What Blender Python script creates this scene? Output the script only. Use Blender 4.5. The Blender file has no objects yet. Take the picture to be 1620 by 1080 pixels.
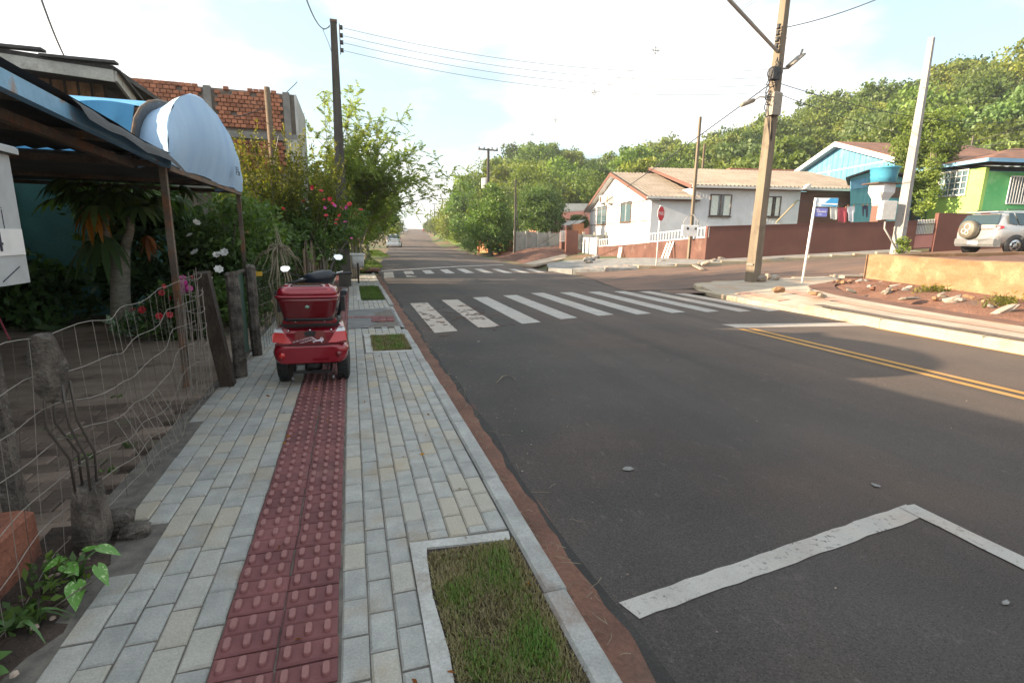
import bpy, math, random
import numpy as np
from mathutils import Vector, Matrix
random.seed(7)
RNG = np.random.default_rng(11)
SC = bpy.context.scene
COL = SC.collection

# ------------------------------------------------------------------ camera
FPX, CX, CY, CAMH = 812.0, 810.0, 540.0, 1.41
YAW, PITCH, ROLL = math.radians(17.337), math.radians(-11.6), math.radians(0.94)
_f = Vector((math.sin(YAW)*math.cos(PITCH), math.cos(YAW)*math.cos(PITCH), math.sin(PITCH)))
_r = Vector((math.cos(YAW), -math.sin(YAW), 0))
_u = _r.cross(_f)
_c, _s = math.cos(ROLL), math.sin(ROLL)
CR = _c*_r + _s*_u
CU = -_s*_r + _c*_u
CF = _f
CAMP = Vector((0, 0, CAMH))
cam_data = bpy.data.cameras.new('camera')
cam = bpy.data.objects.new('camera', cam_data)
COL.objects.link(cam)
cam_data.sensor_width = 36.0
cam_data.lens = FPX*36.0/1620.0
cam_data.clip_start = 0.05
cam_data.clip_end = 2000
M = Matrix((CR, CU, -CF)).transposed().to_4x4()
M.translation = CAMP
cam.matrix_world = M
SC.camera = cam

# ------------------------------------------------------------------ sky, sun, exposure
SUN_EL, SUN_AZ = math.radians(17.5), math.radians(-80.0)      # azimuth from +Y towards +X
world = bpy.data.worlds.new('World')
SC.world = world
world.use_nodes = True
wn, wl = world.node_tree.nodes, world.node_tree.links
wn.clear()
w_out = wn.new('ShaderNodeOutputWorld')
w_bg = wn.new('ShaderNodeBackground')
sky = wn.new('ShaderNodeTexSky')
sky.sky_type = 'NISHITA'
sky.sun_disc = False
sky.sun_elevation = SUN_EL
sky.sun_rotation = SUN_AZ
sky.altitude = 600
sky.air_density = 1.0
sky.dust_density = 2.6
sky.ozone_density = 1.2
tc = wn.new('ShaderNodeTexCoord')
mp = wn.new('ShaderNodeMapping'); mp.inputs['Scale'].default_value = (1.0, 1.0, 2.6)
mp.inputs['Location'].default_value = (0.35, 0.2, 0.1)
nz = wn.new('ShaderNodeTexNoise'); nz.inputs['Scale'].default_value = 2.3; nz.inputs['Detail'].default_value = 9
nz.inputs['Roughness'].default_value = 0.52
rp = wn.new('ShaderNodeValToRGB')
rp.color_ramp.elements[0].position = 0.43; rp.color_ramp.elements[0].color = (0, 0, 0, 1)
rp.color_ramp.elements[1].position = 0.63; rp.color_ramp.elements[1].color = (1, 1, 1, 1)
mx = wn.new('ShaderNodeMix'); mx.data_type = 'RGBA'
mx.inputs['B'].default_value = (6.2, 6.1, 6.0, 1)
hz = wn.new('ShaderNodeMix'); hz.data_type = 'RGBA'; hz.inputs['Factor'].default_value = 0.45
hz.inputs['B'].default_value = (4.5, 5.9, 6.2, 1)
wl.new(tc.outputs['Generated'], mp.inputs['Vector']); wl.new(mp.outputs[0], nz.inputs['Vector'])
wl.new(nz.outputs['Fac'], rp.inputs['Fac'])
wl.new(sky.outputs[0], hz.inputs['A'])
wl.new(hz.outputs['Result'], mx.inputs['A']); wl.new(rp.outputs['Color'], mx.inputs['Factor'])
wl.new(mx.outputs['Result'], w_bg.inputs['Color'])
w_bg.inputs['Strength'].default_value = 0.079
wl.new(w_bg.outputs[0], w_out.inputs['Surface'])

sun_data = bpy.data.lights.new('sun', 'SUN')
sun_data.energy = 5.0
sun_data.angle = math.radians(0.55)
sun_data.color = (1.0, 0.80, 0.56)
sun = bpy.data.objects.new('sun', sun_data)
COL.objects.link(sun)
to_sun = Vector((math.sin(SUN_AZ)*math.cos(SUN_EL), math.cos(SUN_AZ)*math.cos(SUN_EL), math.sin(SUN_EL)))
sun.rotation_euler = to_sun.to_track_quat('Z', 'Y').to_euler()
sun.location = to_sun*60

vs = SC.view_settings
vs.view_transform = 'Standard'; vs.look = 'None'; vs.exposure = 1.70; vs.gamma = 1.0
vs.use_curve_mapping = False
SC.cycles.max_bounces = 6
SC.cycles.diffuse_bounces = 3
SC.cycles.transmission_bounces = 4
SC.cycles.transparent_max_bounces = 6

# ------------------------------------------------------------------ pixel -> place
def ray(x, y):
    return CF*FPX + CR*(x-CX) - CU*(y-CY)
def G(x, y, z=0.0):
    d = ray(x, y); return CAMP + d*((z-CAMH)/d.z)
def D(x, y, depth):
    return CAMP + ray(x, y)*(depth/FPX)
def AY(x, y, Y):
    d = ray(x, y); return CAMP + d*(Y/d.y)
def AX(x, y, X):
    d = ray(x, y); return CAMP + d*(X/d.x)
def WL(x, y, p, q):
    n = Vector((q[1]-p[1], -(q[0]-p[0]), 0)); d = ray(x, y)
    return CAMP + d*(n.dot(Vector((p[0], p[1], 0))-CAMP)/n.dot(d))

# ------------------------------------------------------------------ object helpers
OFF = {}
def lab(o, label=None, cat=None, group=None, kind=None):
    if label: o['label'] = label
    if cat: o['category'] = cat
    if group: o['group'] = group
    if kind: o['kind'] = kind
    return o
def thing(name, label, cat, loc=(0, 0, 0), rz=0.0, group=None, local=False):
    o = bpy.data.objects.new(name, None); COL.objects.link(o)
    o.empty_display_size = 0.2
    o.location = loc; o.rotation_euler = (0, 0, rz)
    OFF[o.name] = Vector((0, 0, 0)) if local else Vector(loc)
    return lab(o, label, cat, group)
def link_mesh(name, me, parent=None):
    o = bpy.data.objects.new(name, me); COL.objects.link(o)
    if parent is not None:
        o.parent = parent
        OFF[o.name] = OFF.get(parent.name, Vector((0, 0, 0)))
    else:
        OFF[o.name] = Vector((0, 0, 0))
    return o
def copy_tree(o, parent=None):
    c = o.copy(); COL.objects.link(c)
    OFF[c.name] = OFF.get(o.name, Vector((0, 0, 0)))
    if parent is not None: c.parent = parent
    for ch in list(o.children): copy_tree(ch, c)
    return c
def rot_z(a): return Matrix.Rotation(a, 3, 'Z')

class MB:
    def __init__(s): s.v = []; s.f = []; s.r = []; s.sm = []
    def add(s, vs, fs, r=0.5, smooth=False):
        b = len(s.v); s.v += [tuple(p) for p in vs]
        for f in fs: s.f.append(tuple(i+b for i in f)); s.sm.append(smooth)
        s.r += [r]*len(vs); return s
    def box(s, c, size, rz=0.0, R=None, r=0.5):
        c = Vector(c); hx, hy, hz_ = size[0]/2, size[1]/2, size[2]/2
        Rm = R if R is not None else rot_z(rz)
        vs = [c + Rm @ Vector((x*hx, y*hy, z*hz_)) for z in (-1, 1) for x, y in ((-1, -1), (1, -1), (1, 1), (-1, 1))]
        return s.add(vs, [(3, 2, 1, 0), (4, 5, 6, 7), (0, 1, 5, 4), (1, 2, 6, 5), (2, 3, 7, 6), (3, 0, 4, 7)], r)
    def bbox(s, c, size, bev, rz=0.0, R=None, r=0.5):          # box with bevelled top edges
        c = Vector(c); hx, hy, hz_ = size[0]/2, size[1]/2, size[2]/2
        Rm = R if R is not None else rot_z(rz)
        rings = [(-hz_, 0), (hz_-bev, 0), (hz_, bev)]
        vs = []
        for z, i in rings:
            vs += [c + Rm @ Vector((x*(hx-i), y*(hy-i), z)) for x, y in ((-1, -1), (1, -1), (1, 1), (-1, 1))]
        fs = [(8, 9, 10, 11)]
        for k in (0, 4):
            for i in range(4): j = (i+1) % 4; fs.append((k+i, k+j, k+4+j, k+4+i))
        return s.add(vs, fs, r)
    def bar(s, p, q, w, h=None, r=0.5, up=(0, 0, 1), w2=None, h2=None):
        p, q = Vector(p), Vector(q); h = h or w; w2 = w2 or w; h2 = h2 or h
        d = (q-p).normalized(); u = Vector(up)
        if abs(d.dot(u)) > .98: u = Vector((0, 1, 0))
        a = d.cross(u).normalized(); b = a.cross(d).normalized()
        vs = [p+a*(x*w/2)+b*(y*h/2) for x, y in ((-1, -1), (1, -1), (1, 1), (-1, 1))] + [q+a*(x*w2/2)+b*(y*h2/2) for x, y in ((-1, -1), (1, -1), (1, 1), (-1, 1))]
        return s.add(vs, [(0, 1, 2, 3), (7, 6, 5, 4), (0, 4, 5, 1), (1, 5, 6, 2), (2, 6, 7, 3), (3, 7, 4, 0)], r)
    def tube(s, pts, rad, n=6, cap=True, r=0.5, closed=False):
        pts = [Vector(p) for p in pts]; m = len(pts)
        rads = rad if isinstance(rad, (list, tuple)) else [rad]*m
        t0 = (pts[1]-pts[0]).normalized()
        u = Vector((0, 0, 1)) if abs(t0.z) < .9 else Vector((1, 0, 0))
        a = t0.cross(u).normalized(); vs = []
        for i, p in enumerate(pts):
            if closed: t = pts[(i+1) % m]-pts[i-1]
            else: t = pts[min(i+1, m-1)]-pts[max(i-1, 0)]
            t = t.normalized()
            a = (a - t*a.dot(t)); a = a.normalized() if a.length > 1e-6 else t.orthogonal().normalized()
            b = t.cross(a)
            for k in range(n):
                th = 2*math.pi*k/n
                vs.append(p + (a*math.cos(th)+b*math.sin(th))*rads[i])
        fs = []
        for i in range(m if closed else m-1):
            i2 = (i+1) % m
            for k in range(n):
                k2 = (k+1) % n
                fs.append((i*n+k, i2*n+k, i2*n+k2, i*n+k2))
        s.add(vs, fs, r, smooth=n > 4)
        if cap and not closed:
            b0 = len(s.v)-len(vs)
            s.f.append(tuple(b0+k for k in range(n))); s.sm.append(False)
            s.f.append(tuple(b0+(m-1)*n+k for k in reversed(range(n)))); s.sm.append(False)
        return s
    def quad(s, a, b, c, d, r=0.5): return s.add([a, b, c, d], [(0, 1, 2, 3)], r)
    def poly(s, pts, r=0.5): return s.add(pts, [tuple(range(len(pts)))], r)
    def prism(s, pts, vec, r=0.5):
        pts = [Vector(p) for p in pts]; vec = Vector(vec); n = len(pts)
        fs = [tuple(reversed(range(n))), tuple(range(n, 2*n))]
        for i in range(n): j = (i+1) % n; fs.append((i, j, n+j, n+i))
        return s.add(pts+[p+vec for p in pts], fs, r)
    def lathe(s, prof, c, n=16, R=None, r=0.5, smooth=True):
        c = Vector(c); vs = []; Rm = R or Matrix.Identity(3); m = len(prof)
        for rad, z in prof:
            for k in range(n):
                th = 2*math.pi*k/n
                vs.append(c + Rm @ Vector((rad*math.cos(th), rad*math.sin(th), z)))
        fs = []
        for i in range(m-1):
            for k in range(n):
                k2 = (k+1) % n
                fs.append((i*n+k, i*n+k2, (i+1)*n+k2, (i+1)*n+k))
        if prof[0][0] > 1e-4: fs.append(tuple(reversed(range(n))))
        if prof[-1][0] > 1e-4: fs.append(tuple((m-1)*n+k for k in range(n)))
        return s.add(vs, fs, r, smooth)
    def loft(s, rings, r=0.5, smooth=True, cap=True):
        n = len(rings[0]); vs = [p for ring in rings for p in ring]; fs = []
        for i in range(len(rings)-1):
            for k in range(n):
                k2 = (k+1) % n
                fs.append((i*n+k, i*n+k2, (i+1)*n+k2, (i+1)*n+k))
        s.add(vs, fs, r, smooth)
        if cap:
            b0 = len(s.v)-len(vs)
            s.f.append(tuple(b0+k for k in reversed(range(n)))); s.sm.append(False)
            s.f.append(tuple(b0+(len(rings)-1)*n+k for k in range(n))); s.sm.append(False)
        return s
    def mesh(s, name, mat, off=None):
        me = bpy.data.meshes.new(name)
        vs = s.v if off is None or off.length == 0 else [(p[0]-off.x, p[1]-off.y, p[2]-off.z) for p in s.v]
        me.from_pydata(vs, [], s.f)
        me.polygons.foreach_set('use_smooth', s.sm)
        at = me.attributes.new('rnd', 'FLOAT', 'POINT'); at.data.foreach_set('value', s.r)
        if mat: me.materials.append(MAT(mat))
        me.update()
        return me
    def build(s, name, mat, parent=None, label=None, cat=None, group=None, kind=None):
        off = OFF.get(parent.name) if parent is not None else None
        return lab(link_mesh(name, s.mesh(name, mat, off), parent), label, cat, group, kind)

def rr(w, d, rad, n=4, z=0.0, cx=0.0, cy=0.0):                  # rounded rectangle ring, xy
    out = []
    for sx, sy, a0 in ((1, 1, 0), (-1, 1, 90), (-1, -1, 180), (1, -1, 270)):
        for i in range(n+1):
            a = math.radians(a0+90*i/n)
            out.append(Vector((cx+sx*(w/2-rad)+rad*math.cos(a), cy+sy*(d/2-rad)+rad*math.sin(a), z)))
    return out
def catenary(p, q, sag, n=16):
    p, q = Vector(p), Vector(q)
    return [p.lerp(q, i/n) - Vector((0, 0, sag*4*(i/n)*(1-i/n))) for i in range(n+1)]

def np_mesh(name, verts, quads, rnd, mat, nside=4):
    me = bpy.data.meshes.new(name)
    nv, nf = len(verts), len(quads)
    me.vertices.add(nv); me.vertices.foreach_set('co', np.asarray(verts, dtype=np.float32).ravel())
    me.loops.add(nf*nside); me.loops.foreach_set('vertex_index', np.asarray(quads, dtype=np.int32).ravel())
    me.polygons.add(nf)
    me.polygons.foreach_set('loop_start', np.arange(nf, dtype=np.int32)*nside)
    me.polygons.foreach_set('loop_total', np.full(nf, nside, dtype=np.int32))
    at = me.attributes.new('rnd', 'FLOAT', 'POINT'); at.data.foreach_set('value', np.asarray(rnd, dtype=np.float32))
    if mat: me.materials.append(MAT(mat))
    me.update(calc_edges=True)
    return me
def unit(a): return a/np.maximum(np.linalg.norm(a, axis=1, keepdims=True), 1e-6)
def leaf_mesh(name, c, size, mat, rng, aspect=0.45, dirs=None, droop=0.25, rnd=None, spread=1.0):
    n = len(c); d = rng.normal(size=(n, 3))
    if dirs is not None: d = dirs*spread_w(spread) + d*0.45
    d[:, 2] -= droop; d = unit(d)
    s_ = unit(np.cross(d, rng.normal(size=(n, 3))))
    L = (size*(0.7+0.6*rng.random(n)))[:, None]
    up = np.cross(s_, d)*L*0.07
    v = np.stack([c-d*L*.5, c+s_*L*aspect*.5+up+d*L*.04, c+d*L*.5, c-s_*L*aspect*.5+up+d*L*.04], axis=1).reshape(-1, 3)
    q = np.arange(n*4).reshape(n, 4)
    if rnd is None: rnd = rng.random(n)
    return np_mesh(name, v, q, np.repeat(rnd, 4), mat)
def spread_w(s): return s
def crown_points(rng, lobes, n, clumps=40, clump_r=0.22, inner=0.55):
    """leaf centres in clumps spread through ellipsoid lobes (c, r)"""
    lobes = [(np.array(c, float), np.array(r, float)) for c, r in lobes]
    wts = np.array([(r[0]*r[1]*r[2])**(2/3) for _, r in lobes]); wts /= wts.sum()
    cc, rad, shade = [], [], []
    for (c, r), w in zip(lobes, wts):
        m = max(3, int(clumps*w))
        u = unit(rng.normal(size=(m, 3)))
        k = inner + (1-inner)*rng.random((m, 1))**0.6
        cc.append(c+u*k*r); rad.append(np.repeat(r.mean()*clump_r*(0.7+0.7*rng.random(m)), 1)); shade.append(rng.random(m))
    cc = np.concatenate(cc); rad = np.concatenate(rad); shade = np.concatenate(shade)
    idx = rng.integers(0, len(cc), n)
    off = rng.normal(size=(n, 3)); off = unit(off)*(rng.random((n, 1))**0.5)
    off[:, 2] *= 0.7
    p = cc[idx] + off*rad[idx][:, None]*1.6
    rnd = np.clip(0.65*shade[idx]+0.35*rng.random(n), 0, 1)
    return p, rnd, cc

# ------------------------------------------------------------------ procedural materials
_M = {}
MDEF = {}
def MAT(name):
    if name in _M: return _M[name]
    m = bpy.data.materials.new(name); m.use_nodes = True
    _M[name] = m
    MDEF[name](m)
    return m
def nd(nt, t, **kw):
    n = nt.nodes.new(t)
    for k, v in kw.items():
        if k in n.inputs: n.inputs[k].default_value = v
        else: setattr(n, k, v)
    return n
def c4(c): return (c[0], c[1], c[2], 1)
def mixc(nt, fac, a, b, blend='MIX'):
    n = nt.nodes.new('ShaderNodeMix'); n.data_type = 'RGBA'; n.blend_type = blend
    for sock, v in (('Factor', fac), ('A', a), ('B', b)):
        if hasattr(v, 'links'): nt.links.new(v, n.inputs[sock])
        else: n.inputs[sock].default_value = v if sock == 'Factor' else c4(v)
    return n.outputs['Result']
def ramp(nt, fac, stops):
    n = nt.nodes.new('ShaderNodeValToRGB'); cr = n.color_ramp
    while len(cr.elements) < len(stops): cr.elements.new(0.5)
    for e, (p, c) in zip(cr.elements, stops):
        e.position = p; e.color = c4(c) if hasattr(c, '__len__') else (c, c, c, 1)
    nt.links.new(fac, n.inputs['Fac']); return n.outputs['Color']
def noise(nt, scale, detail=4, rough=.55, vec=None, stretch=None):
    n = nd(nt, 'ShaderNodeTexNoise', Scale=scale, Detail=detail, Roughness=rough)
    src = vec
    if src is None: src = nt.nodes.new('ShaderNodeNewGeometry').outputs['Position']
    if stretch:
        m = nt.nodes.new('ShaderNodeMapping'); m.inputs['Scale'].default_value = stretch
        nt.links.new(src, m.inputs['Vector']); src = m.outputs[0]
    nt.links.new(src, n.inputs['Vector']); return n.outputs['Fac']
def attr(nt): return nd(nt, 'ShaderNodeAttribute', attribute_name='rnd').outputs['Fac']
def bsdf(m): return m.node_tree.nodes['Principled BSDF']
def put(nt, b, sock, v):
    if hasattr(v, 'links'): nt.links.new(v, b.inputs[sock])
    elif hasattr(v, '__len__'): b.inputs[sock].default_value = c4(v)
    else: b.inputs[sock].default_value = v
def bump(nt, b, h, strength, dist=0.01):
    n = nd(nt, 'ShaderNodeBump', Strength=strength, Distance=dist)
    nt.links.new(h, n.inputs['Height']); nt.links.new(n.outputs[0], b.inputs['Normal'])
def surf(name, c1, c2, scale=3.0, rough=.85, var=0.0, fine=60.0, finev=0.18, bmp=0.3, bdist=.005, metal=0.0, spec=.5, stain=None, stain_scale=1.2, stain_pos=(.55, .7), stretch=None, coat=0.0, c3=None):
    """mottled surface: two colours in broad noise, fine speckle, optional stains and piece-to-piece tint"""
    def f(m):
        nt = m.node_tree; b = bsdf(m)
        col = ramp(nt, noise(nt, scale, 5, stretch=stretch), [(.36, c1), (.64, c2)])
        if c3 is not None: col = mixc(nt, ramp(nt, attr(nt), [(.62, 0), (1.0, .75)]), col, c3)
        if stain is not None:
            col = mixc(nt, ramp(nt, noise(nt, stain_scale, 6, .6), [(stain_pos[0], 0), (stain_pos[1], 1)]), col, stain)
        fn = noise(nt, fine, 3, .7)
        if finev: col = mixc(nt, 1.0, col, ramp(nt, fn, [(.3, 1-finev), (.7, 1+finev*.6)]), 'MULTIPLY')
        if var:
            a = attr(nt)
            col = mixc(nt, 1.0, col, ramp(nt, a, [(0, 1-var), (1, 1+var*.7)]), 'MULTIPLY')
        put(nt, b, 'Base Color', col); b.inputs['Roughness'].default_value = rough
        b.inputs['Metallic'].default_value = metal
        b.inputs['Specular IOR Level'].default_value = spec
        if coat: b.inputs['Coat Weight'].default_value = coat; b.inputs['Coat Roughness'].default_value = .06
        if bmp: bump(nt, b, fn, bmp, bdist)
    MDEF[name] = f
def plain(name, c, rough=.5, metal=0.0, coat=0.0, emit=None, spec=.5, alpha=None):
    def f(m):
        nt = m.node_tree; b = bsdf(m)
        col = ramp(nt, noise(nt, 9, 4), [(.3, [x*.86 for x in c]), (.7, [min(1, x*1.06) for x in c])])
        put(nt, b, 'Base Color', col)
        b.inputs['Roughness'].default_value = rough; b.inputs['Metallic'].default_value = metal
        b.inputs['Specular IOR Level'].default_value = spec
        if coat: b.inputs['Coat Weight'].default_value = coat; b.inputs['Coat Roughness'].default_value = .05
    MDEF[name] = f
def leafmat(name, stops, trans=.32, rough=.5, hue=None):
    def f(m):
        nt = m.node_tree; b = bsdf(m)
        col = ramp(nt, attr(nt), stops)
        big = ramp(nt, noise(nt, .5, 2), [(.35, .8), (.65, 1.15)])
        col = mixc(nt, 1.0, col, big, 'MULTIPLY')
        if hue:
            oi = nt.nodes.new('ShaderNodeObjectInfo').outputs['Random']
            col = mixc(nt, 1.0, col, ramp(nt, oi, hue), 'MULTIPLY')
        put(nt, b, 'Base Color', col); b.inputs['Roughness'].default_value = rough
        b.inputs['Specular IOR Level'].default_value = .35
        tr = nt.nodes.new('ShaderNodeBsdfTranslucent')
        nt.links.new(mixc(nt, 1.0, col, (1.5, 1.5, .55), 'MULTIPLY'), tr.inputs['Color'])
        ms = nt.nodes.new('ShaderNodeMixShader'); ms.inputs[0].default_value = trans
        nt.links.new(b.outputs[0], ms.inputs[1]); nt.links.new(tr.outputs[0], ms.inputs[2])
        nt.links.new(ms.outputs[0], nt.nodes['Material Output'].inputs['Surface'])
    MDEF[name] = f
def glassmat(name, c, rough=.04):
    def f(m):
        nt = m.node_tree; b = bsdf(m)
        b.inputs['Base Color'].default_value = c4(c); b.inputs['Roughness'].default_value = rough
        b.inputs['Specular IOR Level'].default_value = .9; b.inputs['Coat Weight'].default_value = .6
        n = noise(nt, 1.3, 2); bump(nt, b, n, .06, .05)
    MDEF[name] = f
# ------------------------------------------------------------------ material library
surf('paver', (.295, .295, .28), (.37, .365, .345), 9, .86, var=.13, fine=120, finev=.2, bmp=.35, bdist=.003, stain=(.33, .265, .185), stain_scale=2.6, stain_pos=(.52, .74), c3=(.34, .30, .235))
surf('paver_joint', (.10, .09, .08), (.17, .15, .13), 12, .95, fine=120)
surf('tactile', (.15, .052, .054), (.21, .075, .075), 4, .8, var=.22, fine=140, finev=.16, bmp=.4, bdist=.003, stain=(.20, .11, .10), stain_scale=2.2, stain_pos=(.6, .8), c3=(.235, .115, .108))
surf('kerb', (.25, .25, .24), (.36, .355, .34), 5, .9, fine=90, finev=.22, bmp=.5, stain=(.20, .14, .11), stain_scale=2.0, var=.08)
surf('mortar', (.36, .35, .33), (.47, .46, .44), 7, .9, fine=80, finev=.2, bmp=.6, bdist=.008, stain=(.28, .24, .2), stain_scale=3)
surf('asphalt_patch', (.12, .12, .125), (.18, .18, .18), 4, .9, fine=120, finev=.2)
surf('red_dirt', (.115, .055, .04), (.19, .092, .062), 2.2, .95, fine=45, finev=.25, bmp=.6, bdist=.02, stain=(.11, .065, .05), stain_scale=3.5, stain_pos=(.55, .75))
surf('ground', (.15, .085, .055), (.22, .12, .075), .6, .95, fine=20, finev=.25, bmp=.5, bdist=.02, stain=(.07, .10, .03), stain_scale=.22, stain_pos=(.45, .58))
surf('rubble_earth', (.17, .075, .045), (.26, .125, .08), 2.5, .95, fine=22, finev=.35, bmp=1.0, bdist=.04, stain=(.13, .10, .09), stain_scale=3, stain_pos=(.55, .7))
surf('bank', (.085, .04, .03), (.15, .068, .048), 1.5, .95, fine=14, finev=.3, bmp=.9, bdist=.05, stain=(.18, .11, .06), stain_scale=1.1, stain_pos=(.58, .75))
surf('hillside', (.045, .075, .022), (.10, .14, .045), .12, .95, fine=3, finev=.35, bmp=.6, bdist=.3, stain=(.16, .17, .07), stain_scale=.06, stain_pos=(.56, .66))
surf('soil', (.035, .025, .02), (.075, .05, .038), 8, .95, fine=60, finev=.35, bmp=.9, bdist=.02)
surf('earthwall', (.24, .13, .065), (.32, .19, .105), 1.4, .92, fine=26, finev=.2, bmp=.6, bdist=.02, stain=(.40, .27, .15), stain_scale=2.3, stain_pos=(.54, .72), stretch=(1, 1, 2.6))
surf('sidewalk_right', (.37, .30, .23), (.46, .39, .31), 1.6, .9, fine=50, finev=.2, bmp=.4, stain=(.42, .27, .18), stain_scale=1.1)
surf('sidewalk_red', (.40, .22, .16), (.50, .31, .23), 2, .9, fine=50, finev=.2)
surf('kerb_right', (.40, .325, .23), (.48, .40, .29), 2, .88, fine=60, finev=.18, bmp=.4, stain=(.40, .27, .17), stain_scale=1.6)
surf('yard_concrete', (.23, .17, .13), (.32, .25, .20), 1.7, .9, fine=40, finev=.2, stain=(.12, .085, .065), stain_scale=2.5, stretch=(1, 2.2, 1))
surf('yard_block', (.12, .085, .068), (.20, .145, .115), 3, .92, fine=70, finev=.25, var=.3, stain=(.10, .11, .06), stain_scale=4, stain_pos=(.6, .75))
surf('rubble', (.27, .215, .165), (.42, .36, .30), 3, .9, fine=40, finev=.25, var=.35, bmp=.6)
surf('pebble', (.22, .17, .14), (.34, .27, .22), 6, .9, fine=60, var=.5)
leafmat('grassmat', [(0, (.17, .14, .085)), (.38, (.34, .29, .17)), (.62, (.19, .22, .075)), (1, (.13, .26, .055))], .2)
leafmat('grass_far', [(0, (.10, .13, .03)), (1, (.11, .22, .04))], .2)

def asphalt_mat(m):
    nt = m.node_tree; b = bsdf(m)
    col = ramp(nt, noise(nt, .55, 5), [(.35, (.050, .044, .042)), (.65, (.076, .066, .062))])
    # reddish dust tracked in from the gutters and the dirt side street
    col = mixc(nt, ramp(nt, noise(nt, .35, 6, .6), [(.46, 0), (.72, .75)]), col, (.115, .075, .058))
    # side-street dust on far lane and crossing; also paints sunlit brightness into the asphalt
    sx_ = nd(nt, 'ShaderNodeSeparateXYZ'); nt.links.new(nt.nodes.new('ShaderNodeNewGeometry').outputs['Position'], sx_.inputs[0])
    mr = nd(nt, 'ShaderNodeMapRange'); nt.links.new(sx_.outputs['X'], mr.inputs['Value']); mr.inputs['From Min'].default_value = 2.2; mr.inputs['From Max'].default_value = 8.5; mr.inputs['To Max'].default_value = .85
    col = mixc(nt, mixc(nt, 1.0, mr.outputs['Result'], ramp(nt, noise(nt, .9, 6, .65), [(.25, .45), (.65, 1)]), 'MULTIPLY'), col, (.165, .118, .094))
    # tyre-polished tracks and older dull patches
    col = mixc(nt, ramp(nt, noise(nt, 1.0, 4, .5, stretch=(1.3, .09, 1)), [(.50, 0), (.68, .45)]), col, (.036, .034, .034))
    col = mixc(nt, ramp(nt, noise(nt, 5.5, 6, .75), [(.60, 0), (.68, .5)]), col, (.12, .10, .09))
    sp = noise(nt, 130, 3, .85)
    col = mixc(nt, ramp(nt, sp, [(.58, 0), (.70, .8)]), col, (.16, .145, .135))
    col = mixc(nt, ramp(nt, noise(nt, 75, 2, .8), [(.30, .7), (.40, 0)]), col, (.02, .018, .018))
    col = mixc(nt, ramp(nt, noise(nt, 17, 5, .8, stretch=(1, .5, 1)), [(.60, 0), (.70, .55)]), col, (.15, .13, .12))
    col = mixc(nt, ramp(nt, noise(nt, 42, 3, .8), [(.68, 0), (.74, .8)]), col, (.025, .022, .02))
    sp2 = noise(nt, 120, 2, .7)
    col = mixc(nt, 1.0, col, ramp(nt, sp2, [(.3, .62), (.7, 1.25)]), 'MULTIPLY')
    put(nt, b, 'Base Color', col); b.inputs['Roughness'].default_value = .86
    b.inputs['Specular IOR Level'].default_value = .32
    bump(nt, b, sp2, .8, .006)
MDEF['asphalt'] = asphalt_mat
def dirtroad_mat(m):
    nt = m.node_tree; b = bsdf(m)
    col = ramp(nt, noise(nt, .8, 5, stretch=(.35, 1.6, 1)), [(.32, (.10, .07, .06)), (.66, (.20, .115, .078))])
    sp = noise(nt, 70, 3, .7)
    col = mixc(nt, 1.0, col, ramp(nt, sp, [(.3, .75), (.7, 1.2)]), 'MULTIPLY')
    put(nt, b, 'Base Color', col); b.inputs['Roughness'].default_value = .93
    bump(nt, b, sp, .5, .008)
MDEF['dirtroad'] = dirtroad_mat
def paint_mat(c, wear):
    def f(m):
        nt = m.node_tree; b = bsdf(m)
        w = mixc(nt, 1.0, ramp(nt, noise(nt, 26, 6, .75), [(.56, 0), (.64, 1)]), ramp(nt, noise(nt, 1.7, 3), [(.40, .25*wear), (.66, wear)]), 'MULTIPLY')
        base = ramp(nt, noise(nt, 5, 5), [(.35, c), (.7, [x*.82 for x in c])])
        base = mixc(nt, ramp(nt, noise(nt, 1.6, 4), [(.5, 0), (.75, .45)]), base, (.38, .26, .2))
        fine_ = ramp(nt, noise(nt, 180, 2, .8), [(.3, .82), (.6, 1.05)])
        base = mixc(nt, 1.0, base, fine_, 'MULTIPLY')
        col = mixc(nt, w, base, (.085, .072, .066))
        put(nt, b, 'Base Color', col); b.inputs['Roughness'].default_value = .8
    return f
MDEF['paint_white'] = paint_mat((.42, .395, .365), 1.1)
MDEF['paint_dirty'] = paint_mat((.45, .39, .34), 1.35)
MDEF['paint_yellow'] = paint_mat((.48, .25, .06), .8)

# ------------------------------------------------------------------ terrain
def lerp_tab(x, tab):
    if x <= tab[0][0]: return tab[0][1]
    for (a, va), (b, vb) in zip(tab, tab[1:]):
        if x <= b: return va+(vb-va)*(x-a)/(b-a)
    return tab[-1][1]
ROAD_Z = -0.08
CENTRE = [(-40, 4.9), (14, 4.9), (23, 4.6), (32, 5.2), (41, 5.9), (52, 6.9), (61, 7.5), (142, 17.3), (253, 29.2), (420, 48)]
HALF = [(-40, 4.05), (13, 4.05), (16, 3.9), (24, 3.55), (32, 3.4), (420, 3.4)]
PROF = [(-40, -.08), (55, -.08), (90, .12), (142, .75), (200, 2.2), (253, 3.9), (290, 4.3), (340, 3.2), (420, -2)]
def edge_r(Y): return lerp_tab(Y, CENTRE)+lerp_tab(Y, HALF)
def edge_l(Y): return lerp_tab(Y, CENTRE)-lerp_tab(Y, HALF)
HTOP = [(-90, 0), (8.6, 0), (11.5, 2.5), (14, 6), (18.7, 12), (22.5, 13.5), (26, 10), (30.5, 11), (36.9, 13.4), (43, 15.8), (48.4, 18.3), (53.3, 20.5), (56, 22), (62.3, 22.5), (75, 25), (120, 18), (180, 0)]
def sstep(t): t = max(0, min(1, t)); return t*t*(3-2*t)
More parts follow.
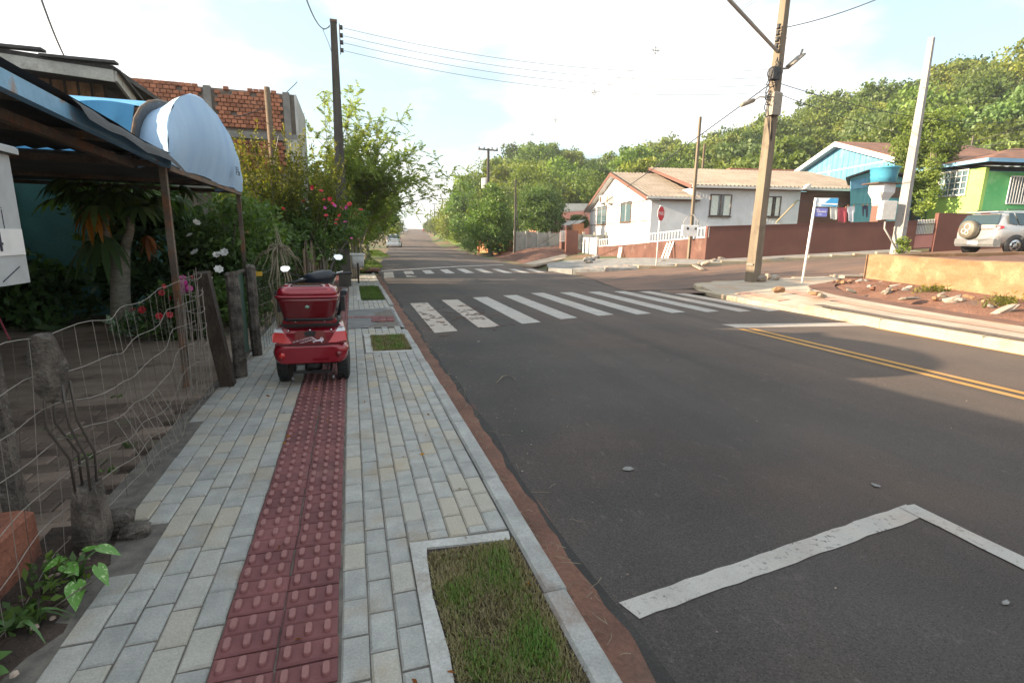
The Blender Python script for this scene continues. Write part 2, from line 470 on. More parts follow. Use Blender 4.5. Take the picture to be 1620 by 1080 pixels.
def hill(X, Y):
    d = math.hypot(X, Y); az = math.degrees(math.atan2(X, Y))
    return lerp_tab(az, HTOP)*sstep((d-46)/80)
def zg(X, Y):
    base = lerp_tab(Y, PROF)
    e = edge_r(Y)
    r = 0.07*max(0, X-e-.85)
    if r > 1.5: r = 1.5+(r-1.5)*.3
    if X < 1: base = max(base, -.08)
    return base + min(r, 4) + hill(X, Y)

def grid(name, xs, ys, zf, mat, dz=0.0, **kw):
    b = MB(); n = len(xs)
    vs = [(x, y, zf(x, y)+dz) for y in ys for x in xs]
    fs = [(j*n+i, j*n+i+1, (j+1)*n+i+1, (j+1)*n+i) for j in range(len(ys)-1) for i in range(n-1)]
    b.add(vs, fs, smooth=True)
    return b.build(name, mat, **kw)
xs = [-600, -300, -150, -80, -50, -30, -20, -12, -8, -4, -2, 0, 2, 4, 6, 8, 9, 10, 11, 12, 14, 16, 18, 20, 22, 24, 27, 30, 34, 38, 42, 47, 52, 58, 65, 72, 80, 88, 96, 105, 115, 125, 140, 160, 190, 240, 320, 450, 600]
ys = [-300, -120, -60, -30, -15, -8, -4, 0, 4, 8, 10, 12, 14, 16, 18, 20, 22, 24, 26, 28, 31, 34, 38, 42, 46, 50, 55, 60, 66, 72, 80, 88, 96, 104, 112, 120, 130, 140, 155, 170, 190, 215, 250, 285, 340, 420, 520, 700]
grid('ground', xs, ys, lambda x, y: zg(x, y)-(.10 if y < 400 else .3), 'ground', kind='structure')
# wooded hillside: a finer sheet that lies on the ground where the hill rises
hx = [a for a in range(8, 150, 4)]; hy = [a for a in range(6, 150, 4)]
def hz_f(x, y):
    h = hill(x, y)
    return zg(x, y) + (0.02 if h > .35 else -.6) + .25*math.sin(x*.31)*math.sin(y*.23)*(1 if h > 1 else 0)
grid('hill', hx, hy, hz_f, 'hillside', kind='structure')

# main street: one sheet that follows the street
RY = [-14, -6, -2, 0, 2, 4, 6, 8, 10, 12, 14, 16, 18, 20, 22, 24, 27, 30, 34, 38, 43, 48, 54, 61, 70, 80, 92, 105, 120, 142, 165, 190, 220, 253, 285, 320]
b = MB(); n = 9
vs = []
for y in RY:
    l, r_ = edge_l(y), edge_r(y)
    if y < 15: l = .90
    for i in range(n):
        x = l+(r_-l)*i/(n-1)
        if i == 0: x += .02*math.sin(y*1.7)+.012*math.sin(y*4.1)
        crown = .03*(1-abs(i/(n-1)*2-1))
        vs.append((x, y, lerp_tab(y, PROF)+crown*(.3 if y < 20 else 1)))
b.add(vs, [(j*n+i, j*n+i+1, (j+1)*n+i+1, (j+1)*n+i) for j in range(len(RY)-1) for i in range(n-1)], smooth=True)
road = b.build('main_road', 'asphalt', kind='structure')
def road_z(x, y):
    l, r_ = (.90 if y < 15 else edge_l(y)), edge_r(y)
    t = (x-l)/(r_-l)
    return lerp_tab(y, PROF)+max(0, .03*(1-abs(t*2-1)))*(.3 if y < 20 else 1)

# side street climbing to the right
SU = Vector((.974, -.225, 0)); SN = Vector((.225, .974, 0))
def side_pt(t, w):           # t along street from (8.6,16.6), w across
    return Vector((8.6, 17.0, 0)) + SU*t + SN*w
b = MB(); ts = [-.3, .6, 1.5, 2.5, 4, 6, 8, 10, 13, 16, 20, 25, 30, 38]; ws = [-2.9, -1.9, -1.0, 0, 1.0, 1.9, 2.9]
vs = []
for t in ts:
    for w in ws:
        ww = w*(1.0+(.42 if w < 0 else .12)*max(0, 1-t/4))
        p = side_pt(t, ww); p.z = max(zg(p.x, p.y), ROAD_Z)+.016; vs.append(p)
b.add(vs, [(j*7+i, (j+1)*7+i, (j+1)*7+i+1, j*7+i+1) for j in range(len(ts)-1) for i in range(6)], smooth=True)
side_road = b.build('side_road', 'dirtroad', kind='structure')

surf('asphalt_edge', (.030, .027, .026), (.044, .040, .038), 3, .95, fine=110, finev=.4, bmp=.8, bdist=.006)
b = MB(); ey = np.arange(-2, 14.6, .2); vs = []
for y in ey:
    w_ = .085+.012*math.sin(y*2.3)+.01*math.sin(y*5.1+1); x0_ = .895+.02*math.sin(y*1.7)+.012*math.sin(y*4.1)
    vs += [(x0_, y, road_z(x0_, y)+.004), (x0_+w_, y, road_z(x0_+w_, y)+.004)]
b.add(vs, [(2*i, 2*i+1, 2*i+3, 2*i+2) for i in range(len(ey)-1)], smooth=True); b.build('fresh_asphalt_edge', 'asphalt_edge', road)
# ------------------------------------------------------------------ painted markings (parts of the road)
def mark(pts, mat, dz=.004, name='road_marking', sub=1):
    pts = [Vector((p[0], p[1], 0)) for p in pts]
    b = MB(); a, b_, c, d = pts
    N = max(6, min(60, int((d-a).length/.09)))
    e0 = (b_-a).normalized()
    L = [a.lerp(d, i/N)+e0*random.gauss(0, .0028) for i in range(N+1)]
    R_ = [b_.lerp(c, i/N)+e0*random.gauss(0, .0028) for i in range(N+1)]
    M_ = [l.lerp(r_, .5) for l, r_ in zip(L, R_)]
    vs = [(p.x, p.y, road_z(p.x, p.y)+dz) for row in zip(L, M_, R_) for p in row]
    b.add(vs, [(3*i+k, 3*i+k+1, 3*i+k+4, 3*i+k+3) for i in range(N) for k in (0, 1)])
    return b.build(name, mat, road)
cx0 = [1.18, 1.95, 2.77, 3.62, 4.5, 5.34, 6.18, 7.0, 7.75, 8.48]
cy0 = [7.84, 8.11, 8.35, 8.67, 8.89, 8.9, 8.95, 8.93, 8.84, 8.8]
cy1 = [11.41, 11.85, 12.22, 12.5, 12.88, 12.9, 12.94, 12.98, 12.88, 12.93]
for i, (x, y0, y1) in enumerate(zip(cx0, cy0, cy1)):
    mark([(x, y0-.04), (x+.38, y0+.05), (x+.38+(.02 if i < 9 else 0), y1+.03), (x+.01, y1-.02)], 'paint_dirty' if i in (0, 1, 8, 9) else 'paint_white', name='crosswalk_stripe')
for k in range(9):
    x = 1.05+k*.80
    y0 = 18.3+.25*k; y1 = 21.0+.38*min(k, 4)
    mark([(x, y0), (x+.36, y0+.08), (x+.36+.15, y1+.1), (x+.15, y1)], 'paint_white' if k > 1 else 'paint_dirty', name='crosswalk_stripe')
mark([(1.15, 21.6), (1.15, 22.0), (7.6, 26.3), (7.6, 25.9)], 'paint_white', name='stop_line')
mark([(6.27, 7.16), (6.25, 7.52), (8.93, 7.2), (8.95, 6.84)], 'paint_dirty', name='stop_line')
mark([(1.035, 1.55), (1.0, 1.655), (3.0, 1.92), (3.02, 1.80)], 'paint_white', name='parking_line')
mark([(2.93, 1.2), (3.045, 1.2), (3.045, 1.905), (2.93, 1.905)], 'paint_white', dz=.0065, name='parking_line')
mark([(2.93, -4), (3.045, -4), (3.045, 1.2), (2.93, 1.2)], 'paint_white', name='parking_line')
for x in (6.2, 6.42):
    mark([(x, -8), (x+.11, -8), (x+.11, 7.02), (x, 7.05)], 'paint_yellow', name='centre_line')
mark([(8.6, -8), (8.7, -8), (8.82, 6.6), (8.73, 6.6)], 'paint_yellow', name='edge_line')
surf('mud', (.09, .055, .042), (.15, .09, .065), 12, .95, fine=60, finev=.35)
surf('concrete_stain', (.16, .15, .145), (.26, .25, .24), 30, .9, fine=90, finev=.3)
# small paint splashes and scraps stuck to the asphalt
def blob(cx, cy, rx, ry, mat, name, z=None, a=0.0, parent=road, h=.0012):
    b = MB(); n = 11; zz = (road_z(cx, cy) if z is None else z)+.0075
    ring = []
    for k in range(n):
        th = 2*math.pi*k/n; q = .75+.4*random.random()
        u, v = rx*q*math.cos(th), ry*q*math.sin(th)
        ring.append((cx+u*math.cos(a)-v*math.sin(a), cy+u*math.sin(a)+v*math.cos(a), zz))
    b.prism(ring, (0, 0, h)); return b.build(name, mat, parent)
for px, py, rx, ry in [(993, 743, .05, .04), (1385, 770, .04, .03), (1590, 956, .04, .014), (757, 541, .05, .03)]:
    p = G(px, py, ROAD_Z); blob(p.x, p.y, rx*.8, ry*.7, 'concrete_stain', 'paint_splash', a=random.random()*3)

# dried mud smeared over the first stripes
for k in range(90):
    x = random.choice((1.4, 2.15))+random.gauss(0, .22); y = 9.3+random.gauss(0, .75)
    if x < 1.0: continue
    blob(x, y, random.uniform(.02, .09), random.uniform(.012, .035), "mud", 'mud_smear', a=random.uniform(-.5, .9), h=.0015+.0008*random.random())
# ------------------------------------------------------------------ left pavement: base, kerb, pavers, tactile strip
SY0, SY1 = .7, 19.0
KX0, KX1 = .675, .775
pave = MB().box(((-1.32+KX0)/2, (SY0+SY1)/2, -.055), (KX0+1.32, SY1-SY0, .09)).build('left_pavement', 'paver_joint', kind='structure')
def kerb_x(y): return .0 + .012*math.sin(y*.6)
y = SY0
while y < SY1:
    L = .95+.1*random.random()
    if 7.7 < y+L/2 < 10.4: z1 = -.045          # dropped for the ramp
    else: z1 = .004+.006*random.random()
    o = .012*math.sin(y*.7)
    MB().bbox(((KX0+KX1)/2+o, y+L/2, (z1-.16)/2), (.10, L-.008, z1+.16), .012, rz=random.uniform(-.006, .006), r=random.random()).build('kerb_stone', 'kerb', pave)
    y += L
# red-dirt gutter between kerb and asphalt
b = MB(); gy = np.arange(-.5, 19.5, .25)
vs = []
for y in gy:
    x1 = 1.08+.02*math.sin(y*1.7)
    for t in (0, .35, .7, 1): vs.append((.74+(x1-.74)*t, y, ROAD_Z+.022-.05*t*t+.004*math.sin(y*7+t*5)))
b.add(vs, [(j*4+i, j*4+i+1, (j+1)*4+i+1, (j+1)*4+i) for j in range(len(gy)-1) for i in range(3)], smooth=True)
b.build('gutter', 'red_dirt', kind='structure')

BEDS = [(.25, .70, .75, 2.12), (.21, .68, 6.33, 7.38), (.17, .66, 11.55, 14.55)]
RAMP = (-.10, .68, 7.95, 10.2)
def left_edge(y): return -1.02-.065*(y-1.7) if y < 5 else -1.22
def blocked(x0, x1, y0, y1):
    for bx0, bx1, by0, by1 in BEDS:
        if x1 > bx0-.045 and x0 < bx1+.06 and y1 > by0-.05 and y0 < by1+.05: return True
    ym = (y0+y1)/2
    if x0 > RAMP[0]-.02 and 8.05+.0*(x0) < ym < 10.0+.25*(x0): return True
    if x0 < -.96 and 2.38 < ym < 2.76: return True                      # broken corner by the fence post
    if (x0+x1)/2 < left_edge(ym): return True
    if ym > 14.3 and x0 < -.1 and ym < 15.2 and x1 > -.45: return True   # round the utility pole
    return False
def clip_bed(x0, x1, y0, y1):
    for bx0, bx1, by0, by1 in BEDS:
        if x1 > bx0-.045 and x0 < bx1+.06:
            if y0 < by1+.075 < y1: y0 = by1+.078
            if y0 < by0-.06 < y1: y1 = by0-.062
    return (y0, y1) if y1-y0 > .04 else None
def paver_mesh(w, l, r, name='paver', mat='paver'):
    b = MB(); b.bbox((0, 0, -.02), (w+.0005, l-.002, .04), .0075, r=r); return b.mesh(name, mat)
pcells = []
colsR = [-.095+k*.0968 for k in range(8)]
colsL = [-.505-k*.104 for k in range(8)]
for k, x0 in enumerate(colsR):
    y = SY0-.2+(.1 if k % 2 else 0)+.02*math.sin(k*3)
    while y < SY1:
        l = .197+.004*math.sin(y*5+k)
        c_ = clip_bed(x0, x0+.0968, y, y+l)
        if c_ and not blocked(x0, x0+.0968, *c_): pcells.append((x0+.0484, (c_[0]+c_[1])/2, .0915, c_[1]-c_[0]-.008))
        y += l
for k, xr in enumerate(colsL):
    y = SY0-.2+(.1 if k % 2 else 0)+.03*math.sin(k*2)
    while y < SY1:
        l = .197+.004*math.sin(y*4+k)
        if not blocked(xr-.104, xr, y, y+l): pcells.append((xr-.052, y+l/2, .0985, l-.008))
        y += l
pcells.sort(key=lambda c: c[1]**2+c[0]**2)
pm = {}
def pave_pick(w): 
    w = round(w, 4); k = (w, random.randrange(14))
    if k not in pm: pm[k] = paver_mesh(w, .19, (k[1]/13)**1.25)
    return pm[k]
vis = [c for c in pcells if c[1] > 1.15]
for x, y, w, l in vis[:300]:
    o = link_mesh('paver', pave_pick(w), pave)
    o.location = (x, y, .0+random.uniform(-.003, .0025)); o.rotation_euler = (random.uniform(-.008, .008), random.uniform(-.01, .01), random.uniform(-.012, .012))
    o.scale = (1, l/.19, 1)
b = MB()
for x, y, w, l in vis[300:]+[c for c in pcells if c[1] <= 1.15]:
    b.bbox((x, y, -.02+random.uniform(-.003, .002)), (w, l, .04), .006, rz=random.uniform(-.012, .012), r=random.random()**1.25)
b.build('paver_field', 'paver', pave, kind='stuff')
# tactile strip
def tactile_mesh(r):
    b = MB(); b.bbox((0, 0, -.02), (.196, .094, .04), .006, r=r)
    for i in range(3):
        x = -.066+i*.064
        b.add([p+Vector((x, 0, 0)) for p in rr(.030, .062, .013, 2, -.001)]+[p+Vector((x, 0, 0)) for p in rr(.021, .052, .009, 2, .013)],
              [(k, (k+1) % 12, 12+(k+1) % 12, 12+k) for k in range(12)]+[tuple(range(12, 24))], r)
        b.r[-12:] = [.98]*12
    return b.mesh('tactile_tile', 'tactile')
tm = [tactile_mesh(i/7*.55) for i in range(8)]
tcells = []
y = SY0-.1
while y < SY1:
    for x in (-.404, -.203):
        if not (14.3 < y < 15.2): tcells.append((x, y+.05))
    y += .1
for x, y in [c for c in tcells if c[1] > 1.2][:150]:
    o = link_mesh('tactile_tile', random.choice(tm), pave)
    o.location = (x+random.uniform(-.003, .003), y, .001+random.uniform(-.003, .003)); o.rotation_euler = (random.uniform(-.012, .012), random.uniform(-.012, .012), random.uniform(-.014, .014))
b = MB()
for x, y in [c for c in tcells if c[1] > 1.2][150:]:
    b.bbox((x, y, -.02), (.196, .094, .04), .006, r=random.random())
    for i in range(3): b.box((x-.066+i*.064, y, .004), (.02, .045, .008), r=random.random())
b.build('tactile_field', 'tactile', pave, kind='stuff')

# concrete margins of the grass beds, the ramp
def band(pts, name, mat, h=.035, parent=pave, z=-.03):
    return MB().prism([(p[0], p[1], z) for p in pts], (0, 0, h)).build(name, mat, parent)
band([(.185, .7), (.27, .7), (.245, 1.2), (.262, 1.5), (.25, 1.8), (.262, 2.05), (.272, 2.13), (.66, 2.09), (.672, 2.16), (.20, 2.19)], 'concrete_margin', 'mortar', .036)
band([(.12, 6.28), (.68, 6.24), (.68, 6.33), (.205, 6.36), (.205, 7.40), (.68, 7.38), (.68, 7.46), (.12, 7.5)], 'concrete_margin', 'mortar', .034)
band([(.09, 11.48), (.165, 11.5), (.165, 14.6), (.09, 14.6)], 'concrete_margin', 'mortar', .034)
rampo = MB().add([(-.10, 8.02, .004), (.68, 7.98, .004), (.78, 8.2, -.05), (.78, 10.0, -.05), (.68, 10.2, .004), (-.1, 10.0, .004), (.25, 8.6, .0), (.25, 9.6, .0)],
                 [(0, 1, 2, 6), (0, 6, 7, 5), (6, 2, 3, 7), (7, 3, 4, 5)]).build('kerb_ramp', 'asphalt_patch', pave)
for i in range(3):
    for j in range(2):
        MB().bbox((.33+i*.125+.02*j, 8.72+j*.26, .0), (.118, .25, .02), .006, rz=-.06, r=random.random()).build('warning_tile', 'tactile', pave)
b = MB()
for i in range(6): b.bbox((-.06+i*.1, 9.1, -.004), (.095, .18, .02), .006, r=random.random())
b.build('ramp_pavers', 'tactile', pave, kind='stuff')

# grass in the beds
def grass_bed(name, label, x0, x1, y0, y1, n, hgt, seed, mat='grassmat', bare=None, z=-.01):
    rng = np.random.default_rng(seed)
    p = np.stack([x0+(x1-x0)*rng.random(n), y0+(y1-y0)*rng.random(n), np.full(n, z)], 1)
    gx = np.sin(p[:, 0]*23+seed)+np.sin(p[:, 1]*17+seed*2)+np.sin(p[:, 0]*9-p[:, 1]*11)
    dry = np.clip(.44+.16*gx+.24*rng.normal(size=n), 0, 1)
    if bare is not None:
        dd = np.hypot(p[:, 0]-bare[0], p[:, 1]-bare[1]); k = np.exp(-(dd/bare[2])**2); dry = np.clip(dry*(1-k)+k*.28, 0, 1)
    edge = np.minimum.reduce([p[:, 0]-x0, x1-p[:, 0], p[:, 1]-y0, y1-p[:, 1]]); dry = np.where(edge < .05, dry*.62, dry)
    a = rng.random(n)*2*np.pi; lean = .75*rng.random(n)+.15
    h = hgt*(.45+.8*rng.random(n))*(.75+.45*dry)
    d = np.stack([np.cos(a)*lean, np.sin(a)*lean, np.ones(n)], 1); d = unit(d)
    s_ = np.stack([-np.sin(a), np.cos(a), np.zeros(n)], 1)*(.0016+.0016*rng.random(n))[:, None]
    tip = p+d*h[:, None]; mid = p+d*(h*.55)[:, None]; tip[:, 2] -= h*.25*lean
    v = np.stack([p-s_, p+s_, mid+s_*.8, tip, mid-s_*.8], 1).reshape(-1, 3)
    q = np.arange(n*5).reshape(n, 5)
    me = np_mesh(name, v, q, np.repeat(dry, 5), mat, 5)
    o = link_mesh(name, me); lab(o, label, 'grass', kind='stuff'); return o
MB().box((.47, 1.42, -.03), (.46, 1.42, .05)).build('bed_soil', 'soil', pave)
MB().box((.445, 6.85, -.03), (.48, 1.06, .05)).build('bed_soil', 'soil', pave)
MB().box((.415, 13.05, -.03), (.5, 3.1, .05)).build('bed_soil', 'soil', pave)
grass_bed('grass', 'patchy dry and green grass in the nearest kerbside bed', .265, .672, .75, 2.09, 30000, .034, 1, bare=(.335, 1.93, .075))
grass_bed('grass', 'square green grass bed beside the red scooter', .21, .675, 6.34, 7.37, 9000, .05, 2)
grass_bed('grass', 'long green grass bed past the ramp on the pavement', .17, .66, 11.52, 14.55, 9000, .06, 3, mat='grass_far')
# ------------------------------------------------------------------ materials, left side
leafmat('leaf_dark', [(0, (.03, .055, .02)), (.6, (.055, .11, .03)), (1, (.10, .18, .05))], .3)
leafmat('leaf_mid', [(0, (.04, .075, .02)), (.6, (.085, .15, .038)), (1, (.15, .23, .06))], .36)
leafmat('leaf_yellow', [(0, (.06, .08, .016)), (.5, (.14, .16, .03)), (1, (.28, .26, .05))], .45)
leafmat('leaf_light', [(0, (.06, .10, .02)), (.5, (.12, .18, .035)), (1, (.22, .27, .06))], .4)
leafmat('leaf_feather', [(0, (.10, .15, .035)), (.5, (.19, .26, .06)), (1, (.30, .36, .11))], .5)
leafmat('leaf_hill', [(0, (.06, .095, .025)), (.5, (.14, .19, .045)), (1, (.25, .29, .075))], .38, hue=[(0, (.55, .68, .75)), (.35, (.95, 1.0, .9)), (.7, (1.3, 1.15, .85)), (1, (1.05, 1.3, 1.2))])
leafmat('leaf_hill_dark', [(0, (.045, .07, .022)), (.5, (.09, .135, .038)), (1, (.16, .21, .06))], .38, hue=[(0, (.55, .68, .75)), (.35, (.95, 1.0, .9)), (.7, (1.3, 1.15, .85)), (1, (1.05, 1.3, 1.2))])
leafmat('leaf_hill_pale', [(0, (.07, .10, .035)), (.5, (.13, .18, .06)), (1, (.23, .27, .10))], .3, hue=[(0, (.55, .68, .75)), (.35, (.95, 1.0, .9)), (.7, (1.3, 1.15, .85)), (1, (1.05, 1.3, 1.2))])
leafmat('leaf_papaya', [(0, (.05, .09, .03)), (.6, (.085, .15, .05)), (1, (.14, .21, .07))], .35)
leafmat('leaf_cone', [(0, (.045, .09, .02)), (.5, (.095, .17, .035)), (1, (.17, .26, .06))], .35)
leafmat('leaf_street', [(0, (.045, .08, .02)), (.6, (.09, .15, .035)), (1, (.15, .22, .055))], .4)
leafmat('leaf_papaya_yellow', [(0, (.35, .14, .015)), (1, (.50, .25, .02))], .3)
leafmat('leaf_rust', [(0, (.16, .05, .015)), (1, (.30, .10, .02))], .3)
def caladium_mat(m):
    nt = m.node_tree; b = bsdf(m)
    col = mixc(nt, ramp(nt, noise(nt, 38, 4, .7), [(.46, 0), (.58, 1)]), (.05, .14, .03), (.42, .52, .38))
    put(nt, b, 'Base Color', col); b.inputs['Roughness'].default_value = .4
MDEF['caladium'] = caladium_mat
def caladium_g(m):
    nt = m.node_tree; b = bsdf(m)
    col = mixc(nt, ramp(nt, noise(nt, 75, 3, .7), [(.56, 0), (.68, 1)]), (.085, .21, .03), (.40, .5, .25))
    put(nt, b, 'Base Color', col); b.inputs['Roughness'].default_value = .4
MDEF['caladium_green'] = caladium_g
plain('leaf_flat', (.07, .15, .03), .5); plain('leaf_wet', (.06, .13, .03), .4)
surf('bark', (.10, .085, .065), (.20, .175, .14), 8, .92, fine=40, finev=.3, bmp=.9, bdist=.02, stretch=(1, 1, .25))
surf('bark_pale', (.21, .19, .15), (.32, .29, .24), 9, .9, fine=30, finev=.2, bmp=.8, bdist=.01, stretch=(1, 1, 4))
surf('twig', (.16, .13, .09), (.27, .23, .16), 9, .9, fine=50)
surf('pole_dark', (.055, .048, .042), (.10, .09, .078), 2.5, .9, fine=30, finev=.25, bmp=.4, stain=(.16, .14, .12), stain_scale=3, stain_pos=(.6, .8), stretch=(3, 3, .5))
surf('pole_concrete', (.155, .125, .09), (.21, .17, .125), 2, .9, fine=40, finev=.2, bmp=.4, stain=(.10, .08, .06), stain_scale=2, stain_pos=(.55, .75), stretch=(2, 2, .4))
surf('pole_grey', (.30, .29, .28), (.38, .37, .355), 2, .88, fine=40, finev=.15, stain=(.33, .31, .29), stain_scale=2.4)
surf('post_old', (.055, .045, .038), (.17, .145, .125), 11, .95, fine=60, finev=.35, bmp=1, bdist=.02, stain=(.28, .26, .23), stain_scale=13, stain_pos=(.6, .72))
surf('wood_dark', (.028, .02, .015), (.06, .042, .03), 6, .9, fine=40, finev=.3, bmp=.7, bdist=.01, stretch=(4, 4, .5))
surf('plank_orange', (.24, .125, .058), (.37, .20, .10), 3, .85, fine=30, finev=.25, var=.25, stretch=(5, 5, .5), stain=(.13, .08, .05), stain_scale=3)
surf('wood_board', (.10, .07, .045), (.19, .14, .095), 3, .92, fine=30, finev=.3, var=.35, stretch=(5, 5, .4), stain=(.23, .11, .05), stain_scale=2)
surf('fascia', (.38, .36, .32), (.52, .50, .45), 3, .85, fine=30, stain=(.20, .17, .14), stain_scale=3)
surf('roof_dark', (.05, .048, .045), (.10, .095, .09), 3, .8, fine=20, finev=.3, metal=.2)
surf('steel_rust', (.10, .075, .06), (.17, .13, .10), 3, .7, fine=40, finev=.3, stain=(.25, .10, .04), stain_scale=5, stain_pos=(.5, .7), metal=.3)
surf('steel_blue', (.15, .33, .52), (.22, .42, .60), 2, .55, fine=30, finev=.12, stain=(.30, .19, .12), stain_scale=4, stain_pos=(.6, .7))
surf('sheet_dark', (.022, .022, .024), (.05, .05, .053), 2, .75, fine=20, finev=.25, metal=.1)
def tarp(m, c1=(.08, .30, .56), c2=(.13, .38, .63), trans=.42):
    nt = m.node_tree; b = bsdf(m)
    col = ramp(nt, noise(nt, 2.5, 4, stretch=(1, 1, .4)), [(.35, c1), (.65, c2)])
    put(nt, b, 'Base Color', col); b.inputs['Roughness'].default_value = .8; b.inputs['Specular IOR Level'].default_value = .2
    bump(nt, b, noise(nt, 5, 3, stretch=(1.6, 1.6, .5)), .3, .04)
    tr = nt.nodes.new('ShaderNodeBsdfTranslucent'); nt.links.new(col, tr.inputs['Color'])
    ms = nt.nodes.new('ShaderNodeMixShader'); ms.inputs[0].default_value = trans
    nt.links.new(b.outputs[0], ms.inputs[1]); nt.links.new(tr.outputs[0], ms.inputs[2])
    nt.links.new(ms.outputs[0], nt.nodes['Material Output'].inputs['Surface'])
MDEF['tarp'] = lambda m: tarp(m, trans=0.0)
surf('tarp_lining', (.06, .06, .066), (.10, .10, .105), 2, .7, fine=20)
MDEF['tarp_pale'] = lambda m: tarp(m, (.38, .56, .80), (.46, .64, .85), trans=.12)
surf('turquoise', (.018, .085, .082), (.03, .12, .115), 2, .8, fine=25, finev=.15, var=.12)
surf('brick', (.36, .135, .075), (.46, .19, .11), 5, .9, fine=60, finev=.2, var=.3, bmp=.5, stain=(.23, .12, .08), stain_scale=2)
surf('brick_mortar', (.17, .14, .12), (.25, .21, .18), 5, .95, fine=60)
surf('concrete_raw', (.20, .19, .18), (.30, .29, .275), 3, .9, fine=40, finev=.2, stain=(.11, .105, .10), stain_scale=1.5)
surf('plaster', (.46, .46, .45), (.58, .58, .57), 2, .9, fine=40, finev=.1, stain=(.30, .29, .28), stain_scale=1)
surf('terracotta', (.20, .07, .045), (.31, .12, .075), 4, .9, fine=40, finev=.25, bmp=.7, bdist=.02, stain=(.10, .05, .04), stain_scale=5)
plain('wire', (.26, .235, .21), .6, .4)
plain('wire_dark', (.10, .085, .075), .6, .5)
plain('cable', (.035, .035, .038), .6)
plain('box_white', (.62, .63, .64), .5); plain('box_grey', (.42, .44, .455), .55)
plain('ink', (.02, .02, .05), .5)
plain('white_paint', (.74, .74, .74), .45); plain('white_dirty', (.55, .55, .54), .7)
plain('flower_white', (.80, .80, .76), .6); plain('flower_red', (.50, .02, .03), .5); plain('flower_pink', (.55, .05, .28), .5); plain('flower_orange', (.55, .10, .03), .5)
plain('green_panel', (.012, .055, .038), .6)
plain('yellow_tag', (.60, .36, .03), .5)
plain('pink_plastic', (.55, .10, .14), .45); plain('navy_plastic', (.03, .035, .12), .5)

# ------------------------------------------------------------------ plant helpers
def shrub(name, label, cat, base, lobes, n, size, mat, seed, clumps=60, clump_r=.3, inner=.4, aspect=.45, stems=6, droop=.2, stem_mat='bark', group=None, part='foliage', stem_r=.025, stem_name='stem'):
    rng = np.random.default_rng(seed)
    t = thing(name, label, cat, base, group=group)
    p, rnd, cc = crown_points(rng, lobes, n, clumps, clump_r, inner)
    keep = p[:, 2] > base[2]-.02; p, rnd = p[keep], rnd[keep]
    me = leaf_mesh(part, p-np.array(base), size, mat, rng, aspect, droop=droop, rnd=rnd)
    link_mesh(part, me, t)
    b = MB(); bz = Vector(base)
    for k in range(stems):
        c = Vector(cc[rng.integers(0, len(cc))])
        s0 = bz+Vector((rng.normal()*.05, rng.normal()*.05, -.05))
        mid = s0.lerp(c, .5)+Vector((rng.normal()*.1, rng.normal()*.1, .15))
        b.tube([s0, s0.lerp(mid, .5), mid, mid.lerp(c, .6), c], [stem_r*1.3, stem_r, stem_r*.8, stem_r*.55, stem_r*.3], 5)
    b.build(stem_name, stem_mat, t)
    return t
def petal_mesh(name, mat, r=.05, n=7):
    b = MB()
    for ring, (rad, up, k) in enumerate(((1.0, .2, n), (.65, .55, n-1), (.35, .8, 4))):
        for i in range(k):
            a = 2*math.pi*(i+.5*ring)/k; a2 = .55*math.pi/k*2
            p0 = Vector((0, 0, 0)); c_ = Vector((math.cos(a), math.sin(a), up)).normalized()*r*rad
            l = Vector((math.cos(a-a2), math.sin(a-a2), up*.8))*r*rad*.75; q = Vector((math.cos(a+a2), math.sin(a+a2), up*.8))*r*rad*.75
            b.add([p0, l, c_, q], [(0, 1, 2, 3)])
    return b.mesh(name, mat)
FL = {}
def blossoms(t, name, mat, pts, r, label=None):
    key = (mat, r)
    if key not in FL: FL[key] = petal_mesh(name, mat, r)
    for p in pts:
        o = link_mesh(name, FL[key], t)
        o.location = Vector(p)-OFF[t.name]; o.rotation_euler = (random.uniform(.3, 1.4), random.uniform(-.5, .5), random.uniform(-1, 1))
        s = random.uniform(.75, 1.25); o.scale = (s, s, s)

# ------------------------------------------------------------------ yard
MB().box((-5.2, 6.9, -.03), (7.8, 4.1, .06)).build('yard_floor', 'yard_concrete', kind='structure')
yb = MB().box((-2.9, 2.45, -.065), (3.3, 4.6, .05)).build('yard_paving', 'soil', kind='structure')
ybm = []
for i in range(8):
    ybm.append(MB().bbox((0, 0, 0), (.205, .133, .05), .008, r=i/7).mesh('paving_block', 'yard_block'))
cnt = 0
for j in range(26):
    for i in range(10):
        x = -1.42-i*.215-(.1 if j % 2 else 0); y = 1.45+j*.133+.004*math.sin(i)
        if y > 4.8: continue
        if cnt > 290: continue
        cnt += 1
        o = link_mesh('paving_block', random.choice(ybm), yb)
        o.location = (x, y, -.03+random.uniform(-.003, .003)); o.rotation_euler = (random.uniform(-.006, .006), random.uniform(-.006, .006), random.uniform(-.015, .015))
# strip of soil along the fence
b = MB(); vs = []
sy = np.arange(.6, 2.85, .12)
for y in sy:
    for t in (0, .25, .5, .75, 1):
        xe = left_edge(y)+.03 if not (2.36 < y < 2.78) else -.93
        vs.append((-1.42+(xe+1.42)*t, y, -.012+.018*random.random()+(.015 if t < .6 else -.012)))
b.add(vs, [(j*5+i, j*5+i+1, (j+1)*5+i+1, (j+1)*5+i) for j in range(len(sy)-1) for i in range(4)], smooth=True)
b.build('flower_strip', 'soil', kind='structure')
rng = np.random.default_rng(5)
for k in range(26):
    p = (random.uniform(-1.32, -1.08), random.uniform(1.4, 2.75), .012)
    s = random.uniform(.008, .022)
    b = MB(); b.lathe([(.001, -.5*s), (s*.9, -.1*s), (s*.7, .5*s), (.001, .75*s)], p, 6, r=random.random(), smooth=False)
    b.build('soil_clod', 'pebble', bpy.data.objects['flower_strip'])

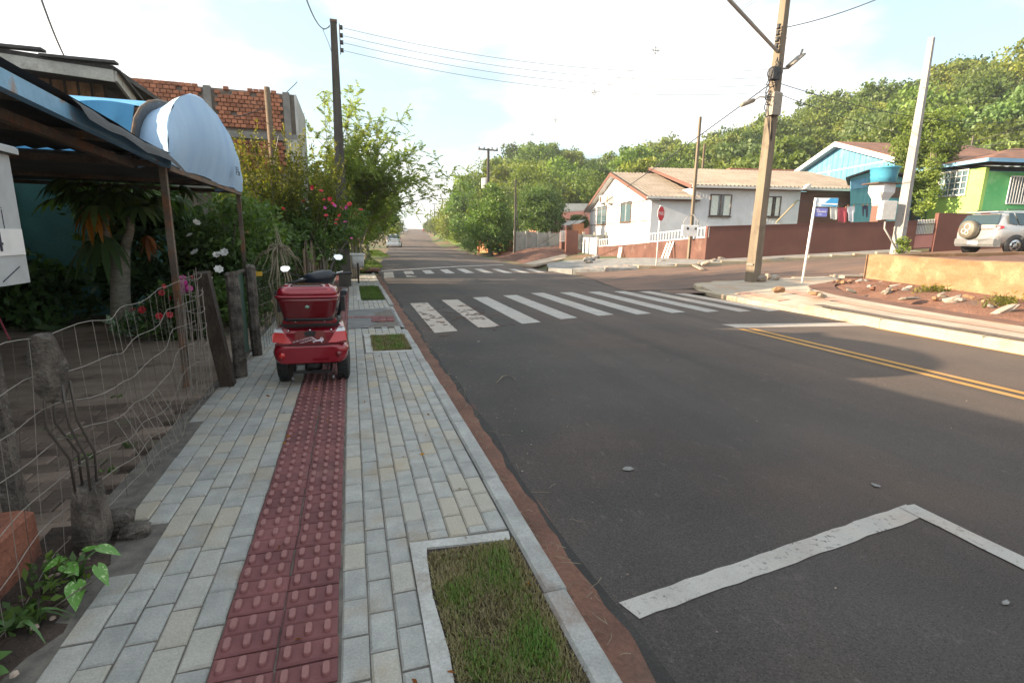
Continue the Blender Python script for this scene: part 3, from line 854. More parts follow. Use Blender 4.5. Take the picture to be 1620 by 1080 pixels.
# ------------------------------------------------------------------ wire fence along the yard
fx = -1.2
t = thing('wire_fence', 'sagging rusty wire mesh fence along the left yard', 'fence', (fx, 2.8, 0))
def fence_xyz(y, z):
    return Vector((fx+.035*math.sin(y*2.3+z*2)+.02*math.sin(y*7), y, z*(1.0+.03*math.sin(y*3.1))+.035*math.sin(y*2.6+z*4)+.012*math.sin(y*11+z*9)))
for z in (.06, .2, .34, .50, .66, .82, 1.0):
    pts = [fence_xyz(y, z - (.18*math.exp(-((y-2.5)/.35)**2)*(z/1.0) if z > .6 and False else 0)) for y in np.arange(.8, 4.66, .1)]
    MB().tube(pts, .0019, 4).build('horizontal_wire', 'wire', t)
for k, y in enumerate(np.arange(.85, 4.6, .115)):
    zs = np.linspace(.02, 1.0, 9)
    sw = random.uniform(-.02, .02)
    MB().tube([fence_xyz(y+sw*math.sin(z*5), z) for z in zs], .0012, 4).build('vertical_wire', 'wire' if k % 3 else 'wire_dark', t)
# rolled end of the mesh
b = MB()
for k in range(16):
    a = k*.75; r_ = .05+.004*k
    b.tube([Vector((fx-.05+r_*math.cos(a+z*.4), 4.72+r_*math.sin(a+z*.4)*1.2, z)) for z in np.linspace(.05, 1.12-.02*k, 7)], .0025, 4)
for z in np.linspace(.1, 1.05, 8):
    b.tube([Vector((fx-.05+.085*math.cos(a), 4.72+.1*math.sin(a), z+.02*math.sin(a*2))) for a in np.linspace(0, 6.28, 12)], .003, 4)
b.build('rolled_mesh', 'wire', t)
# loose bulging strand over the pavement
b = MB()
for k in range(7):
    y0 = 3.0+k*.1
    b.tube([(fx, y0, .45), (fx+.07, y0+.02, .25), (fx+.10, y0+.03, .1), (fx+.03, y0+.02, .015)], .002, 4)
b.build('bulging_wire', 'wire', t)

def rough_post(name, label, base, top, w, mat, cat='post', seed=1, group=None, taper=1.0, parts=None):
    rng = random.Random(seed); base, top = Vector(base), Vector(top)
    rings = []; n = 8
    for i in range(7):
        c = base.lerp(top, i/6); ring = []
        ww = w*(1+(taper-1)*i/6)
        for k in range(n):
            a = 2*math.pi*(k+.5)/n
            q = ww/2/max(abs(math.cos(a)), abs(math.sin(a)))*rng.uniform(.86, 1.06)*(.98 if k % 2 else .92)
            ring.append(c+Vector((q*math.cos(a), q*math.sin(a), (rng.uniform(-.02, .03) if i == 6 else 0))))
        rings.append(ring)
    b = MB(); b.loft(rings, smooth=False)
    t = thing(name, label, cat, base, group=group)
    b.build('shaft', mat, t)
    return t
t = thing('broken_concrete_post', 'snapped concrete fence post with bare rebar by the pavement edge', 'post', (-1.16, 2.55, 0))
b = MB(); rng_ = random.Random(3)
def chunk(b, c, size, seed, R=None):
    rg = random.Random(seed); rings = []
    Rm = R or Matrix.Identity(3)
    for i in range(5):
        f = i/4; ring = []
        for k in range(10):
            a = 2*math.pi*k/10; q = .5/max(abs(math.cos(a)), abs(math.sin(a)))*rg.uniform(.78, 1.08)*(.75 if i in (0, 4) else 1)
            ring.append(Vector(c)+Rm @ Vector((size[0]*q*math.cos(a), size[1]*q*math.sin(a), size[2]*(f-.5)*rg.uniform(.9, 1.1))))
        rings.append(ring)
    b.loft(rings, smooth=False, r=rg.random())
chunk(b, (-1.17, 2.56, .14), (.12, .13, .32), 4); b.build('stump', 'post_old', t)
b = MB(); chunk(b, (-1.17, 2.43, .87), (.095, .105, .27), 8, Matrix.Rotation(.12, 3, 'X')); b.build('hanging_top', 'post_old', t)
for dx, dy in ((-.03, .03), (.03, .03), (.03, -.03), (-.03, -.03)):
    MB().tube([(-1.16+dx, 2.45+dy, .8), (-1.17+dx*1.3, 2.46+dy*1.1, .62), (-1.15+dx, 2.53+dy*1.2, .45), (-1.17+dx*.9, 2.56+dy, .25)], .0055, 5).build('rebar', 'wire_dark', t)
MB().tube([(-1.16, 2.5, .66), (-1.22, 2.46, .58), (-1.12, 2.55, .5), (-1.2, 2.5, .42), (-1.12, 2.58, .38)], .004, 4).build('tie_wire', 'wire_dark', t)
b = MB(); chunk(b, (-1.13, 2.68, .05), (.15, .12, .1), 14); b.build('rubble_piece', 'post_old', label='loose lump of concrete at the foot of the snapped post', cat='rubble')
b = MB(); chunk(b, (-1.03, 2.62, .02), (.12, .1, .06), 15); b.build('rubble_piece', 'post_old', label='flat stone in the missing corner of the grey paving', cat='rubble')
# low terracotta plinth behind the fence
MB().bbox((-1.40, 1.95, .11), (.13, 1.15, .27), .03, rz=.03).build('planter_wall', 'terracotta', label='low reddish clay planter edge behind the wire at far left', cat='planter')

wood = thing('wooden_post', 'dark leaning timber post at the yard entrance', 'post', (-1.16, 5.2, 0))
MB().bar((-1.15, 5.2, -.03), (-1.235, 5.02, 1.06), .115, .11, up=(0, 1, 0)).build('shaft', 'wood_dark', wood)
rough_post('gate_post', 'weathered concrete post behind the leaning timber post', (-1.10, 5.5, 0), (-1.1, 5.5, 1.02), .125, 'post_old', seed=5)
rough_post('gate_post', 'weathered concrete post with a flat cap beside the green gate panel', (-1.1, 6.45, 0), (-1.1, 6.45, 1.04), .12, 'post_old', seed=6)
g = thing('gate', 'narrow dark green metal gate panel between two concrete posts', 'gate', (-1.17, 5.95, 0))
MB().box((-1.17, 5.98, .53), (.02, .74, .9)).build('panel', 'green_panel', g)
for z in (.08, .99): MB().bar((-1.15, 5.6, z), (-1.15, 6.37, z), .025).build('rail', 'wire_dark', g)
MB().box((-1.02, 6.5, .94), (.07, .012, .05)).build('yellow_tag', 'yellow_tag', label='small yellow tag wired to the fence beside the capped post', cat='tag')
# second stretch of fence towards the pole
t = thing('wire_fence', 'overgrown wire fence between the green gate and the utility pole', 'fence', (-1.05, 9, 0))
for z in (.15, .35, .55, .75, .95):
    MB().tube([Vector((-1.05+.02*math.sin(y*2), y, z+.03*math.sin(y*2+z*3))) for y in np.arange(6.5, 9.9, .2)], .0032, 4).build('horizontal_wire', 'wire_dark', t)
for y in np.arange(6.6, 9.9, .17):
    MB().tube([(-1.05+.02*math.sin(y*2), y, .03), (-1.05, y, .95)], .002, 4).build('vertical_wire', 'wire_dark', t)
t = thing('board_fence', 'old upright board fence on the left beyond the scooter', 'fence', (-.78, 11.8, 0))
for k, y in enumerate(np.arange(9.9, 14.0, .19)):
    h = 1.12+.12*math.sin(k*1.7)+random.uniform(-.06, .06)
    MB().box((-.80+.03*math.sin(k), y, h/2), (.024, .165, h), rz=random.uniform(-.06, .06), r=random.random()).build('board', 'wood_board', t)

# ------------------------------------------------------------------ plants in the soil strip and along the fence
def heart_leaf(b, base, tip, w, cup=.15, r=.5):
    base, tip = Vector(base), Vector(tip); d = tip-base; L = d.length; d.normalize()
    s_ = d.cross(Vector((0, 0, 1))).normalized(); nrm = s_.cross(d)
    prof = [(-.16, .30), (-.10, .62), (.05, .96), (.22, 1.0), (.42, .84), (.64, .56), (.84, .25), (1.0, 0)]
    cs = [base+d*L*max(0, t)+nrm*(-.10*L*t*t) for t, _ in prof]
    vs = []; m = len(prof)
    for (t, k), c in zip(prof, cs):
        e = base+d*L*t+nrm*(-.10*L*t*t+cup*w*k*.5)
        vs += [e+s_*w/2*k, c, e-s_*w/2*k]
    fs = []
    for i in range(m-1):
        fs += [(3*i, 3*i+1, 3*i+4, 3*i+3), (3*i+1, 3*i+2, 3*i+5, 3*i+4)]
    b.add(vs, fs, r, smooth=True)
def caladium(name, label, base, leaves, mat, stem='leaf_wet'):
    t = thing(name, label, 'plant', base); bz = Vector(base)
    for (x0, y0, z0), (x1, y1, z1), w in leaves:
        a = Vector((x0, y0, z0)); e = Vector((x1, y1, z1))
        b = MB(); heart_leaf(b, a, e, w); lf = b.build('leaf', mat, t)
        mid = bz.lerp(a, .5)+Vector((0, 0, .04))
        MB().tube([bz, mid, a], .004, 5).build('stalk', stem, t)
    return t
caladium('caladium', 'green caladium with white-speckled heart leaves leaning over the paving', (-1.12, 2.25, 0),
         [((-1.02, 2.26, .155), (-.94, 2.24, .125), .055), ((-1.0, 2.18, .12), (-.95, 2.13, .06), .045), ((-1.06, 2.14, .085), (-1.025, 2.04, .04), .065), ((-1.12, 2.22, .12), (-1.06, 2.17, .105), .06), ((-1.15, 2.26, .13), (-1.19, 2.2, .12), .05), ((-1.08, 2.28, .14), (-1.03, 2.31, .14), .045)], 'caladium_green')
caladium('caladium', 'white-leaved caladium behind the wire above the clay planter edge', (-1.5, 2.1, .2),
         [((-1.42, 2.10, .43), (-1.36, 2.0, .27), .16), ((-1.5, 2.2, .42), (-1.42, 2.16, .3), .13), ((-1.55, 2.0, .4), (-1.5, 1.86, .28), .14), ((-1.6, 2.25, .45), (-1.68, 2.2, .4), .12)], 'caladium')
t = thing('weed', 'round-leaved weed with small yellow blooms in the soil at lower left', 'plant', (-1.2, 1.78, 0))
for k in range(9):
    a = k*.75; c = Vector((-1.2+.06*math.cos(a), 1.78+.07*math.sin(a), .04+.03*random.random()))
    b = MB(); heart_leaf(b, c, c+Vector((.05*math.cos(a), .05*math.sin(a), -.005)), .06, .1); b.build('leaf', 'leaf_flat', t)
blossoms(t, 'bloom', 'yellow_tag', [(-1.19, 1.83, .10), (-1.15, 1.80, .085)], .016)
t = thing('strap_leaf_plant', 'tuft of arching strap leaves in the soil strip', 'plant', (-1.2, 2.02, 0))
for k in range(9):
    a = k*.9+.3; L = random.uniform(.12, .26)
    b = MB(); pts = [Vector((-1.2+L*u*math.cos(a), 2.02+L*u*math.sin(a), .02+.22*u-.26*u*u*(1+.3*math.sin(k)))) for u in np.linspace(0, 1, 7)]
    s_ = Vector((-math.sin(a), math.cos(a), 0))
    vs = []; 
    for i, p in enumerate(pts): w = .009*(1-(i/6)**2)+.001; vs += [p+s_*w, p-s_*w]
    b.add(vs, [(2*i, 2*i+1, 2*i+3, 2*i+2) for i in range(6)], smooth=True); b.build('leaf', 'leaf_wet', t)
shrub('ground_cover', 'low dark ground cover around the foot of the speckled caladium', 'plant', (-1.16, 2.16, 0), [((-1.16, 2.16, .05), (.10, .16, .07))], 160, .05, 'leaf_mid', 31, 20, .4, .8, stems=2, stem_r=.004)
for k, (px, py) in enumerate([(185, 628), (125, 690), (140, 723), (170, 745), (205, 705)]):
    p = G(px, py, 0)
    shrub('weed_tuft', 'small green weed tuft in the joints of the dark yard paving', 'weed', (p.x, p.y, -.01), [((p.x, p.y, .0), (.05, .02, .02))], 40, .025, 'leaf_mid', 50+k, 6, .5, .5, stems=1, stem_r=.002, group='weeds in the yard paving')

# papaya tree under the canopy
PB = Vector((-3.11, 8.4, 0))
t = thing('papaya_tree', 'papaya tree with pale ringed trunk and a yellow drooping leaf', 'tree', PB)
b = MB(); b.tube([PB+Vector((0, 0, -.05)), PB+Vector((0, 0, .25)), PB+Vector((.03, 0, .6)), PB+Vector((.08, 0, 1.0)), PB+Vector((.09, 0, 1.16))], [.15, .125, .115, .11, .12], 12)
b.tube([PB+Vector((.12, 0, 1.1)), PB+Vector((.24, 0, 1.4)), PB+Vector((.30, 0, 1.9))], [.075, .05, .04], 8)
b.tube([PB+Vector((.04, 0, 1.1)), PB+Vector((-.05, 0, 1.3)), PB+Vector((-.02, 0, 1.95))], [.07, .05, .04], 8)
b.build('trunk', 'bark_pale', t)
def papaya_leaf(b, base, d, L, droop):
    base = Vector(base); d = Vector(d).normalized(); s_ = d.cross(Vector((0, 0, 1))).normalized()
    for k in range(7):
        a = (k-3)*.42; dd = d*math.cos(a)+s_*math.sin(a); l = L*(1-.10*abs(k-3))
        side = dd.cross(Vector((0, 0, 1))).normalized()
        pts = [base+dd*l*u-Vector((0, 0, droop*l*u*u)) for u in (0, .35, .7, 1.0)]
        ws = (.02, .09, .10, .0)
        vs = []
        for p, w in zip(pts, ws): vs += [p+side*w*L, p-side*w*L]
        b.add(vs, [(0, 1, 3, 2), (2, 3, 5, 4), (4, 5, 7, 6)], random.random())
tops = [PB+Vector((.30, 0, 1.9)), PB+Vector((-.02, 0, 1.95))]
crown = MB(); stalks = MB()
for k in range(34):
    o = tops[k % 2]; a = k*2.4; L = random.uniform(.45, .85); el = random.uniform(-.35, .25)
    e = o+Vector((math.cos(a), math.sin(a), el))*L*.75
    stalks.tube([o+Vector((0, 0, -.1)), o.lerp(e, .5)+Vector((0, 0, .08)), e], [.014, .011, .008], 5)
    papaya_leaf(crown, e, (math.cos(a), math.sin(a), -.2), random.uniform(.26, .36), random.uniform(.5, 1.1))
for o, d, dr in ((PB+Vector((-.12, -.2, 1.28)), (-.7, -.7, -.3), 1.1), (PB+Vector((.02, -.25, 1.33)), (.3, -.9, -.3), 1.2)):
    papaya_leaf(crown, o, d, .42, dr)
crown.build('crown', 'leaf_papaya', t); stalks.build('leaf_stalk', 'leaf_light', t)
b = MB(); yl = D(138, 322, 6.6)
for k in range(3): papaya_leaf(b, yl+Vector((.04*k, 0, .02*k)), (-.25+.25*k, -.4, -1), .32, .9)
b.build('yellow_leaf', 'leaf_papaya_yellow', t, label='bright yellow dying papaya leaf')
b = MB(); rl = D(232, 372, 6.7)
papaya_leaf(b, rl, (.05, -.2, -1), .26, .4); papaya_leaf(b, rl, (.2, .2, -1), .24, .4)
b.build('withered_leaf', 'leaf_rust', t, label='rust-brown withered papaya leaf')

# shrubs in the shaded garden
def px_lobe(x, y, Y, r): p = AY(x, y, Y); return ((p.x, p.y, p.z), r)
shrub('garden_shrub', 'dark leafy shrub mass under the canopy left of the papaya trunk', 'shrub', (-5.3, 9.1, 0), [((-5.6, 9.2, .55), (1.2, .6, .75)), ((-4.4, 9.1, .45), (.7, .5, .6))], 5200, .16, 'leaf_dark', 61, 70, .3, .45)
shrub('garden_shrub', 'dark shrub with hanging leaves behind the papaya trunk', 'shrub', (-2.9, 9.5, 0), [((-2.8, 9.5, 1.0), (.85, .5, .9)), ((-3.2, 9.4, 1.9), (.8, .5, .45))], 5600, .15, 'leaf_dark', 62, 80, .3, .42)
t = shrub('rose_bush', 'bushy rose with white blooms behind the canopy post', 'shrub', (-1.9, 8.9, 0), [((-2.0, 8.9, .75), (.7, .5, .75)), ((-1.7, 9.0, 1.35), (.55, .45, .6))], 5200, .1, 'leaf_mid', 63, 80, .28, .5)
blossoms(t, 'rose', 'flower_white', [D(x, y, 7.2) for x, y in [(308, 399), (342, 403), (348, 401), (355, 399), (346, 426), (327, 335), (311, 352), (330, 440), (300, 372)]], .055)
t = shrub('flower_bush', 'low bush with pink and red flowers beside the rolled wire', 'shrub', (-2.1, 7.7, 0), [((-2.15, 7.7, .35), (.55, .3, .42)), ((-1.75, 7.7, .55), (.3, .25, .35))], 1900, .1, 'leaf_mid', 64, 40, .3, .5)
blossoms(t, 'pink_bloom', 'flower_pink', [D(x, y, 6.2) for x, y in [(289, 440), (291, 447), (285, 461), (293, 453), (297, 459), (300, 456), (290, 465), (286, 452)]], .05)
blossoms(t, 'red_bloom', 'flower_red', [D(x, y, 6.25) for x, y in [(306, 439), (325, 452), (270, 471), (256, 463), (259, 453), (268, 498), (225, 490), (211, 490), (252, 500)]], .042)
t = shrub('caladium_clump', 'clump of pale variegated leaves at the foot of the papaya', 'plant', (-2.75, 8.0, 0), [((-2.7, 8.0, .18), (.32, .2, .22))], 130, .16, 'caladium', 65, 22, .4, .8, stems=3, stem_r=.006)
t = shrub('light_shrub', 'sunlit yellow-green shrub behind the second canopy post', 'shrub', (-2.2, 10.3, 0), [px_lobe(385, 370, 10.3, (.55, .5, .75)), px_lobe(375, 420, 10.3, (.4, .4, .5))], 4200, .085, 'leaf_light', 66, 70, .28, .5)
blossoms(t, 'orange_bloom', 'flower_orange', [D(x, y, 8.5) for x, y in [(372, 376), (390, 369), (402, 388), (385, 400)]], .05)
# tall yellow-green bush with upright shoots
rngb = np.random.default_rng(70)
t = thing('tall_bush', 'tall yellow-green bush with upright shoots in front of the brick wall', 'shrub', (-1.4, 12.9, 0))
pts = []; rn = []; dirs = []; stb = MB()
for k in range(190):
    a = rngb.random()*6.283; rad = .95*math.sqrt(rngb.random()); bx, by = -1.42+rad*math.cos(a)*1.18, 12.9+rad*math.sin(a)*.62
    z0 = .9+.9*rngb.random(); ztop = 3.35-.95*(rad/.95)**2+rngb.normal()*.32
    lean = Vector((.4*(bx+1.42)+rngb.normal()*.12, .3*(by-12.9), 1)).normalized()
    L = max(.5, (ztop-z0))
    m = int(50*L)+18
    u = rngb.random(m)
    sp = Vector((bx, by, z0))
    P = np.array(sp)+np.outer(u*L, np.array(lean))+rngb.normal(size=(m, 3))*.055*(1.25-u)[:, None]
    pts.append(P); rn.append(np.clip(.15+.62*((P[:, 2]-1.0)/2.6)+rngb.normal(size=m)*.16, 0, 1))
    if k % 3 == 0: stb.tube([(-1.4+.2*(bx+1.4), 12.9, .0), (bx*.5-.7, by*.5+6.45, z0*.5), sp, sp+lean*L*.9], [.02, .015, .01, .003], 4)
P = np.concatenate(pts); rn = np.concatenate(rn)
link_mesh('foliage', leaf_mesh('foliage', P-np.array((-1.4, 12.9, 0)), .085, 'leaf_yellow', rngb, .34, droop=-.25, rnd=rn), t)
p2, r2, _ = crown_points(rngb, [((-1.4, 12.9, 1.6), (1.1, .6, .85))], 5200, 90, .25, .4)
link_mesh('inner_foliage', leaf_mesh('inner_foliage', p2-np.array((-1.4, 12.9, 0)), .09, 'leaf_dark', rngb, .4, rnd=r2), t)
stb.build('stem', 'bark', t)
# red-flowering rose by the pole
t = shrub('climbing_rose', 'climbing rose with red flowers spilling over the fence by the pole', 'shrub', (-.65, 12.6, 0), [((-.75, 12.6, 1.35), (.7, .6, .62)), ((-.1, 13.2, 1.65), (.55, .5, .5)), ((-1.25, 10.2, 1.0), (.55, .5, .7)), ((-.35, 13.4, .9), (.3, .3, .4))], 9000, .075, 'leaf_mid', 71, 130, .24, .45, stems=12)
blossoms(t, 'red_bloom', 'flower_red', [D(x, y, 10.9) for x, y in [(508, 302), (481, 318), (513, 316), (522, 315), (540, 330), (537, 341), (516, 341), (553, 323), (563, 339), (531, 354), (494, 297), (571, 332), (526, 322), (533, 348), (448, 330)]], .05)
blossoms(t, 'pink_bloom', 'flower_pink', [D(x, y, 10.9) for x, y in [(529, 325), (514, 329), (548, 328), (546, 351), (556, 377)]], .045)
shrub('hedge_plant', 'tangle of green creeper over the wire fence beside the scooter', 'creeper', (-1.35, 8.6, 0), [((-1.4, 8.4, .55), (.3, .9, .5)), ((-1.5, 9.5, .9), (.4, .6, .6))], 4200, .07, 'leaf_dark', 72, 90, .25, .3, stems=20, stem_mat='twig', stem_r=.012)
# dry drooping plant
t = thing('dry_plant', 'dry straw-coloured plant drooping over the wire fence', 'plant', (-.98, 7.6, 0))
b = MB(); top = D(440, 393, 7.2)
for k in range(26):
    a = k*1.3; L = random.uniform(.2, .5); h = random.uniform(.02, .14)
    pts = [top+Vector((math.cos(a)*L*u*.75, math.sin(a)*L*u, h*math.sin(u*2.2)-.75*L*u*u*random.uniform(.7, 1.5))) for u in np.linspace(0, 1, 7)]
    b.tube(pts, [.007, .007, .006, .006, .005, .004, .002], 4)
b.build('drooping_leaf', 'twig', t)
b = MB()
for k in range(9): b.tube([(-1.0+.05*random.random(), 7.6+random.uniform(-.2, .3), 0), top+Vector((random.uniform(-.15, .15), random.uniform(-.2, .2), -.45)), top+Vector((random.uniform(-.03, .03), 0, random.uniform(-.05, .35)))], [.012, .01, .005], 5)
b.build('stem', 'twig', t)

# feathery tree behind the pole
rngf = np.random.default_rng(80)
FB = Vector((.05, 17.0, 0))
t = thing('feathery_tree', 'airy feathery-leaved tree rising behind the dark utility pole', 'tree', FB)
P, DR, RN = [], [], []; tr = MB(); tw = MB()
for k in range(5): tr.tube([FB+Vector((.06*k-.12, .05*k, -.05)), FB+Vector((.1*k-.2, .05, .8)), FB+Vector((.3*k-.7, .1*k-.2, 1.9))], [.05, .042, .03], 6)
for k in range(125):
    a = rngf.random()*6.283; el = .2+1.25*rngf.random()**.7
    s0 = FB+Vector((rngf.normal()*.35, rngf.normal()*.35, .9+1.8*rngf.random()))
    L = 1.6+1.8*rngf.random()
    d = Vector((math.cos(a)*math.cos(el)*1.05+.14, math.sin(a)*math.cos(el)*.8, math.sin(el)))
    br = [s0+d*L*u+Vector((.2*u*u, 0, -.28*L*u*u*(1.15-el*.6))) for u in np.linspace(0, 1, 9)]
    tw.tube(br, [.016, .014, .012, .011, .009, .008, .006, .004, .002], 4)
    for j in range(2, 9):
        for sgn in range(5):
            o = br[j]; dd = np.array(d)*.55+rngf.normal(size=3)*.6; dd[2] += .06; dd /= np.linalg.norm(dd)
            fl = .22+.2*rngf.random(); m = 18
            u = np.repeat(np.linspace(.12, 1, m//2), 2)
            side = np.cross(dd, (0, 0, 1)); side /= max(np.linalg.norm(side), 1e-3)
            sg = np.tile([1., -1.], m//2)
            c = np.array(o)+np.outer(u*fl, dd)+np.outer(sg*.022, side); c[:, 2] -= .18*fl*u*u
            P.append(c); DR.append(np.outer(sg, side)+dd*.7-np.array([0, 0, .25])); RN.append(np.full(m, np.clip(.3+.28*rngf.random()+.3*(o.z-2)/3, 0, 1)))
P = np.concatenate(P); DR = np.concatenate(DR); RN = np.concatenate(RN)
link_mesh('crown', leaf_mesh('crown', P-np.array(FB), .082, 'leaf_feather', rngf, .34, dirs=unit(DR)*1.6, droop=.1, rnd=RN), t)
tr.build('trunk', 'bark_pale', t); tw.build('limb', 'twig', t)

def tree(name, label, base, trunk_h, lobes, n, size, mat, seed, clumps=70, trunk_r=.14, group=None, clump_r=.26, inner=.5, limbs=7, aspect=.5):
    rng = np.random.default_rng(seed); base = Vector(base)
    t = thing(name, label, 'tree', base, group=group)
    p, rnd, cc = crown_points(rng, lobes, n, clumps, clump_r, inner)
    link_mesh('crown', leaf_mesh('crown', p-np.array(base), size, mat, rng, aspect, rnd=rnd), t)
    b = MB(); top = base+Vector((rng.normal()*.08, rng.normal()*.08, trunk_h))
    b.tube([base+Vector((0, 0, -.15)), base+Vector((0, 0, .25)), base.lerp(top, .55)+Vector((rng.normal()*.05, 0, 0)), top], [trunk_r*1.35, trunk_r, trunk_r*.85, trunk_r*.7], 8)
    for k in range(limbs):
        c = Vector(cc[rng.integers(0, len(cc))]); s0 = base.lerp(top, .75+.25*rng.random())
        b.tube([s0, s0.lerp(c, .5)+Vector((0, 0, .1)), c], [trunk_r*.5, trunk_r*.3, trunk_r*.1], 5)
    b.build('trunk', 'bark', t)
    return t
tree('street_tree', 'dark rounded tree over the left pavement beyond the trash box', (.3, 26, 0), 1.2, [((.4, 26, 2.1), (1.4, 1.6, 1.2)), ((1.3, 28.5, 2.75), (1.1, 1.6, .9)), ((-.4, 23.5, 1.7), (1.0, 1.0, 1.0))], 9000, .17, 'leaf_street', 81, 130)
tree('street_tree', 'dense dark tree beside the parked white hatchback', (1.0, 35, 0), 1.6, [((1.6, 35, 2.9), (1.2, 2.0, 1.2)), ((2.2, 40, 3.1), (1.2, 2, 1.2))], 8000, .2, 'leaf_dark', 82, 110)
tree('street_tree', 'small distant tree on the left where the road meets the sky', (6.5, 95, .1), 1.5, [((6.6, 95, 2.9), (2.2, 3, 1.9)), ((8, 104, 3.0), (1.8, 3, 1.6))], 4000, .35, 'leaf_hill', 83, 60)
shrub('verge_bush', 'leafy bush under the feathery tree beside the board fence', 'shrub', (-.6, 19.5, 0), [((-.6, 19.5, 1.0), (1.2, .9, 1.2)), ((.4, 20.5, 1.6), (.7, .8, .9))], 6500, .12, 'leaf_street', 84, 90, .27, .45)
# trees and a house that stand left of the frame and shade the street
h = thing('neighbour_house', 'plain rendered house left of the yard, out of view', 'house', (-8, -3, 0))
MB().box((-8, -2.6, 1.4), (5.0, 12.4, 2.8)).build('wall', 'plaster', h)
MB().prism([(-10.9, -9.2, 2.8), (-5.0, -9.2, 2.8), (-7.95, -9.2, 4.1)], (0, 12.9, 0)).build('roof', 'terracotta', h)
# trees beyond the brick building: long broken shade over the road past the crossing
for k, (x, y, z, s_) in enumerate([(-6.5, 21.5, 3.4, 1.5), (-5.5, 25.5, 3.8, 1.9), (-7, 30, 3.6, 1.9), (-4, 36, 3.8, 2.2), (-5, 43, 4, 2.2), (-3, 51, 4, 2.4), (-3, 63, 4, 2.2)]):
    tree('garden_tree', 'leafy garden tree behind the left-hand houses, hidden from the street', (x, y, 0), z-1.2, [((x, y, z), (s_, s_*1.15, s_*.75)), ((x+.3, y+s_*.7, z-.7), (s_*.7, s_*.7, s_*.5))], 3400, .3, 'leaf_hill', 90+k, 46, .15, group='garden trees behind the left-hand houses', clump_r=.3, inner=.35)

w_ = thing('sun_block_wall', 'unseen rendered wall added behind the carport to block low sun', 'wall', (-6.3, 6, 0))  # unseen wall, added to stop low sun leaking through under the carport
MB().box((-6.3, 5.4, 1.65), (.15, 8.6, 3.4)).build('wall', 'plaster', w_)
# ------------------------------------------------------------------ canopy and carport
cp = thing('carport', 'rusty carport with dark sheet roof and a pale blue arched tarpaulin', 'carport', (-1.5, 5.25, 0))
for (x, y), zt in (((-1.5, 5.25), 1.98), ((-1.5, 8.42), 1.96), ((-5.2, 5.25), 2.1), ((-5.2, 8.42), 2.0)):
    MB().bar((x, y, -.02), (x, y, zt), .05, .05).build('post', 'steel_rust', cp)
MB().bar((-1.47, 1.4, 2.125), (-1.47, 5.3, 1.975), .05, .085).build('front_beam', 'steel_blue', cp, label='flaking blue front beam')
MB().bar((-1.85, 1.4, 2.10), (-1.75, 5.3, 1.95), .05, .06).build('rafter', 'steel_rust', cp)
MB().bar((-3.2, 1.4, 2.22), (-3.2, 5.3, 2.06), .05, .06).build('rafter', 'steel_rust', cp)
for y in (2.4, 3.4, 4.4): MB().bar((-1.5, y, 2.07-.04*(y-3.1)), (-5.6, y, 2.4-.04*(y-3.1)), .04, .05).build('purlin', 'steel_rust', cp)
# corrugated dark roof, torn along its edge
b = MB(); xs_ = np.arange(-6.4, -1.42, .05); ysr = np.linspace(1.2, 5.42, 12); vs = []
for x in xs_:
    for y in ysr:
        edge = .012*math.sin(y*6)+.012*math.sin(y*2.3) if x > -1.5 else 0
        vs.append((x+edge, y, 2.135-.042*(y-3.1)+.02*(-1.4-x)+.014*math.sin(x*2*math.pi/.15)+(.01*math.sin(y*5.1) if x > -1.6 else 0)))
m = len(ysr)
b.add(vs, [(i*m+j, (i+1)*m+j, (i+1)*m+j+1, i*m+j+1) for i in range(len(xs_)-1) for j in range(m-1)], smooth=True)
b.build('sheet_roof', 'sheet_dark', cp)
# loose sheet edge hanging past the corner
b = MB(); vs = []
for i in range(9):
    y = 3.6+i*.22
    for j in range(4):
        vs.append((-1.46+.035*j+.012*math.sin(i*1.3), y, 2.135-.045*(y-3.1)-.012*j*j+.012*math.sin(i*2+j)))
b.add(vs, [(i*4+j, (i+1)*4+j, (i+1)*4+j+1, i*4+j+1) for i in range(8) for j in range(3)], smooth=True)
b.build('torn_edge', 'sheet_dark', cp)
# arched tarpaulin: closed end towards the street and the vault behind it
def arch(x, y0, y1, z0, z1, n=22, flat=.0, sc=1.0):
    out = []
    for i in range(n+1):
        a = math.pi*i/n
        yy = (y0+y1)/2-(y1-y0)/2*math.cos(a)*sc; zz = z0+(z1-z0)*math.sin(a)**(.82)
        if flat: zz = min(zz, z0+(z1-z0)*(1-flat))
        out.append(Vector((x, yy, zz)))
    return out
A0 = arch(-1.46, 5.30, 8.45, 2.0, 2.80)
b = MB(); n = len(A0)
# end cap, slightly bulging, with its lower hem
ctr = [Vector((-1.46, p.y, 1.965+.0*i)) for i, p in enumerate(A0)]
vs = []; K = 7
for i in range(n):
    for k in range(K):
        f = k/(K-1); p = ctr[i].lerp(A0[i], f)
        bul = .10*math.sin(math.pi*f)*math.sin(math.pi*i/(n-1)); p = p+Vector((bul+.012*math.sin(i*2.1+k), 0, .012*math.sin(i*.9)))
        vs.append(p)
b.add(vs, [(i*K+k, (i+1)*K+k, (i+1)*K+k+1, i*K+k+1) for i in range(n-1) for k in range(K-1)], smooth=True)
b.build('end_panel', 'tarp_pale', cp, label='pale blue closed end of the arched tarpaulin')
b = MB(); rows = []
for j in range(5):
    x = -1.46-.075*j; sag = 1-.05*j
    rows += arch(x, 5.30+.05*j, 8.45-.05*j, 2.0-.015*j, 2.0+.80*sag+.01*math.sin(j*2))
b.add(rows, [(j*n+i, j*n+i+1, (j+1)*n+i+1, (j+1)*n+i) for j in range(4) for i in range(n-1)], smooth=True)
b.build('vault', 'tarp_pale', cp)
b = MB(); inn = arch(-1.735, 5.36, 8.38, 1.98, 2.70)
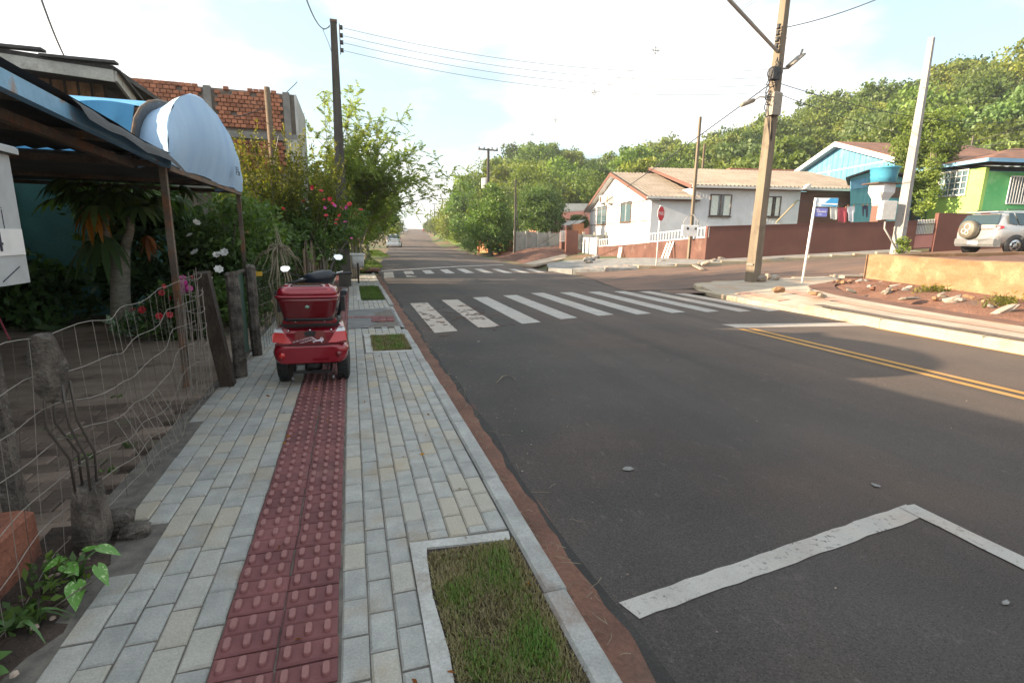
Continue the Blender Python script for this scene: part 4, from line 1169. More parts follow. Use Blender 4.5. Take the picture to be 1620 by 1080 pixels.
b.poly(inn); b.build('vault_sun_block', 'tarp_lining', cp)  # opaque backing added behind the end panel to keep sun off it
# bright tarpaulin over a frame behind the arch: sloping top, hanging folds, dark lining
def top_pt(i, j, dz=0.0):
    f = j/6; y = 6.15+2.1*f; x = (-1.93-.33*f)-i*.085
    return Vector((x, y, 2.585+.22*(y-6.15)+.02*math.sin(i*.6)*(1-f)-.03*math.sin(f*3.14)+dz))
for nm, mt, dz, lb_ in (('rear_tarpaulin', 'tarp', 0, 'bright blue tarpaulin over the rear of the carport'), ('rear_lining', 'tarp_lining', -.02, None)):
    b = MB(); vs = [top_pt(i, j, dz) for i in range(45) for j in range(7)]
    b.add(vs, [(i*7+j, (i+1)*7+j, (i+1)*7+j+1, i*7+j+1) for i in range(44) for j in range(6)], smooth=True); b.build(nm, mt, cp, label=lb_)
b = MB(); vs = []
for i in range(89):
    p_ = top_pt(i/2, 0)
    for k in range(5):
        f = k/4; vs.append(p_+Vector((-.10*f*(1 if i < 4 else .2), -.01-.03*f+.03*math.sin(i*.9)*f*(1+.5*math.sin(i*.23)), -.46*f+.015*math.sin(i*.5)*f)))
b.add(vs, [(i*5+k, (i+1)*5+k, (i+1)*5+k+1, i*5+k+1) for i in range(88) for k in range(4)], smooth=True)
b.build('hanging_fold', 'tarp', cp)
for i in (0, 14, 28, 42):
    MB().tube([top_pt(i, 0, -.035), top_pt(i, 6, -.035)], .015, 5).build('tarp_rail', 'steel_rust', cp)
MB().box((-3.7, 6.86, 2.03), (4.3, 3.1, .012)).build('inner_sheet', 'tarp_lining', cp)
for x in (-1.50, -1.74): MB().tube(arch(x, 5.36, 8.40, 1.98, 2.72, 14), .016, 5).build('hoop', 'steel_rust', cp)
for y in (5.3, 8.43): MB().bar((-1.48, y, 1.965), (-5.8, y, 2.02), .04, .05).build('side_beam', 'steel_rust', cp)
MB().bar((-1.48, 5.3, 1.94), (-1.48, 8.43, 1.94), .035, .05).build('end_beam', 'steel_rust', cp)
MB().bar((-1.5, 6.9, 1.95), (-5.6, 6.9, 2.0), .03, .04).build('cross_beam', 'steel_rust', cp)
# printed label on the end panel
p = Vector((-1.335, 7.55, 2.16))
lb = MB()
for dy, dz, w, h_ in ((-.07, 0, .008, .09), (.07, 0, .008, .09), (0, .045, .14, .008), (0, -.045, .14, .008), (0, .018, .10, .012), (0, -.012, .10, .012), (.13, -.02, .03, .05)):
    lb.box(p+Vector((0, dy, dz)), (.004, w, h_))
lb.build('printed_label', 'ink', cp)

# meter box on the fence line
mb = thing('meter_box', 'white and grey meter cabinet at the left edge with black figures', 'box', (-1.72, 2.7, 0))
MB().bbox((-1.62, 2.60, 1.45), (.22, 1.02, .60), .01).build('cabinet', 'box_grey', mb)
MB().box((-1.507, 2.60, 1.345), (.006, 1.0, .12)).build('white_band', 'white_paint', mb)
MB().bbox((-1.61, 2.60, 1.765), (.26, 1.06, .035), .01).build('lid', 'box_grey', mb)
MB().bar((-1.62, 2.9, -.05), (-1.62, 2.9, 1.16), .07).build('post', 'post_old', mb)
MB().box((-1.509, 2.98, 1.44), (.003, .002, .10)).build('scratch', 'ink', mb)
for y0, y1, z0, z1 in ((2.92, 2.98, 1.497, 1.499), (2.9, 3.04, 1.17, 1.23)):
    MB().bar((-1.5075, y0, z0), (-1.5075, y1, z1), .003).build('scratch', 'ink', mb)
def text_obj(s, size, name, mat, parent, M_, extrude=.002, shear=0.0):
    cu = bpy.data.curves.new(name+'_txt', 'FONT'); cu.body = s; cu.size = size; cu.extrude = extrude; cu.shear = shear
    cu.align_x = 'CENTER'; cu.align_y = 'CENTER'
    tmp = bpy.data.objects.new('tmp_text', cu); COL.objects.link(tmp)
    dg = bpy.context.evaluated_depsgraph_get(); dg.update()
    me = bpy.data.meshes.new_from_object(tmp.evaluated_get(dg))
    bpy.data.objects.remove(tmp); bpy.data.curves.remove(cu)
    me.materials.clear(); me.materials.append(MAT(mat)); me.transform(M_)
    off = OFF.get(parent.name, Vector((0, 0, 0))) if parent is not None else Vector((0, 0, 0))
    me.transform(Matrix.Translation(-off))
    return link_mesh(name, me, parent)
def frame(o, xd, yd):
    xd, yd = Vector(xd).normalized(), Vector(yd).normalized(); zd = xd.cross(yd)
    m = Matrix((xd, yd, zd)).transposed().to_4x4(); m.translation = Vector(o); return m
text_obj('104', .125, 'number', 'ink', mb, frame((-1.502, 2.845, 1.343), (0, 1, 0), (0, 0, 1)))

# broom in the yard
t = thing('broom', 'broom with pink handle and navy head standing at the left edge', 'broom', (-4.3, 7.2, 0))
p0, p1 = D(17, 541, 6.6), D(-12, 480, 6.8)
MB().tube([p0, p1], .012, 6).build('handle', 'pink_plastic', t)
MB().bbox(p0+Vector((0, 0, -.02)), (.2, .07, .07), .02).build('head', 'navy_plastic', t)
MB().box(p0+Vector((0, 0, -.085)), (.19, .05, .07)).build('bristle', 'cable', t)

# ------------------------------------------------------------------ timber house behind the canopy
h = thing('timber_house', 'timber house with bare brown planks above turquoise walls behind the canopy', 'house', (-6.2, 11, 0))
HX1, HY0, HY1 = -3.55, 10.2, 12.7
MB().box((-6.6, (HY0+HY1)/2, 1.3), (6.1, HY1-HY0, 2.6)).build('wall', 'turquoise', h)
k = 0; x = HX1-.02
while x > -9.6:
    w = .17; zt = 3.62+.04*(HX1-x)*.8
    MB().box((x-w/2, HY0-.012-.006*(k % 2), (2.6+zt)/2), (w-.012, .03, zt-2.6), r=random.random()).build('plank', 'plank_orange', h)
    MB().box((x, HY0-.028, (2.6+zt)/2), (.035, .02, zt-2.6), r=random.random()*.3).build('batten', 'wood_dark', h)
    x -= w+.003; k += 1
MB().box((-6.6, HY0+1.2, 3.1), (6.05, 2.3, .98)).build('upper_wall', 'wood_dark', h)
cA = AY(180, 112, 9.5); cB = AY(0, 85, 9.5)
sl = (cB.z-cA.z)/(cB.x-cA.x)
zl = lambda X: cA.z+sl*(X-cA.x)
rf = MB().prism([(cA.x, 9.5, zl(cA.x)), (-10, 9.5, zl(-10)), (-10, 9.5, zl(-10)+.07), (cA.x, 9.5, zl(cA.x)+.07)], (0, 3.4, 0)).build('roof', 'roof_dark', h)
b = MB()
for i in range(8):
    x0 = cA.x+.03-i*.86; b.box((x0-.42, 9.47, zl(x0-.42)+.075+.02*(i % 2)), (.9, .14, .035))
b.build('roof_edge', 'roof_dark', rf)
MB().prism([(cA.x, 9.46, zl(cA.x)-.16), (-10, 9.46, zl(-10)-.16), (-10, 9.46, zl(-10)), (cA.x, 9.46, zl(cA.x))], (0, .04, 0)).build('barge_board', 'fascia', rf)
cC = AY(213, 157, 10.3)
b = MB(); b.bar((cA.x+.01, 9.5, zl(cA.x)-.07), (cC.x, 10.3, cC.z-.05), .04, .15); b.build('side_fascia', 'fascia', rf)
MB().prism([(cA.x, 9.5, zl(cA.x)+.04), (cA.x+.09, 9.5, zl(cA.x)-.02), (cC.x+.09, 10.4, cC.z), (cC.x, 10.4, cC.z+.08)], (0, 0, .03)).build('hip_sheet', 'roof_dark', rf)
# doorway and shutter seen in the shade
MB().box((-5.4, HY0-.03, 1.0), (.9, .05, 2.0)).build('door', 'wood_dark', h)
MB().box((-7.0, HY0-.03, 1.3), (1.0, .05, 1.0)).build('shutter', 'turquoise', h)

# ------------------------------------------------------------------ unplastered brick building
BY = 14.0
h = thing('brick_building', 'unfinished building with bare orange hollow-brick wall and grey concrete ties', 'building', (-3, 15, 0))
bx0, bx1, bz1 = -5.4, -1.10, 4.62
core = MB().box(((bx0+bx1)/2, BY+1.35, bz1/2-.01), (bx1-bx0-.02, 2.6, bz1-.02)).build('wall', 'brick_mortar', h)
MB().box((bx1+.0, BY+1.3, bz1/2), (.05, 2.64, bz1-.06)).build('side_wall', 'plaster', h)
colx = [-1.30, -2.95, -4.95]
for x in colx[:2]: MB().box((x-.0, BY+.02, bz1/2+.005), (.15, .10, bz1)).build('concrete_column', 'concrete_raw', h)
zb = 3.62
MB().box(((bx0+bx1)/2, BY+.025, zb), (bx1-bx0, .09, .15)).build('concrete_beam', 'concrete_raw', h)
MB().box(((bx0+bx1)/2, BY+.02, 2.55), (bx1-bx0, .07, .5)).build('concrete_beam', 'concrete_raw', h)
MB().box((-1.2, BY+.015, 3.3), (.26, .10, .55)).build('plaster_patch', 'plaster', h)
bw, bh = .125, .088
bm = [MB().bbox((0, 0, 0), (bw-.014, bh-.012, .06), .006, R=Matrix.Rotation(math.pi/2, 3, 'X'), r=i/9).mesh('brick', 'brick') for i in range(10)]
cells = []
for row in range(21):
    z = 2.80+row*bh
    if abs(z-zb+.03) < .11 or z > bz1-.02: continue
    for c_ in range(36):
        x = bx1-.09-c_*bw-(bw/2 if row % 2 else 0)
        if x < bx0+.1 or any(abs(x-q) < .135 for q in colx[:2]): continue
        if random.random() < .014: continue
        if row > 18 and random.random() < .1: continue
        cells.append((x, z+.044))
cells.sort(key=lambda c: -c[0])
for x, z in cells[:300]:
    o = link_mesh('brick', random.choice(bm), h); o.location = Vector((x, BY+.012+random.uniform(-.006, .006), z))-OFF[h.name]
    o.rotation_euler = (0, random.uniform(-.015, .015), 0)
b = MB()
for x, z in cells[300:]: b.box((x, BY+.015, z), (bw-.014, .06, bh-.012), r=random.random())
b.build('brick_field', 'brick', h, kind='stuff')

# ------------------------------------------------------------------ utility pole on the left pavement with its rack
t = thing('utility_pole', 'dark square utility pole on the left pavement behind the scooter', 'pole', (-.185, 14.8, 0))
b = MB(); b.bar((-.19, 14.8, -.1), (-.165, 14.8, 6.55), .33, .24, w2=.15, h2=.14, up=(0, 1, 0)); b.build('shaft', 'pole_dark', t)
MB().box((-.165, 14.8, 6.56), (.17, .16, .05)).build('cap', 'steel_rust', t)
MB().bar((-.03, 14.74, 5.8), (-.03, 14.74, 6.5), .02).build('rack', 'steel_rust', t)
ins_z = [6.42, 6.24, 6.08, 5.90]
INS = MB().lathe([(.02, -.045), (.045, -.04), (.028, 0), (.045, .04), (.02, .045)], (0, 0, 0), 10).mesh('insulator', 'cable')
for z in ins_z:
    o = link_mesh('insulator', INS, t); o.location = Vector((.01, 14.74, z))-OFF[t.name]
MB().box((-.2, 14.62, 3.7), (.1, .03, .03)).build('step_bolt', 'steel_rust', t)
b = MB(); b.tube([(-.26, 14.8, 6.42), (-.42, 14.7, 6.3), (-.3, 14.66, 6.0), (-.24, 14.66, 5.8)], .008, 4); b.build('service_loop', 'cable', t)
t = thing('timber_pole', 'thin weathered timber service pole in front of the brick wall', 'pole', (-1.55, 13.2, 0))
p = AY(422, 138, 13.2); b = MB(); b.tube([(p.x, 13.2, -.1), (p.x+.02, 13.2, 2.2), (p.x, 13.2, p.z)], [.085, .075, .06], 8); b.build('shaft', 'wood_board', t)
MB().tube([(p.x+.05, 13.1, 3.7), (p.x+.18, 13.1, 3.5), (p.x+.05, 13.1, 3.0), (p.x+.07, 13.1, 2.4)], .01, 4).build('drop_cable', 'cable', t)
# trash box on a post, wire basket
t = thing('trash_box', 'white plastic trash box on a dark post beside the utility pole', 'bin', (.17, 15.7, 0))
MB().bar((.17, 15.6, 0), (.17, 15.6, .82), .05).build('post', 'wood_dark', t)
b = MB(); b.loft([rr(.30, .26, .04, 3, .45, .19, 15.72), rr(.34, .30, .04, 3, .62, .18, 15.72), rr(.36, .31, .04, 3, .8, .18, 15.72)]); b.build('body', 'white_dirty', t)
MB().bbox((.17, 15.72, .825), (.42, .34, .045), .012).build('lid', 'white_paint', t)
t = thing('wire_basket', 'white wire waste basket standing past the dark utility pole', 'bin', (-.62, 18.2, 0))
c = AY(521, 405, 16.2)
for k in range(12):
    a = 2*math.pi*k/12
    MB().tube([(c.x+.14*math.cos(a), 16.2+.14*math.sin(a), c.z-.1), (c.x+.19*math.cos(a), 16.2+.19*math.sin(a), c.z+.2)], .011, 4).build('bar', 'white_paint', t)
for dz, r_ in ((-.1, .14), (.05, .165), (.2, .19)):
    MB().tube([(c.x+r_*math.cos(a), 16.2+r_*math.sin(a), c.z+dz) for a in np.linspace(0, 6.283, 17)[:-1]], .012, 4, closed=True).build('hoop', 'white_paint', t)
MB().bar((c.x, 16.2, 0), (c.x, 16.2, c.z-.1), .05).build('post', 'wood_dark', t)

# grassy verge, red earth and kerb beyond the corner
MB().box((-.9, 24.3, -.04), (4.0, 5.2, .09)).build('verge_path', 'red_dirt', kind='structure')
grass_bed('grass', 'bright green grass verge on the far left beyond the trash box', -.9, 1.25, 22.3, 27.5, 9000, .14, 7, mat='grass_far', z=0)
grass_bed('grass', 'narrow green verge in front of the parked white hatchback', 1.2, 2.3, 33, 46, 5000, .16, 8, mat='grass_far', z=0)
# ------------------------------------------------------------------ red mobility scooter
def carpaint(name, c, rough=.28, metal=.25):
    def f(m):
        nt = m.node_tree; b = bsdf(m)
        col = ramp(nt, noise(nt, 3, 3), [(.3, [x*.92 for x in c]), (.7, c)])
        put(nt, b, 'Base Color', col); b.inputs['Roughness'].default_value = rough; b.inputs['Metallic'].default_value = metal
        b.inputs['Coat Weight'].default_value = .8; b.inputs['Coat Roughness'].default_value = .06
    MDEF[name] = f
carpaint('scooter_red', (.26, .004, .016), .22); carpaint('scooter_red_deep', (.15, .003, .009), .22)
plain('tyre', (.018, .018, .019), .8); plain('black_plastic', (.016, .016, .018), .45); plain('black_vinyl', (.014, .018, .028), .38)
plain('chrome', (.7, .7, .72), .15, 1.0); plain('rim_grey', (.22, .22, .23), .4, .8)
def mirror_mat(m):
    b = bsdf(m); b.inputs['Base Color'].default_value = (.92, .94, .95, 1); b.inputs['Metallic'].default_value = 1; b.inputs['Roughness'].default_value = .03
    bump(m.node_tree, b, noise(m.node_tree, 2, 1), .01, .01)
MDEF['mirror'] = mirror_mat
plain('lens_red', (.55, .012, .008), .12, coat=.9); plain('lens_clear', (.70, .72, .76), .12, coat=.8); plain('lens_dark', (.16, .004, .008), .2, coat=.6)
plain('badge_green', (.10, .32, .22), .4); plain('sticker', (.80, .72, .80), .5)

S = thing('mobility_scooter', 'glossy red mobility scooter with top box parked on the paved footpath', 'mobility scooter', (-.395, 5.02, .003), math.radians(-2.5), local=True)
def wheel_mesh(R_, w, name='tyre', mat='tyre'):
    prof = [(R_*.62, -w*.42), (R_*.9, -w*.5), (R_*.985, -w*.36), (R_, -w*.12), (R_, w*.12), (R_*.985, w*.36), (R_*.9, w*.5), (R_*.62, w*.42)]
    return prof
RX = Matrix.Rotation(math.pi/2, 3, 'Y')
def wheel(parent, c, R_, w, n=28, rim='rim_grey'):
    wt = MB().lathe(wheel_mesh(R_, w), c, n, RX).build('wheel', 'tyre', parent)
    b = MB()
    for k in range(n):                                 # tread blocks
        a = 2*math.pi*k/n
        for sx in (-1, 1):
            b.box(Vector(c)+Vector((sx*w*.24, (R_+.001)*math.cos(a+.06*sx), (R_+.001)*math.sin(a+.06*sx))), (w*.34, R_*.10, .010), R=Matrix.Rotation(a-math.pi/2, 3, 'X'))
    b.build('tread', 'tyre', wt)
    MB().lathe([(.02, -w*.3), (R_*.6, -w*.36), (R_*.64, 0), (R_*.6, w*.36), (.02, w*.3)], c, 16, RX).build('rim', rim, wt)
    return wt
for sx in (-1, 1): wheel(S, (sx*.268, .23, .195), .195, .105)
wheel(S, (0, 1.28, .175), .175, .10)
def ring_y(y, pts): return [Vector((x, y, z)) for x, z in pts]
def body_ring(w, z0, z1, rad, n=5, cx=0.0, k=1.0):       # rounded rectangle in xz
    out = []
    for sx, sz, a0 in ((1, 1, 0), (-1, 1, 90), (-1, -1, 180), (1, -1, 270)):
        for i in range(n+1):
            a = math.radians(a0+90*i/n); ww = w if sz > 0 else w*k
            out.append((cx+sx*(ww/2-rad)+rad*math.cos(a), (z0+z1)/2+sz*((z1-z0)/2-rad)+rad*math.sin(a)))
    return out
# rear fairing (trunk)
b = MB(); b.loft([ring_y(y, body_ring(w, z0, z1, r_)) for y, w, z0, z1, r_ in ((-.005, .50, .33, .50, .05), (.0, .555, .32, .52, .06), (.05, .61, .31, .545, .07), (.16, .63, .30, .565, .08), (.34, .60, .30, .57, .08), (.52, .46, .28, .55, .08), (.62, .38, .26, .50, .08))])
body = b.build('rear_fairing', 'scooter_red', S)
# bumper
b = MB(); b.loft([ring_y(y, body_ring(w, z0, z1, r_, k=.97)) for y, w, z0, z1, r_ in ((-.075, .50, .235, .375, .05), (-.068, .585, .225, .39, .06), (-.03, .645, .215, .40, .07), (.06, .665, .215, .40, .07), (.20, .66, .26, .41, .06))])
bumper = b.build('bumper', 'scooter_red', S)
b = MB(); b.loft([ring_y(y, body_ring(.60, .395, .412, .006)) for y in (-.066, -.02)]); b.build('bumper_lip', 'scooter_red_deep', bumper)
for sx in (-1, 1):
    MB().lathe([(.001, .012), (.024, .010), (.027, 0), (.027, -.02)], (sx*.245, -.073, .305), 16, Matrix.Rotation(math.pi/2, 3, 'X') @ Matrix.Identity(3)).build('round_reflector', 'lens_red' if sx < 0 else 'lens_dark', bumper)
MB().box((.09, -.079, .262), (.145, .004, .024), R=Matrix.Rotation(.2, 3, 'X')).build('bumper_slot', 'scooter_red', bumper)
# recessed number panel with frame ribs
MB().prism([(-.14, -.020, .415), (.14, -.020, .415), (.125, -.012, .515), (-.125, -.012, .515)], (0, .02, 0)).build('number_panel', 'scooter_red_deep', body)
for sx in (-1, 1):
    MB().prism([(sx*.19, -.035, .41), (sx*.175, -.035, .41), (sx*.225, -.010, .535), (sx*.24, -.010, .535)], (0, .03, 0)).build('rib', 'scooter_red', body)
# tail lights
for sx in (-1, 1):
    b = MB(); pr = [(sx*.150, -.048, .402), (sx*.322, -.034, .425), (sx*.326, -.022, .485), (sx*.308, -.008, .512), (sx*.225, -.016, .505)]
    if sx < 0: pr = pr[::-1]
    b.prism(pr, (0, .05, 0)); tl = b.build('tail_light', 'lens_red', S)
    b = MB(); pr = [(sx*.225, -.018, .507), (sx*.310, -.010, .512), (sx*.300, .004, .545), (sx*.25, .0, .548)]
    if sx < 0: pr = pr[::-1]
    b.prism(pr, (0, .04, 0)); b.build('indicator_lens', 'lens_clear', tl)
    MB().lathe([(.001, .006), (.010, .004), (.011, -.01)], (sx*.185, -.02, .525), 8, Matrix.Rotation(math.pi/2, 3, 'X')).build('screw', 'chrome', body)
MB().bbox((0, -.03, .497), (.09, .03, .04), .008).build('plate_lamp', 'black_plastic', body)
MB().lathe([(.001, .016), (.012, .012), (.014, 0)], (0, -.02, .527), 10, Matrix.Rotation(math.pi/2, 3, 'X')).build('lock', 'chrome', body)
# sticker: two slanted lines of lettering and a little truck
sl_ = Vector((1, 0, .26)).normalized(); up_ = Vector((-.26, 0, 1)).normalized()
text_obj('DE SEU A GUINCHO', .0185, 'lettering', 'sticker', body, frame((-.068, -.0365, .4415), sl_, up_), .0008)
text_obj('NAO SUPORTE', .0185, 'lettering', 'sticker', body, frame((-.03, -.0385, .4265), sl_, up_), .0008)
b = MB()
y_ = -.037
b.prism([(.02, y_, .418), (.115, y_, .428), (.118, y_, .444), (.085, y_, .442), (.06, y_, .434), (.024, y_, .427)], (0, .003, 0))
b.prism([(.012, y_, .462), (.02, y_, .464), (.058, y_, .436), (.05, y_, .432)], (0, .003, 0))
b.prism([(.084, y_, .440), (.090, y_, .458), (.108, y_, .460), (.117, y_, .444), (.11, y_, .444), (.105, y_, .453), (.095, y_, .452), (.091, y_, .442)], (0, .003, 0))
for x in (.03, .098): b.lathe([(.008, -.002), (.008, .002)], (x, y_+.002, .418), 10, Matrix.Rotation(math.pi/2, 3, 'X'))
b.build('truck_sticker', 'sticker', body)
# red cross bar under the box, seat base, seat
MB().loft([ring_y(y, body_ring(.47, .578, .622, .018)) for y in (.03, .10)]).build('rear_bar', 'scooter_red', S)
for sx in (-1, 1): MB().lathe([(.001, .006), (.010, .003), (.010, -.01)], (sx*.125, .028, .60), 10, Matrix.Rotation(math.pi/2, 3, 'X')).build('bolt', 'chrome', S)
MB().loft([ring_y(y, body_ring(.50, .545, .60, .02)) for y in (.06, .55)]).build('seat_base', 'black_plastic', S)
seat = MB().loft([[Vector(p) for p in ring] for ring in (rr(.40, .40, .06, 4, .62, 0, .48), rr(.46, .44, .08, 4, .66, 0, .48), rr(.46, .44, .08, 4, .71, 0, .48), rr(.40, .38, .08, 4, .735, 0, .48))]).build('seat', 'black_vinyl', S)
MB().loft([ring_y(y, body_ring(w, .66, z1, .06)) for y, w, z1 in ((.225, .36, .80), (.245, .43, .855), (.30, .44, .865), (.33, .38, .84))]).build('backrest', 'black_vinyl', S)
for sx in (-1, 1):
    arm = MB().tube([(sx*.24, .25, .62), (sx*.27, .26, .74), (sx*.285, .30, .835), (sx*.29, .55, .84)], .016, 8).build('armrest', 'black_plastic', S)
    MB().loft([[Vector((sx*.295+x, y, z)) for x, z in body_ring(.065, .815, .86, .02)] for y in (.24, .27, .5, .53)]).build('arm_pad', 'black_vinyl', arm)
    MB().bbox((sx*.285, .26, .74), (.04, .09, .15), .01).build('arm_hinge', 'black_plastic', arm)
# top box: tapered tub and lid
tub = [(.635, .40, .25, .02), (.65, .44, .27, .03), (.70, .465, .30, .04), (.80, .515, .345, .04), (.835, .53, .355, .04)]
bx = MB().loft([rr(w, d_, r_+.03, 4, z, 0, .06) for z, w, d_, r_ in tub]).build('top_box', 'scooter_red_deep', S)
MB().loft([rr(w, d_, .07, 4, z, 0, .06) for z, w, d_ in ((.832, .545, .37), (.848, .552, .375), (.854, .53, .36))]).build('rim_seal', 'scooter_red', bx)
lid = MB().loft([rr(w, d_, .08, 5, z, 0, cy) for z, w, d_, cy in ((.852, .525, .355, .06), (.89, .51, .335, .062), (.922, .475, .285, .072), (.938, .40, .21, .085), (.943, .30, .13, .09))]).build('lid', 'scooter_red', bx)
b = MB(); b.prism([(-.17, -.104, .880), (.17, -.104, .880), (.20, -.088, .905), (-.20, -.088, .905)], (0, .012, .006)); b.build('lid_reflector', 'lens_red', lid)
for sx in (-1, 1): MB().bbox((sx*.175, .0, .936), (.04, .05, .024), .008).build('lid_hinge', 'scooter_red', lid)
MB().tube([(-.14, -.03, .93), (-.12, -.035, .942), (.12, -.035, .942), (.14, -.03, .93)], .006, 6).build('lid_rail', 'black_plastic', lid)
MB().lathe([(.001, .008), (.019, .006), (.021, -.004)], (0, -.098, .757), 18, Matrix.Rotation(math.pi/2, 3, 'X')).build('badge', 'badge_green', bx)
b = MB()
for k in range(3):
    a = math.pi/2+k*2.094; b.prism([Vector((0, -.1065, .757)), Vector((.014*math.cos(a-.25), -.1065, .757+.014*math.sin(a-.25))), Vector((.014*math.cos(a+.25), -.1065, .757+.014*math.sin(a+.25)))], (0, .002, 0))
b.build('badge_star', 'white_paint', bx)
MB().bbox((0, -.101, .79), (.03, .012, .022), .004).build('key_lock', 'black_plastic', bx)
MB().loft([rr(w, d_, .05, 4, z, 0, .06) for z, w, d_ in ((.618, .42, .25), (.64, .44, .27), (.646, .43, .26))]).build('box_mount', 'black_plastic', S)
# floor, front column, dash, handlebar
MB().bbox((0, .85, .235), (.40, .62, .05), .02).build('footboard', 'black_plastic', S)
MB().loft([[Vector((x, y0+(z-.3)*k_, z)) for x, y0, k_, z in []] or rr(w, d_, .06, 4, z, 0, cy) for z, w, d_, cy in ((.25, .36, .16, 1.17), (.45, .34, .15, 1.14), (.68, .28, .14, 1.07), (.82, .26, .15, 1.02))]).build('front_shield', 'scooter_red', S)
MB().loft([[Vector((x, 1.30+y, .2+z)) for x, y, z in [(.075*math.cos(a), .26*u, .0) for a in ()]] or rr(.17, .44, .07, 4, z, 0, 1.27) for z in (.30, .37, .40)]).build('front_mudguard', 'scooter_red', S)
hbA = Matrix.Rotation(math.radians(14), 3, 'Z') @ Matrix.Rotation(math.radians(-9), 3, 'Y')
hc = Vector((.02, .93, .94))
def H(x, y, z): return hc + hbA @ Vector((x, y, z))
dash = MB().loft([[H(x*k, y*k2, z) for x, y in ((.17, .05), (.12, .10), (-.12, .10), (-.17, .05), (-.15, -.03), (-.07, -.09), (.07, -.09), (.15, -.03))] for k, k2, z in ((.7, .7, -.075), (1.0, 1.0, -.03), (1.0, 1.0, .02), (.72, .7, .055))]).build('handlebar_cover', 'black_vinyl', S)
MB().prism([H(-.07, -.055, .048), H(.07, -.055, .048), H(.05, .03, .062), H(-.05, .03, .062)], (0, 0, .006)).build('display', 'black_plastic', dash)
MB().tube([H(-.33, -.07, -.01), H(-.2, -.02, .0), H(.2, -.02, .0), H(.33, -.07, -.01)], [.017, .014, .014, .017], 8).build('handlebar', 'black_plastic', S)
for sx in (-1, 1):
    MB().tube([H(sx*.17, -.03, .015), H(sx*.26, .07, .01)], .006, 6).build('brake_lever', 'chrome', S)
    e = Vector((-.29, .80, 1.035)) if sx < 0 else Vector((.205, .97, 1.15))
    MB().tube([H(sx*.14, .0, .02), e+Vector((-sx*.035, .03, -.06)), e+Vector((-sx*.02, .02, -.01))], [.008, .007, .006], 6).build('mirror_stalk', 'black_plastic', S)
    pts2 = [(-.047, .004), (-.034, .026), (.02, .029), (.046, .016), (.046, -.012), (.022, -.029), (-.02, -.026)]
    mp_ = [e+Vector((sx*.01+(x if sx > 0 else -x), .34*z, z)) for x, z in pts2]
    if sx < 0: mp_ = mp_[::-1]
    sh = MB().prism([p+Vector(((p.x-e.x)*.08, .004, (p.z-e.z)*.1)) for p in mp_], (0, .022, 0)).build('mirror', 'black_plastic', S)
    tilt = Matrix.Rotation(math.radians(0), 3, 'X')
    MB().add(mp_, [tuple(range(7))]).build('mirror_glass', 'mirror', sh)
# chassis seen under the bumper
MB().bar((-.2, .23, .17), (.2, .23, .17), .05, .05).build('axle', 'black_plastic', S)
MB().loft([rr(.16, .16, .05, 3, z, -.01, .2) for z in (.11, .14, .22)]).build('gearbox', 'black_plastic', S)
MB().bar((-.17, .04, .115), (.17, .04, .115), .022).build('anti_tip_bar', 'black_plastic', S)
for sx in (-1, 1):
    MB().bar((sx*.16, .04, .115), (sx*.17, .2, .25), .02).build('anti_tip_arm', 'black_plastic', S)
    MB().lathe([(.022, -.01), (.026, 0), (.022, .01)], (sx*.18, .02, .06), 10, RX).build('anti_tip_wheel', 'rim_grey', S)

# shut lines, side seams, cables and a film of dust
for sx in (-1, 1):
    MB().tube([(sx*.317, .02, .47), (sx*.319, .16, .50), (sx*.305, .34, .50)], .0025, 4).build('panel_seam', 'black_plastic', body)
    MB().tube([H(sx*.2, -.02, .01), H(sx*.12, .05, -.06), (sx*.05, 1.02, .78)], .005, 5).build('brake_cable', 'black_plastic', S)
MB().tube([(-.29, -.012, .545), (0, -.016, .552), (.29, -.012, .545)], .0028, 4).build('lid_seam', 'black_plastic', body)
MB().tube([(-.26, -.062, .395), (0, -.079, .393), (.26, -.062, .395)], .003, 4).build('bumper_seam', 'black_plastic', bumper)
# ------------------------------------------------------------------ materials, right side
surf('house_white', (.66, .66, .69), (.74, .74, .77), 1.5, .85, fine=40, finev=.05, bmp=.15, stain=(.60, .59, .58), stain_scale=1)
surf('wall_brown', (.125, .050, .038), (.155, .062, .047), 1.2, .8, fine=40, finev=.1, bmp=.3)
surf('wall_brown_worn', (.095, .042, .032), (.14, .065, .05), 1.6, .85, fine=30, finev=.2, stain=(.24, .16, .13), stain_scale=1.4, stain_pos=(.58, .8))
surf('tile_roof', (.25, .21, .17), (.34, .285, .235), 1.2, .9, fine=18, finev=.2, var=.12, stain=(.30, .25, .21), stain_scale=.8)
surf('tile_brown', (.16, .075, .05), (.25, .12, .08), 1.5, .9, fine=14, finev=.3, stain=(.12, .10, .085), stain_scale=1.2)
surf('tile_red', (.38, .13, .09), (.5, .2, .14), 1.5, .9, fine=14, finev=.2)
surf('metal_roof', (.36, .40, .44), (.48, .52, .55), 1, .6, fine=20, metal=.3)
surf('house_blue', (.09, .27, .42), (.13, .33, .48), 1.3, .8, fine=30, finev=.06, stretch=(6, 6, .6), stain=(.20, .40, .54), stain_scale=.8)
surf('house_teal', (.07, .25, .30), (.10, .31, .36), 1.3, .8, fine=30, finev=.08, stretch=(6, 6, .6))
surf('house_lime', (.34, .56, .13), (.40, .62, .17), 1.3, .85, fine=30, finev=.05)
surf('house_green', (.10, .45, .16), (.16, .52, .20), 1.0, .85, fine=30, finev=.06, stain=(.24, .55, .26), stain_scale=1.2)
surf('house_pink', (.50, .22, .19), (.58, .27, .23), 1.3, .85, fine=30, finev=.06)
surf('hut_orange', (.36, .15, .07), (.45, .20, .10), 1.3, .85, fine=30)
